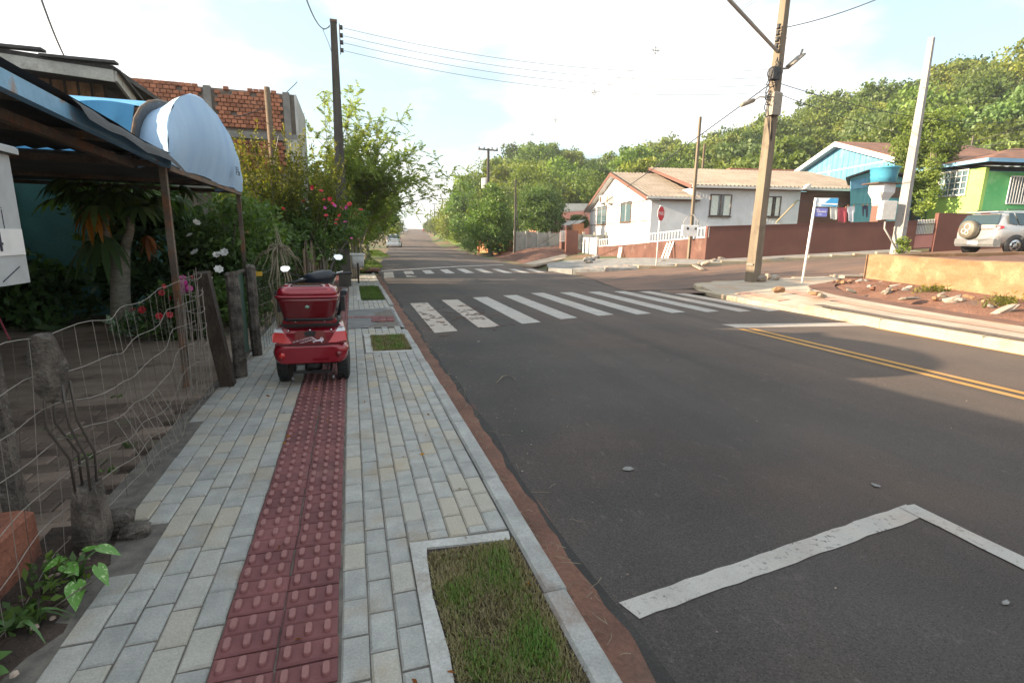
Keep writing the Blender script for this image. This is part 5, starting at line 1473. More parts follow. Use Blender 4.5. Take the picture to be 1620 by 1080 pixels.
surf('slab_grey', (.26, .26, .24), (.36, .36, .335), 1.2, .92, fine=20, finev=.2, var=.15, stain=(.15, .15, .12), stain_scale=1.6, stretch=(1, 1, .5))
glassmat('glass_dark', (.02, .025, .03)); glassmat('glass_blue', (.10, .16, .19)); glassmat('car_glass', (.03, .05, .055))
plain('prop_wood', (.42, .34, .20), .7); plain('curtain', (.72, .76, .70), .8); plain('frame_brown', (.10, .065, .05), .6); plain('soffit_brown', (.16, .075, .055), .7)
plain('tank_blue', (.08, .36, .54), .45); plain('picket', (.70, .71, .74), .5); plain('signal_red', (.58, .02, .04), .5)
plain('sign_blue', (.05, .32, .66), .4); plain('sign_pale', (.62, .76, .86), .4); plain('sign_purple', (.14, .16, .48), .5)
plain('towel_red', (.50, .09, .11), .9); plain('towel_white', (.70, .72, .76), .9); plain('towel_cream', (.68, .68, .63), .9); plain('cloth_navy', (.03, .035, .07), .9)
plain('ac_grey', (.55, .54, .52), .6); plain('lamp_grey', (.28, .25, .21), .6, .3)
carpaint('car_silver', (.56, .55, .54), .3, .5); carpaint('car_white', (.72, .74, .76), .3, .0); carpaint('car_red', (.40, .02, .02), .3, .1)
plain('cladding', (.16, .165, .17), .6); plain('tyre_cover', (.15, .135, .105), .55, .1); plain('plate_white', (.70, .68, .65), .5)

# ------------------------------------------------------------------ near right corner: pavement, kerb, bank and retaining wall
def sw_z(x, y): return .055+.05*max(0, x-10.2)
def sheet(name, pts, mat, zf, **kw):
    b = MB(); b.add([(x, y, zf(x, y)) for x, y in pts], [tuple(range(len(pts)))]); return b.build(name, mat, **kw)
edge = [(8.9, -9), (8.9, 3), (8.92, 5), (8.98, 6.6), (9.1, 7.7), (9.25, 8.6), (9.4, 10.2), (9.62, 11.9), (9.75, 12.7), (10.1, 13.35), (10.9, 13.6), (12.4, 13.55), (15.0, 13.05), (19, 12.1)]
inner = [(11.2, -9), (10.9, 3), (10.95, 5), (11.1, 6.6), (11.3, 7.7), (11.5, 8.6), (11.8, 9.6), (12.2, 10.3), (12.4, 10.6), (12.7, 10.9), (12.9, 11.1), (13.2, 11.3), (15.2, 11.6), (19, 10.9)]
b = MB(); vs = []; K = 7
for (x0, y0), (x1, y1) in zip(edge, inner):
    low = 8.5 < y0 < 12.5 and x0 < 9.9
    vs.append((x0-.01, y0, -.2))
    for k in range(K):
        f = k/(K-1); x, y = x0+(x1-x0)*f, y0+(y1-y0)*f
        vs.append((x, y, sw_z(x, y)-((.095, .05, .012)[k] if low and k < 3 else 0)))
K1 = K+1
b.add(vs, [(i*K1+k, i*K1+k+1, (i+1)*K1+k+1, (i+1)*K1+k) for i in range(len(edge)-1) for k in range(K1-1)], smooth=False)
rsw = b.build('right_pavement', 'sidewalk_right', kind='structure')
def offset_strip(name, f0, f1, i0, i1, mat, dz=.005, parent=rsw):
    b = MB(); vs = []
    for (x0, y0), (x1, y1) in list(zip(edge, inner))[i0:i1]:
        for f in (f0, f1): x, y = x0+(x1-x0)*f, y0+(y1-y0)*f; vs.append((x, y, sw_z(x, y)+dz))
    m = len(vs)//2
    b.add(vs, [(2*i, 2*i+1, 2*i+3, 2*i+2) for i in range(m-1)], smooth=True); return b.build(name, mat, parent)
surf('gravel', (.10, .075, .06), (.21, .16, .13), 20, .95, fine=50, finev=.4, bmp=1, bdist=.02)
offset_strip('gravel_margin', .09, .22, 0, 6, 'gravel', .012)
offset_strip('red_strip', .50, .66, 0, 8, 'sidewalk_red', .01)
offset_strip('earth_margin', .82, 1.0, 0, 13, 'red_dirt', .006)
# kerb stones along the corner
def resample(pl, step):
    out = [Vector((*pl[0], 0))]
    for a, b_ in zip(pl, pl[1:]):
        a, b_ = Vector((*a, 0)), Vector((*b_, 0)); n = max(1, int((b_-a).length/step))
        for i in range(1, n+1): out.append(a.lerp(b_, i/n))
    return out
kp = resample(edge, .9)
for a, b_ in zip(kp, kp[1:]):
    low = 8.75 < (a.y+b_.y)/2 < 12.4 and a.x < 9.9
    zt = (-.035 if low else .075)+.05*max(0, a.x-10.2)
    m_ = (a+b_)/2; d = b_-a
    MB().bbox((m_.x-.06, m_.y, (zt-.14)/2), (.17, d.length+.0, zt+.16), .03, rz=math.atan2(d.y, d.x)-math.pi/2, r=random.random()).build('kerb_stone', 'kerb_right', rsw)
for i in range(4):
    MB().bbox((9.78+.06*i, 9.9+i*.42, .012), (.34, .40, .03), .008, R=Matrix.Rotation(-.11, 3, 'Y')).build('ramp_tile', 'sidewalk_red', rsw)
# plot of bare earth behind the retaining wall
RW = [Vector((14.75, 11.75, 0)), Vector((14.2, 9.6, 0)), Vector((13.45, 7.0, 0)), Vector((12.2, 2.5, 0)), Vector((11.6, -6, 0))]
PZ = .98
plot = [RW[0], RW[1], RW[2], RW[3], RW[4], Vector((40, -6, 0)), Vector((40, 6.6, 0)), Vector((27, 9.2, 0)), Vector((21, 10.6, 0))]
b = MB(); 
gxs = np.arange(11.5, 34, .55); gys = np.arange(-6, 13, .55)
def plot_z(x, y): return PZ-.03+.10*math.sin(x*.9)*math.sin(y*1.1)*.35+.025*(x-14)*.9
vs = {}; vi = []
def inside(x, y):
    # right of wall line and below the side street's near edge
    xw = lerp_tab(y, [(-6, 11.6), (2.5, 12.2), (7.0, 13.45), (9.6, 14.2), (11.75, 14.75)])
    yt = 11.75-.225*(x-14.75)
    return x >= xw+.12 and y <= yt
idx = {}
for i, x in enumerate(gxs):
    for j, y in enumerate(gys):
        idx[(i, j)] = len(vi); vi.append((x, y, plot_z(x, y)))
fs = [(idx[(i, j)], idx[(i+1, j)], idx[(i+1, j+1)], idx[(i, j+1)]) for i in range(len(gxs)-1) for j in range(len(gys)-1) if inside(gxs[i], gys[j]) and inside(gxs[i+1], gys[j+1]) and inside(gxs[i], gys[j+1])]
b.add(vi, fs, smooth=True); b.build('bare_plot', 'red_dirt', kind='structure')
t = thing('retaining_wall', 'sunlit earth-stained retaining wall along the right pavement', 'wall', RW[0])
for i, (a, b_) in enumerate(zip(RW, RW[1:])):
    N = max(2, int((b_-a).length/.5)); mb_ = MB(); d = (b_-a).normalized(); nrm = Vector((d.y, -d.x, 0))
    if nrm.x < 0: nrm = -nrm
    vs = []
    for k in range(N+1):
        c = a.lerp(b_, k/N); zt = PZ+.06+.012*math.sin(k*1.3+i*2)+.01*math.sin(k*3.1)-.02*i
        vs += [(c.x-.02*math.sin(k), c.y, -.15), (c.x, c.y, zt), (c.x+nrm.x*.22, c.y+nrm.y*.22, zt+.02), (c.x+nrm.x*.22, c.y+nrm.y*.22, -.15)]
    mb_.add(vs, [(4*k+j, 4*k+4+j, 4*k+4+(j+1) % 4, 4*k+(j+1) % 4) for k in range(N) for j in range(3)]+[(0, 1, 2, 3), (4*N+3, 4*N+2, 4*N+1, 4*N)])
    mb_.build('wall_section', 'earthwall', t)
d = Vector((.974, -.225, 0)); a = RW[0]; mb_ = MB()
mb_.prism([a+Vector((.03, 0, -.1)), a+Vector((.03, 0, PZ+.06)), a+d*8+Vector((0, 0, PZ+.3)), a+d*8+Vector((0, 0, -.1))], (-.05, -.22, 0)); mb_.build('return_wall', 'earthwall', t)
# earth mound and rubble at its foot
b = MB(); vs = []
N = 30
for k in range(N+1):
    f = k/N*3; i = min(2, int(f)); c = RW[i].lerp(RW[i+1], f-i)
    for j in range(5):
        u = j/4; w = 1.9-.2*math.sin(k*.8)
        vs.append((c.x-.02-w*u, c.y+.25*u, sw_z(c.x-w*u, c.y)+.06*(1-u)**1.5+(.035*math.sin(k*2.1+j*1.7)+.03 if 0 < j < 4 else 0)-(.12*u**3)))
b.add(vs, [(k*5+j, k*5+j+1, k*5+j+6, k*5+j+5) for k in range(N) for j in range(4)], smooth=True)
b.build('earth_bank', 'rubble_earth', kind='structure')
def rock(name, label, c, size, mat, seed, group=None, cat='rubble', rz=0.0):
    b = MB(); chunk(b, (0, 0, 0), size, seed); o = b.build(name, mat, label=label, cat=cat, group=group); o.location = c; o.rotation_euler = (random.uniform(-.4, .4), random.uniform(-.4, .4), rz+random.uniform(-.5, .5)); return o
rub = [(1232, 460, .35, .18, .16), (1322, 436, .5, .3, .16), (1330, 444, .25, .2, .12), (1345, 440, .2, .2, .1), (1395, 452, .5, .35, .18), (1412, 459, .55, .35, .22), (1402, 464, .25, .2, .15), (1388, 458, .2, .2, .14), (1378, 456, .16, .16, .12), (1346, 462, .3, .16, .07), (1438, 474, .5, .3, .07), (1505, 477, .4, .3, .16), (1530, 476, .35, .3, .18), (1548, 470, .2, .2, .12), (1590, 492, .5, .3, .12), (1605, 480, .3, .25, .14), (1290, 466, .3, .2, .1), (1300, 470, .22, .16, .1), (1282, 463, .18, .18, .1), (1495, 462, .2, .16, .12)]
for k, (px, py, sx, sy, sz) in enumerate(rub):
    p = G(px, py, .16); s_ = .85
    rock('rubble_piece', 'broken lump of concrete or stone in the rubble below the earth wall', (p.x, p.y, p.z+.03), (sx*s_, sy*s_, sz*s_), 'rubble' if k % 4 else 'earthwall', 200+k, 'rubble along the earth wall')
for k in range(34):
    f = random.random()*2.2; i = min(2, int(f)); c = RW[i].lerp(RW[i+1], f-i); q = Vector((c.x-.15-1.3*random.random(), c.y+.2*random.random(), .12)); z_ = random.uniform(.05, .14)
    rock('rubble_piece', 'small chip of stone or brick scattered on the earth below the retaining wall', (q.x, q.y, sw_z(q.x, q.y)+.05), (z_*1.5, z_, z_*.7), random.choice(('rubble', 'rubble_earth', 'earthwall', 'concrete_raw')), 600+k, 'chips along the earth wall')
for k, (px, py) in enumerate([(1216, 441), (1205, 443), (1226, 442)]):
    p = G(px, py, .2); rock('rubble_piece', 'pale broken stone at the foot of the right-hand utility pole', (p.x, p.y, p.z+.04), (.3, .22, .2), 'rubble', 240+k, 'stones at the pole foot')
p = G(1340, 440, .3)
MB().bbox((p.x+.2, p.y-.1, .36), (1.1, .5, .09), .02, rz=-.2).build('concrete_slab', 'rubble', label='flat broken slab lying at the end of the earth wall', cat='slab')
for k, (px, py, Y) in enumerate([(1465, 462, 9.0), (1480, 462, 9), (1575, 480, 8), (1600, 478, 8)]):
    p = G(px, py, .25)
    shrub('weed_clump', 'tuft of yellowish weeds growing in the earth below the retaining wall', 'weed', (p.x, p.y, .1), [((p.x, p.y, .25), (.3, .2, .14))], 260, .11, 'leaf_yellow', 250+k, 20, .5, .5, aspect=.2, stems=2, stem_r=.006, droop=-.4, group='weeds below the earth wall')
p = D(1427, 388, 17)
shrub('weed_clump', 'green sprouting weed at the foot of the grey pole', 'weed', (p.x, p.y, PZ), [((p.x, p.y, PZ+.3), (.18, .18, .3))], 420, .1, 'leaf_light', 260, 22, .4, .4, stems=4, stem_r=.008)

b = MB(); ap = [(8.5, 12.2), (9.5, 12.2), (9.75, 12.75), (10.1, 13.4), (10.9, 13.65), (12.4, 13.6), (13.4, 13.4), (13.0, 14.4), (10.0, 15.2), (8.6, 15.0)]
b.add([(x, y, max(zg(x, y), ROAD_Z)+.011) for x, y in ap], [tuple(range(len(ap)))]); b.build('dirt_apron', 'dirtroad', kind='structure')
# ------------------------------------------------------------------ poles and signs on the right corner
t = thing('utility_pole', 'tall tapered concrete utility pole on the right corner carrying cables and lamps', 'pole', (11.9, 13.12, .14))
pb = Vector((11.9, 13.12, .05)); TOPZ = 10.2
MB().bar(pb, (11.98, 13.1, TOPZ), .26, .36, w2=.13, h2=.19, up=(0, 1, 0)).build('shaft', 'pole_concrete', t)
def on_pole(y): # point on pole axis for a pixel row
    d = ray(1228-(y/445)*38+12*(1-y/445), y); return WL(1190+(1242-1190)*(1-y/445), y, (11.9, 13.12), (12.9, 12.8))
for y in (62, 110, 152, 176, 418): 
    c = on_pole(y); MB().box(c, (.36-.016*c.z, .28-.012*c.z, .05)).build('steel_band', 'wire', t)
# bracketed floodlight on the right, cobra lamp on the left
c = on_pole(98)
l = MB().bbox(c+Vector((.48, -.15, .05)), (.5, .3, .06), .02, R=Matrix.Rotation(-.7, 3, 'Y')).build('floodlight', 'lamp_grey', t)
MB().tube([c+Vector((.1, 0, -.18)), c+Vector((.35, -.05, -.15)), c+Vector((.6, -.15, .1)), c+Vector((.66, -.18, .35))], .03, 6).build('lamp_bracket', 'lamp_grey', l)
c = on_pole(162)
e = WL(1183, 163, (11.9, 13.12), (12.9, 12.8))
l = MB().loft([[e+Matrix.Rotation(-.38, 3, 'Y') @ Vector((x, yy, zz)) for yy, zz in ((-.08*k, 0), (-.06*k, .07*k), (.06*k, .07*k), (.08*k, 0), (.05*k, -.05*k), (-.05*k, -.05*k))] for x, k in ((-.26, .5), (-.2, 1), (.15, 1), (.24, .6))]).build('street_lamp', 'lamp_grey', t)
MB().tube([e+Vector((.2, 0, .08)), e+Vector((.4, 0, .2)), c+Vector((-.1, 0, .12))], .02, 6).build('lamp_arm', 'lamp_grey', l)
# service gear: boxes, looped cables
MB().bbox(on_pole(168)+Vector((-.12, -.2, 0)), (.3, .22, .62), .03).build('junction_box', 'lamp_grey', t)
MB().bbox(on_pole(120)+Vector((-.2, -.15, 0)), (.26, .2, .34), .03).build('junction_box', 'cable', t)
for k in range(14):
    c0 = on_pole(112+random.uniform(0, 60))
    pts = [c0+Vector((random.uniform(-.15, .0), -.2, 0))]
    a0 = random.uniform(0, 6); w = random.uniform(.15, .36); hh = random.uniform(.2, .55)
    cc_ = c0+Vector((random.uniform(-.42, -.1), random.uniform(-.28, -.1), random.uniform(-.25, .2)))
    MB().tube([cc_+Vector((w*.5*math.cos(a), .05*math.sin(a*2), hh*.5*math.sin(a))) for a in np.linspace(a0, a0+5.2, 12)], .014, 5).build('cable_loop', 'cable', t)
for k in range(5):
    c0 = on_pole(175); x0 = random.uniform(-.25, 0)
    MB().tube([c0+Vector((x0, -.15, .1)), c0+Vector((x0-.08, -.2, -.3)), c0+Vector((x0*.4, -.14, -.8-random.random()*.4))], .012, 4).build('cable_tail', 'cable', t)
for y in (46, 56, 66, 76):
    o = link_mesh('insulator', INS, t); o.location = on_pole(y)+Vector((-.2, -.1, 0))-OFF[t.name]; o.scale = (1.4, 1.4, 1.4)
MB().tube([on_pole(84), WL(1150, -4, (11.9, 13.12), (10.9, 12.6)), WL(1120, -40, (11.9, 13.12), (10.9, 12.4))], .045, 8).build('lamp_boom', 'pole_grey', t)

t = thing('street_sign', 'blue street-name sign on a thin white pole at the right corner', 'sign', (12.75, 12.05, .14))
sp = Vector((12.75, 12.05, .1)); st = Vector((12.83, 12.03, 2.62))
MB().tube([sp, st], .036, 8).build('pole', 'white_paint', t)
sd = Vector((.93, -.37, 0)); sz_ = Vector((0, 0, 1)); sn = Vector((-.37, -.93, 0))
def sign_panel(parent, o, w, h, mat, name, th=.02):
    return MB().prism([o, o+sd*w, o+sd*w+sz_*h, o+sz_*h], -sn*th).build(name, mat, parent)
o1 = Vector((12.86, 12.0, 2.38)); pl = sign_panel(t, o1, .58, .24, 'sign_pale', 'upper_panel')
MB().prism([o1+sn*.003+sd*.12+sz_*.02, o1+sn*.003+sd*.575+sz_*.005, o1+sn*.003+sd*.575+sz_*.235, o1+sn*.003+sd*.36+sz_*.235], sn*.002).build('blue_swoosh', 'sign_blue', pl)
MB().prism([o1+sn*.006+sd*.0+sz_*.06, o1+sn*.006+sd*.575+sz_*.05, o1+sn*.006+sd*.575+sz_*.09, o1+sn*.006+sz_*.10], sn*.002).build('white_stripe', 'white_paint', pl)
o2 = Vector((12.85, 12.0, 2.10)); pl2 = sign_panel(t, o2, .33, .24, 'sign_purple', 'lower_panel')
text_obj('Rua', .055, 'lettering', 'white_paint', pl2, frame(o2+sd*.06+sz_*.20+sn*.003, sd, sz_))
text_obj('Palmeiral', .07, 'lettering', 'white_paint', pl2, frame(o2+sd*.165+sz_*.14+sn*.003, sd, sz_))
text_obj('85 950', .035, 'lettering', 'sign_pale', pl2, frame(o2+sd*.13+sz_*.06+sn*.003, sd, sz_))

t = thing('stop_sign', 'red octagonal stop sign turned away on a thin pole by the low brown wall', 'sign', (12.35, 19.2, .14))
sp = Vector((12.35, 19.2, .1)); MB().tube([sp, sp+Vector((0, 0, 2.65))], .03, 8).build('pole', 'white_paint', t)
nS = Vector((.52, -.854, 0)); dS = Vector((.854, .52, 0)); cS = sp+Vector((.03, -.03, 2.32))
oc = lambda R_: [cS+dS*R_*math.cos(math.pi/8+k*math.pi/4)+sz_*R_*math.sin(math.pi/8+k*math.pi/4) for k in range(8)]
pl = MB().prism(oc(.33), nS*.012).build('panel', 'white_paint', t)
MB().prism([p+nS*.0125 for p in oc(.305)], nS*.002).build('red_face', 'signal_red', pl)
text_obj('PARE', .2, 'lettering', 'white_paint', pl, frame(cS+nS*.016, dS, sz_))

t = thing('utility_pole', 'pale grey tapered pole with a meter cabinet behind the earth wall', 'pole', (18.2, 13.2, PZ))
gpb = D(1418, 402, 18); gpt = D(1472, 60, 17.3)
gx_, gy_ = gpb.x, gpb.y
gpt = WL(1472, 60, (gx_, gy_), (gx_+.955, gy_-.298))
MB().bar((gx_, gy_, .5), (gx_+.0, gy_, gpt.z), .38, .30, w2=.15, h2=.14, up=(-.3, 1, 0)).build('shaft', 'pole_grey', t)
mbx = WL(1403, 333, (gx_, gy_-.1), (gx_+.955, gy_-.398))
mt_ = MB().bbox(mbx, (.46, .26, .62), .02, rz=-.3).build('meter_cabinet', 'white_dirty', t)
MB().tube([mbx+Vector((0, 0, -.3)), mbx+Vector((.02, 0, -.6)), Vector((gx_-.15, gy_-.15, 1.1))], .03, 6).build('conduit', 'pole_grey', mt_)
for z in (1.9, 2.35, 5.2, 6.4): MB().box((gx_, gy_, z), (.36-.025*z, .30-.02*z, .03)).build('steel_band', 'wire', t)

# ------------------------------------------------------------------ far corner pavement
def fz(x, y): return zg(x, y)+.13
fc = [(8.25, 21.2), (9.0, 20.35), (10.2, 19.75), (11.6, 19.45), (13.2, 19.1), (15.2, 18.75), (18, 18.1), (24, 16.7)]
fi = [(9.4, 24.5), (11.0, 25.5), (13.0, 25.0), (14.5, 23.5), (15.25, 21.5), (15.5, 20.1), (18.2, 19.45), (24.2, 18.05)]
b = MB(); vs = []
for (x0, y0), (x1, y1) in zip(fc, fi):
    for k in range(5): f = k/4; x, y = x0+(x1-x0)*f, y0+(y1-y0)*f; vs.append((x, y, fz(x, y)))
b.add(vs, [(i*5+k, (i+1)*5+k, (i+1)*5+k+1, i*5+k+1) for i in range(len(fc)-1) for k in range(4)], smooth=True)
fsw = b.build('far_pavement', 'concrete_raw', kind='structure')
for a, b_ in zip(resample(fc, 1.0), resample(fc, 1.0)[1:]):
    m_ = (a+b_)/2; d = b_-a; z1 = fz(m_.x, m_.y)+.01
    MB().bbox((m_.x, m_.y-.05, z1-.12), (.14, d.length, .26), .02, rz=math.atan2(d.y, d.x)-math.pi/2, r=random.random()).build('kerb_stone', 'kerb_right' if m_.x > 11 else 'kerb', fsw)
for i in range(7):
    x = 9.4+i*.42; MB().bbox((x+.2, 20.9-i*.12, fz(x, 20.7)+.005), (.40, .40, .02), .006, r=random.random()).build('warning_tile', 'sidewalk_red', fsw)
for k, (px, py) in enumerate([(1050, 413), (1058, 416), (1070, 415), (1080, 417), (1065, 411), (1046, 417), (1088, 418), (935, 412), (942, 409), (930, 414)]):
    p = G(px, py, .25); rock('rubble_piece', 'grey broken paving heaped against the low brown wall', (p.x, p.y, p.z+.05), (.45, .3, .22), 'concrete_raw', 270+k, 'broken paving by the low wall')
for k in range(9):
    p = G(1120+k*12, 423-k*1.6, .25); rock('rubble_piece', 'pale rubble scattered along the foot of the tall brown wall', (p.x, p.y+.2, zg(p.x, p.y)+.15), (.4, .2, .12), 'rubble', 290+k, 'rubble along the tall brown wall')

# ------------------------------------------------------------------ white house and its brown walls
HC = Vector((16.7, 26.9, 0)); hs = SU; hg = SN
def HP(t_, w, z): return HC+hs*t_+hg*w+Vector((0, 0, z))
def ht(x, y, off=0.0):
    q = HC-hg*off; p = WL(x, y, q, q+hs); return (p-q).dot(hs), p.z
def hw(x, y):
    p = WL(x, y, HC, HC+hg); return (p-HC).dot(hg), p.z
Wg = hw(933, 350)[0]; ZE = ht(1017, 309, .35)[1]; 
ridge_w = Wg*.5; ZR = hw(961, 279)[1]
tB = ht(1092, 300)[0]; tBr = ht(1264, 330)[0]; tEnd = ht(1376, 330)[0]
h = thing('white_house', 'white single-storey house with tan tiled roofs behind the brown corner wall', 'house', HC)
z0 = .1
MB().prism([HP(0, 0, z0), HP(0, Wg, z0), HP(0, Wg, ZE), HP(0, ridge_w, ZR-.12), HP(0, 0, ZE)], hs*(tB+.2)).build('gable_wall', 'house_white', h)
ZB = ht(1110, 297, .4)[1]+.05
MB().prism([HP(tB+.2, .0, z0), HP(tBr, .0, z0), HP(tBr, 0, ZB), HP(tB+.2, 0, ZB)], hg*8).build('long_wall', 'house_white', h)
MB().prism([HP(tBr, .04, z0), HP(tEnd, .04, z0), HP(tEnd, .04, ZB-.1), HP(tBr, .04, ZB-.1)], hg*5).build('brown_wall', 'wall_brown', h)
# vertical siding on the long wall
b = MB(); tt = tB+.25
while tt < tBr-.1: b.box(HP(tt, -.006, (z0+ZB)/2), (.012, .012, ZB-z0), rz=math.atan2(hs.y, hs.x)); tt += .19
b.build('siding_joint', 'picket', h)
def corr_roof(name, t0, t1, w0, w1, za, zb, parent, mat, pitch=.24, amp=.055, rows=7, th=.08):
    b = MB(); n = int((t1-t0)/pitch*4); vs = []
    for i in range(n+1):
        tq = t0+(t1-t0)*i/n; a = amp*math.sin(2*math.pi*tq/pitch)
        for k in range(rows*2):
            kk = k//2; f = (kk+(k % 2)*.98)/rows; step = .022*(1-(k % 2))
            vs.append(HP(tq, w0+(w1-w0)*f, za+(zb-za)*f+a+step))
    m = rows*2
    b.add(vs, [(i*m+k, (i+1)*m+k, (i+1)*m+k+1, i*m+k+1) for i in range(n) for k in range(m-1)], smooth=True)
    return b.build(name, mat, parent)
ov = .45
rise = (ZR-ZE)/ridge_w
ra = corr_roof('roof', -ov, tB+.6, -ov, ridge_w, ZE-.02-rise*ov*.5, ZR, h, 'tile_roof')
corr_roof('roof_back', -ov, tB+.6, ridge_w, Wg+ov, ZR, ZE-rise*ov*.5, h, 'tile_roof')
for w0_, w1_, za, zb in ((-ov, ridge_w, ZE-rise*ov*.5-.06, ZR-.07), (ridge_w, Wg+ov, ZR-.07, ZE-rise*ov*.5-.06)):
    MB().prism([HP(-ov-.02, w0_, za-.16), HP(-ov-.02, w1_, zb-.16), HP(-ov-.02, w1_, zb+.06), HP(-ov-.02, w0_, za+.06)], hs*.05).build('barge_board', 'soffit_brown', ra)
    MB().prism([HP(-ov+.03, w0_, za-.12), HP(-ov+.03, w1_, zb-.12), HP(-ov+.03, w1_, zb-.08), HP(-ov+.03, w0_, za-.08)], hs*(ov+.3)).build('soffit', 'white_dirty', ra)
MB().bar(HP(-ov, -ov-.03, ZE-rise*ov*.5-.05), HP(tB+.55, -ov-.03, ZE-rise*ov*.5-.05), .09, .12).build('gutter', 'ac_grey', ra)
MB().bar(HP(0, -.2, ZE-.22), HP(tB+.5, -.2, ZE-.22), .36, .05).build('eave_soffit', 'soffit_brown', ra)
ZRB = ZR+.15; rw = ridge_w*.9
riseB = (ZRB-ZB)/rw
rb = corr_roof('roof', tB-.1, tEnd+.5, -ov, rw, ZB-riseB*ov*.4+.12, ZRB+.12, h, 'tile_roof', rows=8)
corr_roof('roof_back', tB-.1, tEnd+.5, rw, rw*2, ZRB+.12, ZB+.12, h, 'tile_roof', rows=5)
MB().prism([HP(tB-.14, -ov, ZB-riseB*ov*.4-.06), HP(tB-.14, rw, ZRB-.04), HP(tB-.14, rw, ZRB+.14), HP(tB-.14, -ov, ZB-riseB*ov*.4+.14)], hs*.06).build('verge_board', 'soffit_brown', rb)
MB().bar(HP(tB-.1, -ov-.03, ZB-riseB*ov*.4+.06), HP(tEnd+.5, -ov-.03, ZB-riseB*ov*.4+.06), .09, .13).build('gutter', 'ac_grey', rb)
MB().bar(HP(tB, -.2, ZB-.06), HP(tEnd+.4, -.2, ZB-.06), .4, .05).build('eave_soffit', 'soffit_brown', rb)
MB().prism([HP(tBr-.3, -ov-.35, ZB-.02), HP(tBr+.05, -ov-.35, ZB-.02), HP(tBr+.05, -ov-.35, ZB+.26), HP(tBr-.05, -ov-.35, ZB+.26)], hg*.35).build('gutter_box', 'ac_grey', rb)
def window(parent, o, u, v, n, w, h_, kind='curtain', fr='frame_brown', bars=1):
    """o lower corner, u along, v up, n outwards"""
    f = .06
    wd = MB()
    wd.prism([o, o+u*w, o+u*w+v*f, o+v*f], n*.06); wd.prism([o+v*(h_-f), o+u*w+v*(h_-f), o+u*w+v*h_, o+v*h_], n*.06)
    wd.prism([o+v*f, o+u*f+v*f, o+u*f+v*(h_-f), o+v*(h_-f)], n*.06); wd.prism([o+u*(w-f)+v*f, o+u*w+v*f, o+u*w+v*(h_-f), o+u*(w-f)+v*(h_-f)], n*.06)
    wo = wd.build('window', fr, parent)
    MB().prism([o+u*f+v*f+n*.008, o+u*(w-f)+v*f+n*.008, o+u*(w-f)+v*(h_-f)+n*.008, o+u*f+v*(h_-f)+n*.008], n*.01).build('pane', 'glass_dark' if kind == 'curtain' else 'glass_blue', wo)
    if kind == 'curtain':
        for a, c in ((f, .38), (.66, 1-f/w)):
            b = MB(); m = 9; vs = []
            for i in range(m+1):
                q = (a if a > .5 else a/w)+(c-(a if a > .5 else a/w))*i/m
                dq = n*(.022+.004*math.sin(i*2.2)); vs += [o+u*w*q+v*f+dq, o+u*w*q+v*(h_-f)+dq]
            b.add(vs, [(2*i, 2*i+2, 2*i+3, 2*i+1) for i in range(m)], smooth=True); b.build('curtain', 'curtain', wo)
    for k in range(bars):
        q = (k+1)/(bars+1); MB().prism([o+u*(w*q-.02)+v*f+n*.02, o+u*(w*q+.02)+v*f+n*.02, o+u*(w*q+.02)+v*(h_-f)+n*.02, o+u*(w*q-.02)+v*(h_-f)+n*.02], n*.03).build('mullion', fr if kind == 'curtain' else 'white_paint', wo)
    MB().prism([o-v*.05-u*.04, o+u*(w+.04)-v*.05, o+u*(w+.04), o-u*.04], n*.11).build('sill', fr, wo)
    return wo
Zv = Vector((0, 0, 1))
for (xa, ya), (xb, yb) in (((1121, 342), (1158, 308)), ((1210, 343), (1236, 311))):
    ta, za = ht(xa, ya); tb_, zb_ = ht(xb, yb); window(h, HP(ta, -.012, za), hs, Zv, -hg, tb_-ta, zb_-za)
for (xa, ya), (xb, yb) in (((959, 355), (946, 328)), ((998, 351), (983.5, 321))):
    wa, za = hw(xa, ya); wb, zb_ = hw(xb, yb); window(h, HP(-.0, wa, za), hg, Zv, -hs, wb-wa, zb_-za, 'blue')
# brown string courses on the gable
for ya, yb in ((349.5, 357.5), (318, 330)):
    wa, za = hw(1016, ya); MB().bar(HP(-.012, 0, za), HP(-.012, Wg, za), .03, .05).build('string_course', 'frame_brown', h)
# air-conditioner condensers on the gable
for (px, py), round_ in (((957, 316), True), ((968, 316), False)):
    w_, z_ = hw(px, py)
    a_ = thing('air_conditioner', 'air-conditioner condenser with round fan, left of the pair on the white gable' if round_ else 'boxy grey air-conditioner condenser, right of the pair on the white gable', 'air conditioner', HP(-.25, w_, z_))
    MB().bbox(HP(-.19, w_, z_), (.34, .85, .62), .03, rz=math.atan2(hg.y, hg.x)-math.pi/2).build('casing', 'white_paint' if round_ else 'ac_grey', a_)
    MB().lathe([(.26, 0), (.26, .03), (.22, .03), (.05, .01), (.001, .02)], HP(-.37, w_-.1, z_), 16, frame((0, 0, 0), hg, Zv).to_3x3() @ Matrix.Rotation(math.pi, 3, 'X')).build('fan_grille', 'frame_brown' if round_ else 'lamp_grey', a_)
    MB().bar(HP(-.0, w_, z_-.34), HP(-.36, w_, z_-.34), .05).build('bracket', 'ac_grey', a_)

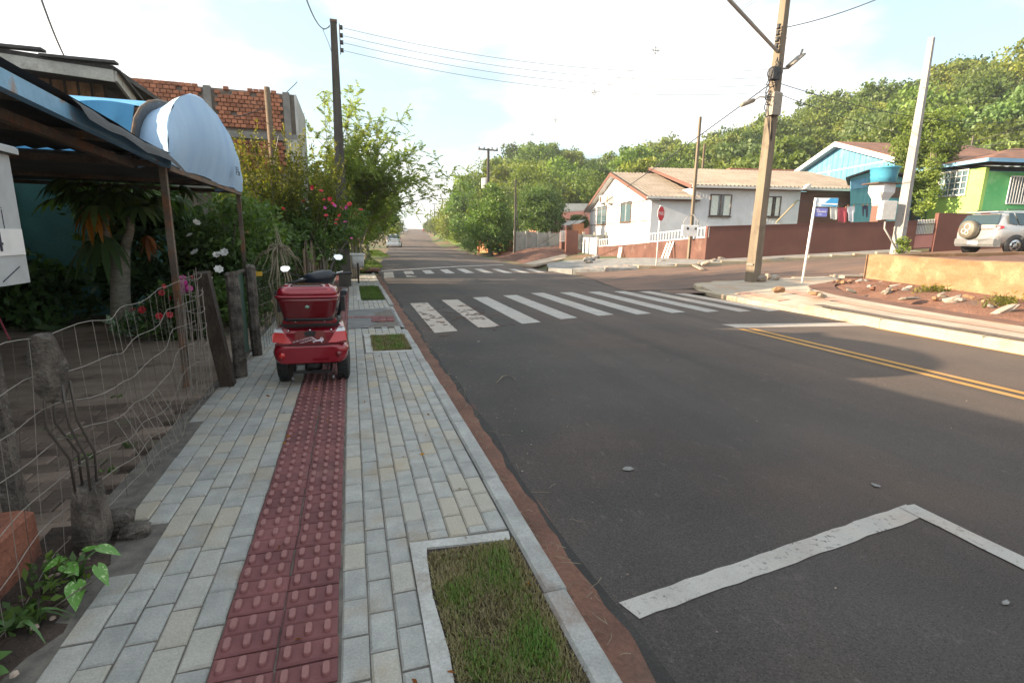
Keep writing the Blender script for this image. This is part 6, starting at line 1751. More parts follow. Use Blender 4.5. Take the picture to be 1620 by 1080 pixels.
# low brown wall with white railing, along the main street
LW0, LW1 = Vector((15.45, 20.1, 0)), Vector((15.75, 31.0, 0))
def lw(x, y): p = WL(x, y, LW0, LW1); return p
ld = (LW1-LW0).normalized(); ln = Vector((-ld.y, ld.x, 0))
zr0, zr1 = lw(1114, 376).z, lw(944, 391).z
t = thing('low_wall', 'low worn brown wall with white railing along the main street', 'wall', LW0)
La = lw(944, 391); La.z = 0
MB().prism([LW0+Vector((0, 0, -.1)), La+Vector((0, 0, -.1)), La+Vector((0, 0, zr1)), LW0+Vector((0, 0, zr0))], -ln*.18).build('wall', 'wall_brown_worn', t)
N = 44
rh0, rh1 = lw(1114, 359).z-zr0, lw(1000, 373).z-lw(1000, 388.5).z
for k in range(N+1):
    f = k/N; p = LW0.lerp(La, f)-ln*.08; zb_ = zr0+(zr1-zr0)*f; hh = .5
    MB().box(p+Vector((0, 0, zb_+.02+hh/2)), (.035, .035, hh)).build('picket', 'picket', t)
for dz in (.05, .47):
    MB().bar(LW0-ln*.08+Vector((0, 0, zr0+dz)), La-ln*.08+Vector((0, 0, zr1+dz)), .04, .04).build('rail', 'picket', t)
# white sheet gate at its far end
g = thing('sheet_gate', 'white sheet-metal gate at the far end of the low brown wall', 'gate', La)
gl = WL(914, 380, La, La+Vector((.25, .97, 0)))
gA, gB = La.copy(), Vector((La.x+.5, La.y+3.3, 0))
zt_ = lw(930, 377).z+.05
for k in range(10):
    a, b_ = gA.lerp(gB, k/10), gA.lerp(gB, (k+.96)/10)
    MB().prism([a+Vector((0, 0, .15)), b_+Vector((0, 0, .15)), b_+Vector((0, 0, zt_)), a+Vector((0, 0, zt_))], (.03, 0, 0)).build('sheet', 'picket', g)
MB().bar(gA+Vector((-.03, 0, .95)), gB+Vector((-.03, 0, .95)), .03).build('rail', 'white_paint', g)
MB().box(gA+Vector((-.02, -.1, .75)), (.16, .16, 1.35)).build('gate_post', 'white_dirty', g)
# leaning white slats, plank
def wl_pt(px, py, off): q = LW0+ln*off; r_ = LW1+ln*off; return WL(px, py, q, r_)
for k, ((xa, ya), (xb, yb)) in enumerate([((1045, 414), (1056, 384)), ((1050.5, 413), (1060.5, 383)), ((1055, 412), (1065.5, 382)), ((976.5, 414), (980.5, 391)), ((979, 414), (983.5, 391))]):
    MB().bar(wl_pt(xa, ya, .45), wl_pt(xb, yb, .06), .085, .03).build('leaning_slat', 'white_paint', label=['first white slat of the three leaning on the low wall', 'second white slat of the three leaning on the low wall', 'third white slat of the three leaning on the low wall', 'left white slat of the pair leaning on the low wall', 'right white slat of the pair leaning on the low wall'][k], cat='slat')
MB().bar(wl_pt(1080, 411, .25), G(1111, 428, .2)+Vector((0, 0, .05)), .16, .05).build('timber_plank', 'rubble', label='grey timber plank sloping down from the low wall to the rubble', cat='plank')
# tall brown wall along the side street
t = thing('brown_wall', 'tall plain brown wall along the side street below the white house', 'wall', LW0)
def wallw(x, y): p = WL(x, y, LW0, LW0+hs); return (p-LW0).dot(hs), p.z
zt0 = wallw(1116, 359)[1]; te, ze = wallw(1452, 350)
TW = te
vs = []; b = MB(); N = 16
for k in range(N+1):
    p = LW0+hs*(TW*k/N); zt_ = zt0+(ze-zt0)*k/N; zb_ = zg(p.x, p.y)-.15
    for q, z in ((-hg*.0, zb_), (-hg*.0, zt_), (hg*.18, zt_), (hg*.18, zb_)): vs.append(p+q+Vector((0, 0, z)))
b.add(vs, [(4*k+j, 4*k+4+j, 4*k+4+(j+1) % 4, 4*k+(j+1) % 4) for k in range(N) for j in range(3)]+[(3, 2, 1, 0), (4*N, 4*N+1, 4*N+2, 4*N+3)])
b.build('wall', 'wall_brown', t)
MB().bar(LW0+Vector((0, 0, zt0+.015))+hg*.09, LW0+hs*TW+Vector((0, 0, ze+.015))+hg*.09, .24, .04).build('coping', 'wall_brown', t)
# gate in the wall
g = thing('bar_gate', 'pinkish metal bar gate between the two brown walls', 'gate', LW0+hs*TW)
tg1 = wallw(1484, 350)[0]
for k in range(11):
    tq = TW+.12+(tg1-TW-.2)*k/10; p = LW0+hs*tq+hg*.1; zb_ = zg(p.x, p.y)+.05
    MB().box(p+Vector((0, 0, zb_+.68)), (.03, .03, 1.36)).build('bar', 'ac_grey', g)
    MB().box(p+Vector((0, -.025, zb_+.36)), (.11, .02, .7), rz=-.22).build('slat', 'house_pink', g)
for dz in (.1, .72, 1.2):
    p0_, p1_ = LW0+hs*(TW+.06)+hg*.1, LW0+hs*(tg1-.06)+hg*.1
    MB().bar(p0_+Vector((0, -.03, zg(p0_.x, p0_.y)+dz)), p1_+Vector((0, -.03, zg(p1_.x, p1_.y)+dz)), .035).build('rail', 'frame_brown', g)
t = thing('brown_wall', 'short brown wall beyond the bar gate, behind the parked SUV', 'wall', LW0+hs*tg1)
ztb = wallw(1500, 337)[1]
p0_, p1_ = LW0+hs*tg1, LW0+hs*(tg1+9)
MB().prism([p0_+Vector((0, 0, .4)), p1_+Vector((0, 0, .4)), p1_+Vector((0, 0, ztb)), p0_+Vector((0, 0, ztb))], hg*.2).build('wall', 'wall_brown', t)
# meter panel and slim pole behind the railing
t = thing('meter_pole', 'slim grey pole with a white double meter panel behind the railing', 'pole', (15.95, 20.6, 0))
mp0 = lw(1095, 370); mx_ = mp0-ln*.35
q0 = WL(1095, 345, mx_, mx_+hs); q1 = WL(1108, 185, mx_, mx_+hs)
MB().bar((q0.x, q0.y, .2), (q1.x-.0, q1.y, q1.z), .14, .13, w2=.10, h2=.09).build('shaft', 'pole_concrete', t)
c = WL(1092, 365, mx_-hg*.25, mx_-hg*.25+hs)
pn = MB().bbox(c, (.80, .16, .5), .02, rz=-.22).build('meter_panel', 'white_paint', t)
for dx in (-.16, .22): MB().box(c+hs*dx+Vector((0, 0, .1))-hg*.09, (.10, .02, .11), rz=-.22).build('meter_window', 'glass_dark', pn)
for sx in (-1, 1): MB().tube([c+hs*(.36*sx)+Vector((0, 0, .25)), c+hs*(.32*sx)+Vector((0, 0, .45)), c+hs*(.05*sx)+Vector((0, 0, .75))], .02, 6).build('conduit', 'pole_grey', pn)
# propped pole at the brown wall
a_, b_ = ht(1228, 352, 1.2), ht(1262, 317, .2)
MB().bar(HP(a_[0], -1.2, a_[1]), HP(b_[0], -.2, b_[1]), .06).build('prop_pole', 'prop_wood', label='thin yellow pole leaning between the white and brown house walls', cat='pole')
# ------------------------------------------------------------------ cars
def make_car(name, label, loc, rz, paint, L=4.1, W=1.76, Ht=1.64, suv=True, group=None):
    c = thing(name, label, 'car', loc, rz, group=group, local=True)
    k = W/1.76; g = .0
    zc = .30 if suv else .20; belt = 1.04*Ht/1.64; hw_ = W/2
    def ring(y, zr, wl, wt, zb=zc, bl=None):
        bl = min(bl or belt, zr-.02)
        half = [(wl*.86, zb), (wl*.97, zb+.14), (wl, zb+.38), (wl*.985, bl-.10), (wl*.955, bl), (wt+(wl*.955-wt)*.35, bl+(zr-bl)*.62), (wt, zr-.07), (wt*.86, zr-.012), (wt*.4, zr)]
        return [Vector((x, y, z)) for x, z in half]+[Vector((-x, y, z)) for x, z in reversed(half)]
    sc_ = L/4.1
    st = [(0.0, belt*.93, .84, .74, zc+.10), (.04, belt+.02, .90, .78, zc), (.10, belt+.10, .955, .74, zc), (.24, Ht*.88, .98, .66, zc), (.36, Ht*.955, 1.0, .63, zc), (.6, Ht*.985, 1.0, .62, zc), (1.5, Ht, 1.0, .63, zc), (2.15, Ht*.975, 1.0, .62, zc), (2.55, Ht*.87, 1.0, .64, zc), (2.95, belt+.06, 1.0, .72, zc), (3.2, belt-.02, .99, .76, zc), (3.75, belt-.12, .96, .74, zc), (4.0, belt-.28, .90, .70, zc), (4.1, belt-.45, .80, .6, zc+.08)]
    b = MB(); b.loft([ring(y*sc_, zr, wl*hw_, wt*W/1.76*.98, zb) for y, zr, wl, wt, zb in st]); body = b.build('body', paint, c)
    # rear window, lights, plate
    def sd(y, z):   # half width of skin near greenhouse
        u = max(0, min(1, (z-belt)/(Ht-belt))); return hw_*.955-(hw_*.955-.66*k)*u*.92
    zr0, zr1 = belt+.07, Ht*.90
    y0, y1 = .065*sc_-.0, .235*sc_
    MB().prism([(-sd(0, zr0)*.93, y0-.02, zr0), (sd(0, zr0)*.93, y0-.02, zr0), (sd(0, zr1)*.93, y1-.02, zr1), (-sd(0, zr1)*.93, y1-.02, zr1)], (0, .03, 0)).build('rear_window', 'car_glass', c)
    MB().box((0, .275*sc_, Ht*.935), (.34, .05, .03)).build('brake_light', 'lens_red', c)
    for sx in (-1, 1):
        pts = [(sx*hw_*.50, -.012, belt-.10), (sx*hw_*.93, .04, belt-.13), (sx*hw_*.995, .22, belt-.06), (sx*hw_*.97, .18, belt+.01), (sx*hw_*.90, .05, belt+.01), (sx*hw_*.7, .0, belt-.04)] if suv else [(sx*hw_*.74, -.005, belt-.3), (sx*hw_*.97, .1, belt-.3), (sx*hw_*.97, .12, belt+.1), (sx*hw_*.84, .05, belt+.1)]
        if sx < 0: pts = pts[::-1]
        MB().prism(pts, (0, .03, 0)).build('tail_light', 'lens_red', c)
        # side windows
        def sp_(y, z, o=.012): return Vector((sx*(sd(y, z)+o), y*sc_, z))
        zb_, zt_ = belt+.05, Ht*.93
        for wy in ([(.42, .46, .80, .62), (.86, .70, 1.62, 1.58), (1.70, 1.68, 2.78, 2.25)]):
            q = [sp_(wy[0], zb_+(.05 if wy[0] < .5 else 0)), sp_(wy[2], zb_), sp_(wy[3], zt_), sp_(wy[1], zt_)]
            n_ = Vector((sx*.03, 0, .008))
            if sx > 0: q = q[::-1]
            MB().prism(q, -n_ if False else n_*.6).build('side_window', 'car_glass', c)
        MB().bar((sx*.60*k, .5*sc_, Ht+.015), (sx*.60*k, 2.0*sc_, Ht+.03), .035, .03).build('roof_rail', 'cladding', c) if suv else None
        for yw in (.78*sc_, 3.25*sc_):
            R_ = .335 if suv else .30
            MB().lathe([(R_*1.22, 0), (R_*1.22, .02), (R_*.6, .02)], (sx*(hw_-.012), yw, R_), 22, Matrix.Rotation(sx*math.pi/2, 3, 'Y')).build('wheel_arch', 'black_plastic', c)
            wh = MB().lathe(wheel_mesh(R_, .2), (sx*(hw_-.085), yw, R_), 22, RX).build('wheel', 'tyre', c)
            MB().lathe([(.001, .02), (.06, .02), (R_*.3, -.01), (R_*.62, .02), (R_*.66, .0), (R_*.66, -.05)], (sx*(hw_+.005), yw, R_), 18, Matrix.Rotation(sx*math.pi/2, 3, 'Y')).build('rim', 'chrome', wh)
            b = MB()
            for s5 in range(5):
                a = s5*2*math.pi/5; b.bar((sx*(hw_+.024), yw+.05*math.cos(a), R_+.05*math.sin(a)), (sx*(hw_+.018), yw+R_*.58*math.cos(a), R_+R_*.58*math.sin(a)), .05, .02)
            b.build('spoke', 'rim_grey', wh)
        MB().bbox((sx*(hw_+.09), 2.72*sc_, belt+.09), (.16, .1, .12), .03).build('side_mirror', paint, c)
        MB().bar((sx*(hw_-.005), 1.15*sc_, zc+.08), (sx*(hw_-.005), 2.95*sc_, zc+.08), .03, .16).build('sill_cladding', 'cladding', c)
        MB().box((sx*(hw_+.004), 1.05*sc_, belt-.12), (.02, .16, .03)).build('door_handle', paint, c)
        MB().bar((sx*(hw_*.985), 1.66*sc_, zc+.2), (sx*(hw_*.965), 1.66*sc_, belt-.02), .012, .008).build('door_seam', 'black_plastic', c)
    MB().loft([[Vector((x*hw_, y, z)) for x, y, z in ((-.97, .22, zb), (-.9, -.02+o, zb), (-.5, -.06+o, zb), (.5, -.06+o, zb), (.9, -.02+o, zb), (.97, .22, zb), (.5, .22, zb), (-.5, .22, zb))] for zb, o in ((zc-.02, .06), (zc+.08, 0), (zc+.24, 0), (zc+.28, .03))], smooth=False).build('rear_bumper', 'cladding' if suv else paint, c)
    MB().box((.04, -.075, zc+.12 if suv else belt-.2), (.42, .015, .13)).build('number_plate', 'plate_white', c)
    if suv:
        sw = MB().lathe([(.001, .16), (.30, .16), (.335, .13), (.345, .06), (.345, -.06), (.30, -.10)], (-.13, -.13, .92), 26, Matrix.Rotation(math.pi/2, 3, 'X')).build('spare_wheel', 'tyre_cover', c)
        for (x, z, r_) in ((.05, .1, .13), (-.08, -.06, .1), (.05, -.12, .08)):
            MB().lathe([(r_, -.002), (r_, .006), (r_*.82, .006), (r_*.82, -.002)], (-.13+x, -.2915, .92+z), 18, Matrix.Rotation(math.pi/2, 3, 'X')).build('cover_ring', 'plate_white', sw)
        MB().prism([(-.66*k, .33, Ht*.955), (.66*k, .33, Ht*.955), (.62*k, .12, Ht*.95), (-.62*k, .12, Ht*.95)], (0, 0, .035)).build('spoiler', paint, c)
    else:
        MB().prism([(-.6*k, .3, Ht*.95), (.6*k, .3, Ht*.95), (.56*k, .16, Ht*.94), (-.56*k, .16, Ht*.94)], (0, 0, .03)).build('spoiler', paint, c)
    return c
suv_c = D(1541, 392, 20.0)
gz = zg(suv_c.x, suv_c.y)
make_car('parked_car', 'silver SUV with covered spare wheel parked on the rising side street', (suv_c.x-.1, suv_c.y, 1.02), math.atan2(hs.y, hs.x)-math.pi/2, 'car_silver')
p = G(623, 391.5, ROAD_Z)
make_car('parked_car', 'white hatchback parked at the left edge of the main street', (p.x, p.y, ROAD_Z+.01), math.radians(-6), 'car_white', 3.8, 1.66, 1.48, False)
for k, (px, py, d, pt, lb) in enumerate([(634, 365, 170, 'car_white', 'distant white car, left of two, on the crest of the road'), (641, 365, 195, 'car_white', 'distant white car, right of two, on the crest of the road'), (672, 364.5, 205, 'car_red', 'distant red car at the right edge of the crest')]):
    q = D(px, py, d); make_car('distant_car', lb, (q.x, q.y, lerp_tab(q.y, PROF)+.05), math.radians(-7), pt, 3.9, 1.7, 1.5, False)
    MB().box((q.x, q.y, lerp_tab(q.y, PROF)-.05), (3.2, 8, .1)).build('layby', 'asphalt_patch', kind='structure')

# ------------------------------------------------------------------ houses up the side street
def plane_pt(o): return lambda x, y: WL(x, y, o, o+hs)
o = D(1418, 300, 31.5)
def PB_(x, y): return WL(x, y, o, o+hg)
h = thing('blue_house', 'pale blue timber house with white barge boards above the white house', 'house', o)
def pp(f, pts): return [f(x, y) for x, y in pts]
pL, pA, pR = PB_(1258, 279), PB_(1332, 228), PB_(1420, 300)
wL, wA = (pL-o).dot(hg), (pA-o).dot(hg); zE_ = pL.z; zA_ = pA.z
def BW(w, z, t_=0.0): return Vector((o.x, o.y, 0))+hg*w+hs*t_+Vector((0, 0, z))
wR = wA-(wL-wA)
MB().prism([BW(wR, .8), BW(wL, .8), BW(wL, zE_), BW(wA, zA_), BW(wR, zE_)], hs*9).build('wall', 'house_blue', h)
def slab(f, a, b_, th, back, name, mat, parent, over=.4):
    A, B = f(*a), f(*b_); A, B = A-hg*over, B-hg*over
    return MB().prism([A, B, B+Vector((0, 0, th)), A+Vector((0, 0, th))], hg*back).build(name, mat, parent)
rise_ = (zA_-zE_)/(wL-wA)
for sgn, wE in ((1, wL), (-1, wR)):
    e_ = wE+sgn*.6; ze2 = zE_-rise_*.6
    r_ = MB().prism([BW(e_, ze2+.03, -.5), BW(wA, zA_+.03, -.5), BW(wA, zA_+.17, -.5), BW(e_, ze2+.17, -.5)], hs*10).build('roof', 'tile_brown', h)
    MB().prism([BW(e_, ze2-.16, -.56), BW(wA, zA_-.16, -.56), BW(wA, zA_+.14, -.56), BW(e_, ze2+.14, -.56)], hs*.05).build('barge_board', 'white_paint', r_)
    MB().prism([BW(e_, ze2-.06, -.5), BW(wA, zA_-.06, -.5), BW(wA, zA_+.0, -.5), BW(e_, ze2+.0, -.5)], hs*.5).build('soffit', 'white_dirty', r_)
k = 0; w_ = wR+.3
while w_ < wL-.1:
    zt_ = zE_+rise_*(wL-wA-abs(w_-wA))
    MB().box(BW(w_, (zt_+.8)/2, -.01), (.03, .035, zt_-.85), rz=-.22).build('cover_strip', 'house_blue', h); w_ += .55
MB().bar(BW(wR, zE_-.1, -.02), BW(wL, zE_-.1, -.02), .03, .06).build('string_course', 'picket', h)
# teal annex
VW = Vector((.78, .625, 0))
def slab(f, a, b_, th, back, name, mat, parent, over=.4):
    A, B = f(*a)-VW*over, f(*b_)-VW*over
    return MB().prism([A, B, B+Vector((0, 0, th)), A+Vector((0, 0, th))], VW*back).build(name, mat, parent)
o = D(1380, 320, 28.5); PT = plane_pt(o)
h = thing('teal_annex', 'small teal timber annex with grey roof behind the water tank', 'house', o)
MB().prism(pp(PT, [(1345, 352), (1438, 352), (1438, 284), (1385, 270), (1345, 282)]), VW*3.5).build('wall', 'house_teal', h)
slab(PT, (1338, 284), (1388, 267), .08, 4.2, 'roof', 'roof_dark', h); slab(PT, (1388, 267), (1446, 282), .08, 4.2, 'roof', 'roof_dark', h)
MB().prism(pp(PT, [(1408, 313), (1424, 313), (1424, 296), (1408, 296)]), -hg*.03).build('window', 'glass_dark', h)
MB().prism(pp(PT, [(1345, 300), (1372, 296), (1372, 281), (1345, 287)]), -hg*.03).build('blue_panel', 'house_blue', h)
# porch with white boarding below the long roof
o = HP(tEnd, .1, 0); PP = plane_pt(o)
h = thing('porch', 'open porch with white boarding at the right end of the white house', 'porch', o)
for k in range(6):
    a_, b_ = PP(1341, 338-k*4.4), PP(1388, 338-k*4.4); MB().bar(a_, b_, .03, .13).build('board', 'white_dirty', h)
MB().prism(pp(PP, [(1318, 350), (1395, 350), (1395, 336), (1318, 338)]), hg*.1).build('dark_base', 'frame_brown', h)
MB().prism(pp(PP, [(1276, 306), (1378, 311), (1378, 305), (1276, 300)]), -hg*.12).build('fascia', 'soffit_brown', h)
MB().prism(pp(PP, [(1330, 330), (1342, 330), (1342, 312), (1330, 312)]), -hg*.05).build('blue_shutter', 'tank_blue', h)
# water tank on its column
tb = D(1395, 300, 25.5)
t = thing('water_tank', 'round blue water tank standing on a white and brown column', 'water tank', tb)
tz0, tz1 = D(1395, 290, 25.5).z, D(1395, 266, 25.5).z; hgt = tz1-tz0
col_ = MB().prism([Vector((tb.x+x, tb.y+y, .5)) for x, y in ((-.22, -.22), (.22, -.22), (.22, .22), (-.22, .22))], (0, 0, D(1395, 325, 25.5).z-.5)).build('column_base', 'soffit_brown', t)
b = MB(); b.loft([rr(w, w, .03, 2, z, tb.x, tb.y) for w, z in ((.46, D(1395, 325, 25.5).z), (.52, D(1395, 315, 25.5).z), (.8, D(1395, 305, 25.5).z), (.8, tz0-.06))], smooth=False); b.build('column_head', 'white_paint', t)
MB().box((tb.x, tb.y, tz0-.03), (1.35, 1.1, .06), rz=-.22).build('platform', 'frame_brown', t)
b = MB(); b.lathe([(.52, tz0), (.54, tz0+hgt*.3), (.565, tz0+hgt*.33), (.57, tz0+hgt*.6), (.595, tz0+hgt*.63), (.61, tz0+hgt*.9), (.66, tz0+hgt*.92), (.66, tz0+hgt), (.3, tz0+hgt*1.06), (.001, tz0+hgt*1.08)], (tb.x, tb.y, 0), 26); b.build('tank', 'tank_blue', t)
# clothesline and washing
o = D(1340, 330, 24.2); PC = plane_pt(o)
t = thing('clothesline', 'thin clothesline strung above the tall brown wall', 'clothesline', PC(1260, 318))
MB().tube(catenary(PC(1262, 317), PC(1400, 321), .12), .012, 4).build('line', 'cable', t)
def cloth(name, label, x0, x1, y0, y1, mat, shape=None):
    b = MB(); nx, ny = 8, 6; vs = []
    for j in range(ny+1):
        for i in range(nx+1):
            f, g_ = i/nx, j/ny; w = 1.0
            if shape == 'shirt': w = 1.0 if g_ < .5 else .72
            if shape == 'towel': w = 1.0-.05*g_
            q = PC(x0+(x1-x0)*(.5+(f-.5)*w), y0+(y1-y0)*g_); vs.append(q-hg*(.05*math.sin(f*9+g_)*g_)+Vector((0, 0, .03*math.sin(f*7)*g_)))
    n1 = nx+1; fs = [(j*n1+i, j*n1+i+1, (j+1)*n1+i+1, (j+1)*n1+i) for j in range(ny) for i in range(nx) if not (shape == 'shorts' and j > 1 and 3 <= i <= 4)]
    m = len(vs); fb = [tuple(v+m for v in f[::-1]) for f in fs]
    b.add(vs+[v+hg*.012 for v in vs], fs+fb, smooth=True)
    t_ = thing(name, label, 'laundry', vs[0]); b.build('cloth', mat, t_)
    for f in (.12, .88): q = PC(x0+(x1-x0)*f, y0-.6); MB().box(q, (.03, .05, .1)).build('peg', 'wood_board', t_)
cloth('towel', 'cream towel at the left end of the washing line', 1313, 1325.5, 328.5, 346.5, 'towel_cream', 'towel')
cloth('towel', 'red towel on the washing line between two white pieces', 1324.5, 1340, 328.5, 351, 'towel_red', 'towel')
cloth('shirt', 'white shirt on the washing line right of the red towel', 1340, 1352.5, 326.5, 350, 'towel_white', 'shirt')
cloth('shorts', 'navy shorts at the right end of the washing line', 1364, 1373.5, 325, 342.5, 'cloth_navy', 'shorts')

# green house
gc = D(1547, 334, 27.0); GC = Vector((gc.x, gc.y, 0))
h = thing('green_house', 'lime and green house with barred windows behind the parked SUV', 'house', GC)
def GL(x, y): return WL(x, y, GC, GC+hg)
def GR(x, y): return WL(x, y, GC, GC+hs)
wl_ = (GL(1468, 330)-GC).dot(hg); wl_ = min(abs(wl_), 9)
zt = GR(1551, 264).z; zb = .9
MB().prism([GC+Vector((0, 0, zb)), GC+hg*wl_+Vector((0, 0, zb)), GC+hg*wl_+Vector((0, 0, zt)), GC+Vector((0, 0, zt))], hs*.2).build('lime_wall', 'house_lime', h)
MB().prism([GC+hs*.2+Vector((0, 0, zb)), GC+hs*10+Vector((0, 0, zb)), GC+hs*10+Vector((0, 0, zt-.2)), GC+hs*.2+Vector((0, 0, zt-.2))], hg*wl_).build('green_wall', 'house_green', h)
# barred window on the lime wall
pa, pb_ = GL(1528, 308), GL(1482, 275)
wa, wb = (pa-GC).dot(hg), (pb_-GC).dot(hg); za, zb2 = pa.z, GL(1530, 268).z
wo = window(h, GC+hg*wa+Vector((0, 0, za)), hg, Zv, -hs, wb-wa, zb2-za, 'plain', 'white_dirty', 0)
for i in range(7):
    q = GC+hg*(wa+(wb-wa)*i/6)-hs*.09; MB().bar(q+Vector((0, 0, za)), q+Vector((0, 0, zb2)), .03).build('bar', 'white_paint', wo)
for j in range(5):
    z = za+(zb2-za)*j/4; MB().bar(GC+hg*wa-hs*.09+Vector((0, 0, z)), GC+hg*wb-hs*.09+Vector((0, 0, z)), .025).build('bar', 'white_paint', wo)
# white slatted window on the green wall
qa, qb = GR(1590, 322), GR(1590, 279); ta = (qa-GC).dot(hs)
gw = MB().prism([GC+hs*ta+Vector((0, 0, qa.z)), GC+hs*(ta+2.2)+Vector((0, 0, qa.z)), GC+hs*(ta+2.2)+Vector((0, 0, qb.z)), GC+hs*ta+Vector((0, 0, qb.z))], -hg*.02).build('window', 'glass_blue', h)
for i in range(15):
    q = GC+hs*(ta+2.2*i/14)-hg*.06; MB().bar(q+Vector((0, 0, qa.z)), q+Vector((0, 0, qb.z)), .07, .03).build('slat', 'white_paint', gw)
for z in (qa.z, qb.z): MB().bar(GC+hs*ta-hg*.06+Vector((0, 0, z)), GC+hs*(ta+2.2)-hg*.06+Vector((0, 0, z)), .06).build('rail', 'white_paint', gw)
# roof: brown hip with blue fascia and a corrugated lean-to eave
R0, R1 = GC-hs*.6-hg*.6, GC+hs*11-hg*.6; R2, R3 = GC+hs*11+hg*(wl_+.6), GC-hs*.6+hg*(wl_+.6)
ze_ = zt+.35; zr_ = zt+1.25; m0, m1 = GC+hs*3+hg*wl_*.5, GC+hs*11+hg*wl_*.5
V = lambda v, z: Vector((v.x, v.y, z))
rf = MB().add([V(R0, ze_), V(R1, ze_), V(R2, ze_), V(R3, ze_), V(m0, zr_), V(m1, zr_)], [(0, 1, 5, 4), (2, 3, 4, 5), (3, 0, 4), (0, 3, 2, 1)]).build('roof', 'tile_brown', h)
for a_, b_ in ((R0, R1), (R3, R0)): MB().bar(V(a_, ze_-.08), V(b_, ze_-.08), .06, .18).build('fascia', 'steel_blue', rf)
b = MB(); vs = []
for i in range(70):
    q = GC+hs*(-.3+i*.15)-hg*.95; r_ = GC+hs*(-.3+i*.15)+hg*.2; a_ = .03*math.sin(i*1.7)
    vs += [V(q, zt-.08+a_), V(r_, zt+.1+a_)]
b.add(vs, [(2*i, 2*i+2, 2*i+3, 2*i+1) for i in range(69)], smooth=True); b.build('lean_to_sheet', 'metal_roof', rf)
# far red roof seen between, and the red roof behind the white house
q = D(1215, 272, 45); MB().prism([q-hs*4+Vector((0, 0, -.35)), q+hs*5+Vector((0, 0, -.35)), q+hs*4.6+Vector((0, 0, .25)), q-hs*3.4+Vector((0, 0, .25))], hg*5).build('roof', 'tile_red', thing('far_house', 'low house with faded red roof behind the white house', 'house', q))
MB().prism([q-hs*3.6+Vector((0, 0, -5)), q+hs*4.6+Vector((0, 0, -5)), q+hs*4.6+Vector((0, 0, -.35)), q-hs*3.6+Vector((0, 0, -.35))], hg*4.5).build('wall', 'plaster', bpy.data.objects['far_house'])
q = D(1612, 250, 42); ho = thing('far_house', 'pinkish roofed house at the right edge under the wooded hill', 'house', q)
MB().prism([q-hs*1.8, q+hs*6, q+hs*6+Vector((0, 0, .7)), q+hs*.6+Vector((0, 0, .8))], hg*4).build('roof', 'tile_red', ho)
MB().prism([q-hs*1.2+Vector((0, 0, -5)), q+hs*6+Vector((0, 0, -5)), q+hs*6, q-hs*1.2], hg*4).build('wall', 'plaster', ho)

# ------------------------------------------------------------------ right side of the main street beyond the crossing
# earth bank and concrete driveway slab
b = MB(); vs = []
bxs = np.linspace(8.8, 17.5, 16); bys = np.linspace(25.5, 38, 18)
for x in bxs:
    for y in bys:
        e = edge_r(y)+.6; u = sstep((x-e)/3.6)*sstep((y-(26.2+max(0, x-8.6)*1.15))/2.2)
        vs.append((x, y, zg(x, y)-.1+.5*u+.10*math.sin(x*2.3+y)*u+.05*math.sin(y*3.7)*u-(.25 if u < .02 else 0)))
b.add(vs, [(i*18+j, (i+1)*18+j, (i+1)*18+j+1, i*18+j+1) for i in range(15) for j in range(17)], smooth=True)
b.build('dirt_bank', 'bank', kind='structure')
A, B_, C_, D_ = G(826, 420.5, -.02), G(846, 422, -.02), WL(914, 406, gB, gB+hs), WL(914, 401, gB, gB+hs)
MB().prism([A, B_, C_, D_+Vector((.3, 1.2, 0))], (0, 0, .1)).build('driveway', 'sidewalk_right', kind='structure')
# concrete slab wall, brown gate pillar, small white gate
t = thing('slab_wall', 'weathered grey precast slab wall above the dirt bank', 'wall', G(815, 408, 0))
w0, w1 = Vector((11.6, 37.0, 0)), Vector((19.5, 36.0, 0))
for k in range(9):
    a, c = w0.lerp(w1, k/9), w0.lerp(w1, (k+1)/9); z0_ = zg(a.x, a.y)-.4
    MB().prism([V(a, z0_), V(c, z0_), V(c, 1.72-.02*k), V(a, 1.74-.02*k)], (0, .1, 0), r=random.random()).build('panel', 'slab_grey', t)
    MB().box(V(a, (z0_+1.8)/2)+Vector((0, -.03, 0)), (.14, .14, 1.8-z0_)).build('post', 'slab_grey', t)
t = thing('gate_pillar', 'brown rendered pillar with a small white gate beside the driveway', 'gate', G(892, 398, .3))
q = D(892, 390, 37); r_ = D(889.5, 370, 37)
MB().box(V(q, .9), (.55, .4, 1.6)).build('pillar', 'wall_brown_worn', t)
MB().box(V(D(904, 388, 36), 1.0), (.9, .2, 1.7)).build('brown_panel', 'wall_brown', t)
for k in range(6): MB().box(V(D(886+k*1.6, 380, 36.4), 1.45), (.03, .03, .75)).build('bar', 'picket', t)
for z in (1.1, 1.8): MB().bar(V(D(886, 380, 36.4), z), V(D(894, 380, 36.4), z), .03).build('rail', 'picket', t)
# orange planter wall
t = thing('brick_planter', 'low orange brick planter wall at the foot of the conical tree', 'planter', G(800, 404, 0))
q0, q1 = Vector((10.6, 44, 0)), Vector((12.6, 38.3, 0))
for k in range(4):
    a, c = q0.lerp(q1, k/4), q0.lerp(q1, (k+.97)/4); MB().prism([V(a, -.1), V(c, -.1), V(c, .95), V(a, .95)], (.15, .05, 0)).build('panel', 'hut_orange', t)
    MB().box(V(a, .5), (.22, .22, 1.1)).build('pier', 'hut_orange', t)
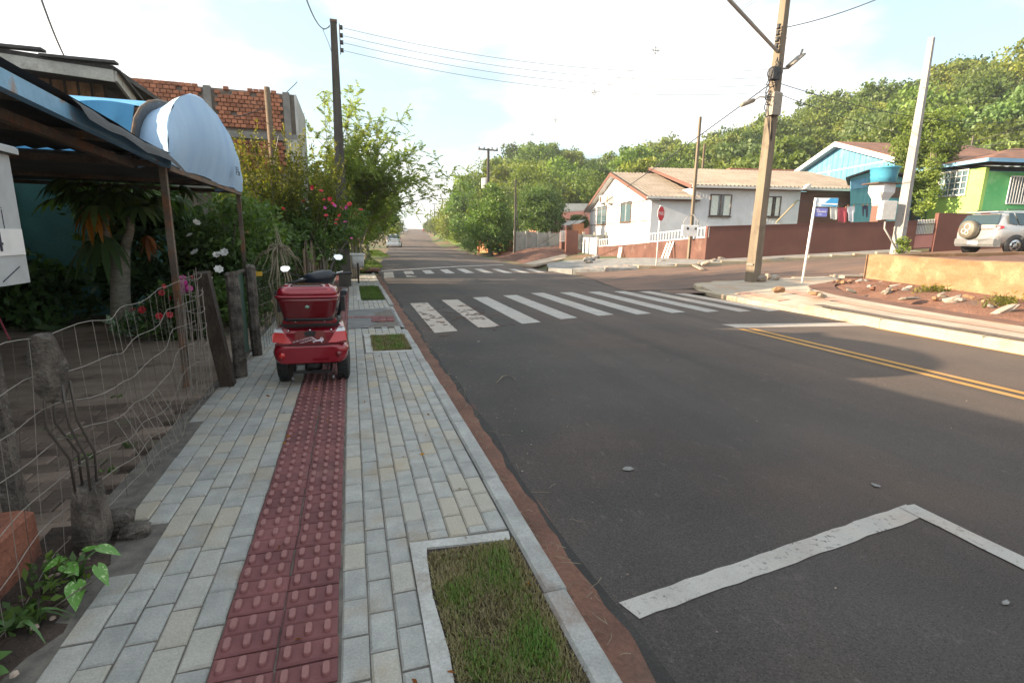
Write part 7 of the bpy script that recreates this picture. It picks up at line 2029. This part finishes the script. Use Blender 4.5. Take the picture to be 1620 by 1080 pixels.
# pink house and hut
o = D(890, 350, 50); PK = plane_pt(o)
h = thing('pink_house', 'salmon pink house with pale roof behind the round dark tree', 'house', o)
MB().prism(pp(PK, [(850, 385), (935, 385), (935, 333), (850, 336)]), hg*7).build('wall', 'house_pink', h)
MB().prism(pp(PK, [(846, 337), (938, 334), (930, 322), (884, 322)]), hg*7.5).build('roof', 'plaster', h)
MB().prism(pp(PK, [(913, 356), (921, 356), (921, 343), (913, 343)]), -hg*.05).build('window', 'glass_dark', h)
o = D(905, 360, 44); PH = plane_pt(o)
h = thing('hut', 'small orange hut with grey tin roof in front of the pink house', 'hut', o)
MB().prism(pp(PH, [(902, 376), (924, 376), (924, 353), (902, 355)]), hg*1.8).build('wall', 'hut_orange', h)
MB().prism(pp(PH, [(888, 357), (914, 355), (926, 348), (900, 350)]), Vector((0, 0, .07))+hg*2.2).build('roof', 'metal_roof', h)
for x in (891, 904): MB().bar(PH(x, 378)-hg*.1, PH(x, 356)-hg*.1, .14).build('post', 'frame_brown', h)

# trees along the right-hand verge
def ctree(name, label, px, py, depth, wpx, top, mat, seed, n=7000, size=.2, cone=False, trunk=.18, bottom=None, zb=None):
    base = D(px, py, depth); z0_ = zb if zb is not None else zg(base.x, base.y)-.1
    k = depth/FPX; r_ = wpx*k/2; zt_ = D(px, top, depth).z; zl = D(px, bottom, depth).z if bottom else z0_+(zt_-z0_)*.22
    hh = zt_-zl; cx_, cy_ = base.x, base.y
    if cone: lobes = [((cx_, cy_, zl+hh*.30), (r_, r_, hh*.32)), ((cx_+.1*r_, cy_, zl+hh*.58), (r_*.74, r_*.74, hh*.28)), ((cx_, cy_, zl+hh*.82), (r_*.40, r_*.4, hh*.20))]
    else: lobes = [((cx_, cy_, zl+hh*.5), (r_*.85, r_*.85, hh*.5)), ((cx_+r_*.45, cy_, zl+hh*.42), (r_*.55, r_*.6, hh*.36)), ((cx_-r_*.45, cy_, zl+hh*.40), (r_*.55, r_*.6, hh*.36)), ((cx_+.1*r_, cy_-.4*r_, zl+hh*.36), (r_*.6, r_*.5, hh*.34))]
    return tree(name, label, (cx_, cy_, z0_), max(.4, zl-z0_+hh*.2), lobes, n, size, mat, seed, 130, trunk, clump_r=.30, inner=.45)
ctree('verge_tree', 'conical bright green tree with a short trunk at the right road edge', 776, 402, 40, 82, 293, 'leaf_cone', 301, 11000, .2, True, bottom=390, zb=-.05)
ctree('verge_tree', 'broad round dark-leaved tree above the grey slab wall', 853, 385, 45, 80, 290, 'leaf_mid', 302, 11000, .24, bottom=372)
ctree('verge_tree', 'tall pale green tree behind the thin service pole', 838, 380, 58, 90, 262, 'leaf_hill', 303, 9000, .3, bottom=350)
ctree('verge_tree', 'dark olive tree left of the transformer pole', 738, 385, 66, 60, 282, 'leaf_hill_dark', 304, 8000, .3, bottom=375)
ctree('verge_tree', 'feathery pale tree beside the road left of the conical tree', 722, 385, 75, 56, 318, 'leaf_hill_pale', 305, 7000, .3, bottom=384)
ctree('verge_tree', 'rounded green tree beside the fourth pole up the road', 708, 378, 96, 44, 318, 'leaf_hill', 306, 6000, .35, bottom=377)
ctree('verge_tree', 'small far tree at the right where the road reaches the crest', 680, 366, 190, 20, 348, 'leaf_hill', 307, 2500, .6, bottom=366, zb=2)
ctree('verge_tree', 'low distant tree just left of the far right poles', 690, 370, 150, 26, 340, 'leaf_hill_dark', 308, 2500, .5, bottom=370, zb=.8)
ctree('verge_tree', 'leafy tree arching over the orange hut', 915, 370, 46, 30, 338, 'leaf_hill', 309, 3000, .2, bottom=362)
ctree('verge_tree', 'tall thin-crowned tree behind the crossarm pole', 762, 360, 85, 50, 258, 'leaf_hill_pale', 310, 3200, .35, bottom=330)
b_ = G(742, 397, 0)
shrub('clipped_bush', 'dark clipped bush on the grass verge left of the conical tree', 'shrub', (b_.x, b_.y, -.05), [((b_.x, b_.y, .75), (.75, .75, .85))], 3500, .1, 'leaf_dark', 311, 60, .3, .6)
for k, (px, py, d) in enumerate([(715, 383, 78), (726, 388, 66), (752, 395, 52), (790, 400, 42)]):
    q = D(px, py, d); shrub('verge_bush', ['pale bush on the verge beside the farthest tree', 'leafy green bush halfway along the grass verge', 'low bush behind the clipped bush on the verge', 'yellowish bush beside the trunk of the conical tree'][k], 'shrub', (q.x, q.y, zg(q.x, q.y)), [((q.x, q.y, zg(q.x, q.y)+.8), (1.1, 1.3, .9))], 2200, .2, 'leaf_hill_pale' if k % 2 == 0 else 'leaf_hill', 320+k, 40, .3, .5)
vg = MB(); vs = []
for y in np.linspace(42, 150, 28):
    e = edge_r(y)
    for k in range(4): x = e+.9+k*1.4; vs.append((x, y, zg(x, y)+.03+.03*k))
vg.add(vs, [(j*4+i, j*4+i+1, (j+1)*4+i+1, (j+1)*4+i) for j in range(27) for i in range(3)], smooth=True)
surf('verge_grass', (.10, .155, .03), (.17, .22, .05), .8, .95, fine=8, finev=.3, bmp=.7, bdist=.05)
vg.build('grass_verge', 'verge_grass', kind='structure')
# tree with creeper in front of the green house
q = D(1470, 340, 28.5)
tr_ = ctree('yard_tree', 'leafy tree with a creeper-hung trunk between the blue and green houses', 1444, 345, 31, 84, 165, 'leaf_hill', 330, 15000, .2, bottom=312, zb=1.0, trunk=.16)
b = MB()
for k in range(5):
    q0_ = D(1476+k*2, 300, 28.5); b.tube([q0_, D(1472+k*2.5, 255, 28.7), D(1474+k, 205+3*k, 29.5)], [.03, .03, .02], 5)
b.build('hanging_creeper', 'twig', tr_)
p, rnd, _ = crown_points(np.random.default_rng(331), [(tuple(D(1464, 305, 28.3)), (.5, .6, 1.2)), (tuple(D(1484, 245, 28.0)), (.3, .4, 1.5))], 2600, 50, .3, .4)
link_mesh('creeper', leaf_mesh('creeper', p-np.array(OFF[tr_.name]), .17, 'leaf_hill', np.random.default_rng(332), rnd=rnd), tr_)

# ------------------------------------------------------------------ wooded hillside: every tree a thing
protos = []
def proto_crown(seed, mat, n, size):
    rng = np.random.default_rng(seed)
    lobes = [((0, 0, 3.2), (2.3, 2.3, 1.9))]
    for k in range(5):
        a = rng.random()*6.283; rr_ = 1.2+.8*rng.random(); lobes.append(((rr_*math.cos(a), rr_*math.sin(a), 2.6+1.9*rng.random()), (1.2+.6*rng.random(), 1.2+.6*rng.random(), 1.0+.5*rng.random())))
    p, rnd, cc = crown_points(rng, lobes, n, 90, .33, .6)
    return leaf_mesh('crown', p, size, mat, rng, .6, rnd=rnd, droop=.1)
for k, (m_, s_) in enumerate([('leaf_hill', .36), ('leaf_hill_dark', .34), ('leaf_hill', .42), ('leaf_hill_pale', .36), ('leaf_hill_dark', .40), ('leaf_hill', .32)]):
    protos.append(proto_crown(400+k, m_, 3400, s_))
tm_ = MB().tube([(0, 0, -.6), (.05, 0, 1.2), (0, .05, 2.8)], [.24, .18, .1], 6).tube([(0, 0, 1.5), (.7, .3, 2.6), (1.2, .6, 3.3)], [.1, .07, .03], 5).tube([(0, 0, 1.7), (-.6, -.2, 2.7), (-1.2, -.5, 3.4)], [.1, .07, .03], 5).mesh('trunk', 'bark')
rngh = np.random.default_rng(500); placed = []; tries = 0
kinds = ['spreading green tree', 'dark green tree', 'broad leafy tree', 'pale yellow-green tree', 'deep olive tree', 'fine-leaved green tree']
while len(placed) < 285 and tries < 30000:
    tries += 1
    az = math.radians(12.5+53.5*rngh.random()**.85); d = 62+70*math.sqrt(rngh.random())
    if rngh.random() < .35: d = 110+24*rngh.random()
    x, y = d*math.sin(az), d*math.cos(az)
    if hill(x, y) < 1.2: continue
    azd = math.degrees(az)
    if 44 < azd < 48.5 and d < 82: continue                      # grassy clearing
    if any((x-a)**2+(y-b_)**2 < 4.3**2 for a, b_ in placed): continue
    placed.append((x, y)); k = int(rngh.integers(0, 6)); s_ = .8+.55*rngh.random()
    z_ = zg(x, y)-.2
    t = bpy.data.objects.new('hillside_tree', None); COL.objects.link(t); t.empty_display_size = .2
    t.location = (x, y, z_); t.rotation_euler = (0, 0, rngh.random()*6.28); t.scale = (s_, s_, s_*(.9+.35*rngh.random()))
    where = 'on the skyline of the wooded hill' if d > 112 else ('low on the wooded hillside' if d < 85 else 'in the middle of the wooded hillside')
    side = 'left of the tall corner pole' if azd < 43 else 'right of the tall corner pole'
    lab(t, kinds[k]+' '+where+', '+side, 'tree', 'trees of the wooded hillside')
    OFF[t.name] = Vector((0, 0, 0))
    c = bpy.data.objects.new('crown', protos[k]); COL.objects.link(c); c.parent = t
    c = bpy.data.objects.new('trunk', tm_); COL.objects.link(c); c.parent = t

# ------------------------------------------------------------------ poles up the street and overhead lines
def street_pole(label, x, y, z0_, z1_, w=.26, arm=0.0, mat='pole_dark'):
    t = thing('utility_pole', label, 'pole', (x, y, z0_))
    MB().bar((x, y, z0_-.2), (x, y, z1_), w, w*.8, w2=w*.6, h2=w*.5).build('shaft', mat, t)
    if arm:
        MB().bar((x-arm/2, y, z1_-.12), (x+arm/2, y+.2, z1_-.12), .12, .12).build('crossarm', 'wood_board', t)
        for f in (-.45, -.2, .2, .45):
            o = link_mesh('insulator', INS, t); o.location = Vector((x+arm*f, y+.1, z1_+.02))-OFF[t.name]; o.scale = (1.8, 1.8, 2)
    return t
P2 = Vector((12.55, 48.5, 9.3))
t = street_pole('pole with a crossarm and transformer beside the conical tree', P2.x, P2.y, 0, P2.z, .32, 1.9)
q = D(768, 290, 50); b = MB(); b.lathe([(.34, -.5), (.4, -.45), (.4, .45), (.2, .5)], q, 12); b.build('transformer', 'plaster', t)
MB().tube([q+Vector((.2, 0, .5)), q+Vector((.6, 0, .9)), q+Vector((.3, 0, 1.6))], .03, 5).build('lead', 'cable', t)
q3 = D(816, 283, 36.5); street_pole('thin dark service pole in front of the round dark tree', q3.x, q3.y, .1, q3.z, .15)
q4 = D(700, 314, 100); street_pole('fourth dark pole up the right side of the road', q4.x, q4.y, 0, q4.z, .3, 1.6)
q5 = D(687, 322, 140); street_pole('slender distant pole beside the fourth pole', q5.x, q5.y, .5, q5.z, .28, 1.4)
q6 = D(681, 330, 165); street_pole('farthest slender pole near the crest of the road', q6.x, q6.y, 1, q6.z, .28)
q7 = D(676, 336, 185); street_pole('tiny pole at the very crest of the road', q7.x, q7.y, 1.5, q7.z, .28)
q8 = D(1113, 250, 42); street_pole('slim pole behind the roof of the white house', q8.x, q8.y, .5, D(1116, 228, 42).z, .22, 0, 'wood_board')
q9 = D(1540, 215, 38); street_pole('thin pole at the foot of the wooded hill on the right', q9.x, q9.y, 1.0, q9.z, .14, 0, 'wire_dark')
def cable(label, p, q, sag, r=.011, name='power_cable', mat='cable', group=None):
    return MB().tube(catenary(p, q, sag, 20), r, 4).build(name, mat, label=label, cat='cable', group=group)
for k, z in enumerate(ins_z):
    e = on_pole(112+k*12)
    cable(['topmost of the four wires from the left pole to the corner pole', 'second of the four wires from the left pole', 'third of the four wires from the left pole', 'lowest of the four wires from the left pole'][k], (.03, 14.74, z), e+Vector((-.15, -.1, 0)), .42, .0055, mat='wire')
PR = on_pole(-10)
# spaced cable run along the main street with its spacers
sp = thing('spaced_power_line', 'bundle of cables with small diamond spacers running up the street', 'power line', PR)
s0, s1 = WL(1240, -40, (11.9, 13.12), (12.9, 12.8)), P2+Vector((0, 0, -.1))
for dx, dz in ((0, .2), (-.2, 0), (.2, 0), (0, -.22)):
    MB().tube([v+Vector((dx, 0, dz)) for v in catenary(s0, s1, .55, 20)], .007, 4).build('cable', 'wire', sp)
for px, py, d in ((1037, 80, 21.5), (940, 147, 27.5), (879, 190, 34), (842, 213, 40), (812, 230, 45.5)):
    q = D(px, py, d)
    b = MB(); b.tube([q+Vector((0, 0, .15)), q+Vector((.13, 0, 0)), q+Vector((0, 0, -.15)), q+Vector((-.13, 0, 0))], .013, 5, closed=True)
    b.bar(q+Vector((0, 0, -.15)), q+Vector((0, 0, .30)), .018); b.bar(q+Vector((-.2, 0, 0)), q+Vector((.2, 0, 0)), .024); b.build('spacer', 'wire', sp)
cable('thick cable from the corner pole down to the slim meter pole', on_pole(135)+Vector((-.2, 0, 0)), q1, .25, .018)
cable('cable from the corner pole across to the right, upper one', on_pole(45), D(1420, -15, 14), .1, .012)
cable('cable from the corner pole towards the green house, upper one', on_pole(130), D(1640, 190, 24), .5, .011)
cable('cable from the corner pole towards the green house, lower one', on_pole(146), D(1640, 236, 24), .5, .010)
cable('cable from the meter pole to the eave of the green house', D(1452, 245, 22), D(1560, 268, 26.5), .15, .012)
for k in range(7):
    cable('one of the close-set wires in front of the wooded hill at far right', D(1520+k*4, 232+k*3-(k % 2)*10, 36), D(1660, 176+k*13, 30), .15, .014, group='close-set wires at far right')
for k in range(4):
    cable('wire running up the right side of the street past the crossarm pole', P2+Vector((-.8+.5*k, 0, -.1)), q4+Vector((-.6+.4*k, 0, -.1)), .7, .012, group='wires up the right side of the street')
    cable('low service wire between the thin pole and the crossarm pole', q3+Vector((0, 0, -.15-.35*k)), P2+Vector((0, 0, -2.4-.5*k)), .3, .010, group='low service wires by the round tree')
    cable('low service wire from the meter pole towards the thin pole', q1+Vector((0, 0, -.05-.12*k)), q3+Vector((0, 0, -.15-.3*k)), .5, .010, group='low service wires from the meter pole')
cable('wire from the top of the left pole towards the upper left', (-.26, 14.7, 6.42), D(478, -20, 9), .3, .012)
cable('service wire crossing the sky above the timber house', D(62, -10, 7), D(108, 100, 9.3), .1, .012)
cable('second service wire from the timber house wall to the timber pole', D(0, 100, 8.5), D(422, 150, 13.5), .9, .010)
cable('pale wire from the brick wall to the canopy', D(372, 185, 11), D(470, 130, 13), .15, .010)

# ------------------------------------------------------------------ small things lying on the road and paving
t = thing('twig', 'forked pale twig lying on the asphalt left of centre', 'twig', G(800, 600, ROAD_Z))
zt_ = ROAD_Z+.02
b = MB(); b.tube([G(785, 606, zt_), G(795, 598, zt_)+Vector((0, 0, .02)), G(802, 593, zt_)], [.004, .005, .005], 5); b.tube([G(802, 593, zt_), G(812, 597, zt_), G(816, 602, zt_)], [.005, .004, .003], 5); b.build('stem', 'twig', t)
for k in range(120):
    y = random.uniform(1.3, 12); x = .82+random.random()**1.5*.5+(random.random() < .35)*random.random()*5
    s_ = random.uniform(.003, .008)
    MB().lathe([(.001, 0), (s_, s_*.25), (s_*.7, s_*.8), (.001, s_)], (0, 0, 0), 5, r=random.random(), smooth=False).build('pebble', 'pebble', road).location = (x, y, (road_z(x, y) if x > 1.0 else ROAD_Z+.01)+.004)
lf = [leaf_mesh('fallen_leaf', np.array([[0, 0, .004]]), .05, m_, np.random.default_rng(i), .5, dirs=np.array([[1., .3, 0]])*3, droop=0) for i, m_ in enumerate(['leaf_rust', 'leaf_papaya_yellow', 'twig', 'leaf_rust'])]
for k in range(46):
    y = 1.4+random.random()**1.6*8; x = random.uniform(-1.0, .65)
    o = link_mesh('fallen_leaf', random.choice(lf), pave); o.location = (x, y, .006); o.rotation_euler = (random.uniform(-.3, .3), random.uniform(-.3, .3), random.uniform(0, 6)); s_ = random.uniform(.3, .8); o.scale = (s_, s_, s_)
b = MB()
for k in range(170):
    y = random.uniform(1.3, 9); x = .80+abs(random.gauss(0, .10)); a = random.uniform(0, 6); L_ = random.uniform(.03, .10)
    p = Vector((x, y, ROAD_Z+.025)); b.tube([p, p+Vector((L_*.5*math.cos(a), L_*.5*math.sin(a), .012)), p+Vector((L_*math.cos(a+.3), L_*math.sin(a+.3), .004))], .0016, 3)
b.build('dry_litter', 'twig', label='dry straw and twigs gathered in the gutter', cat='litter', kind='stuff')

# ------------------------------------------------------------------ thin morning haze
def haze_mat(m):
    nt = m.node_tree; nt.nodes.remove(nt.nodes['Principled BSDF'])
    v = nd(nt, 'ShaderNodeVolumePrincipled', Density=.0007, Anisotropy=.3); v.inputs['Color'].default_value = (.93, .96, 1, 1)
    nt.links.new(v.outputs[0], nt.nodes['Material Output'].inputs['Volume'])
MDEF['haze'] = haze_mat
MB().box((0, 40, 19), (1300, 900, 44)).build('haze', 'haze', label='thin pale haze over the street and hill', cat='haze', kind='stuff')
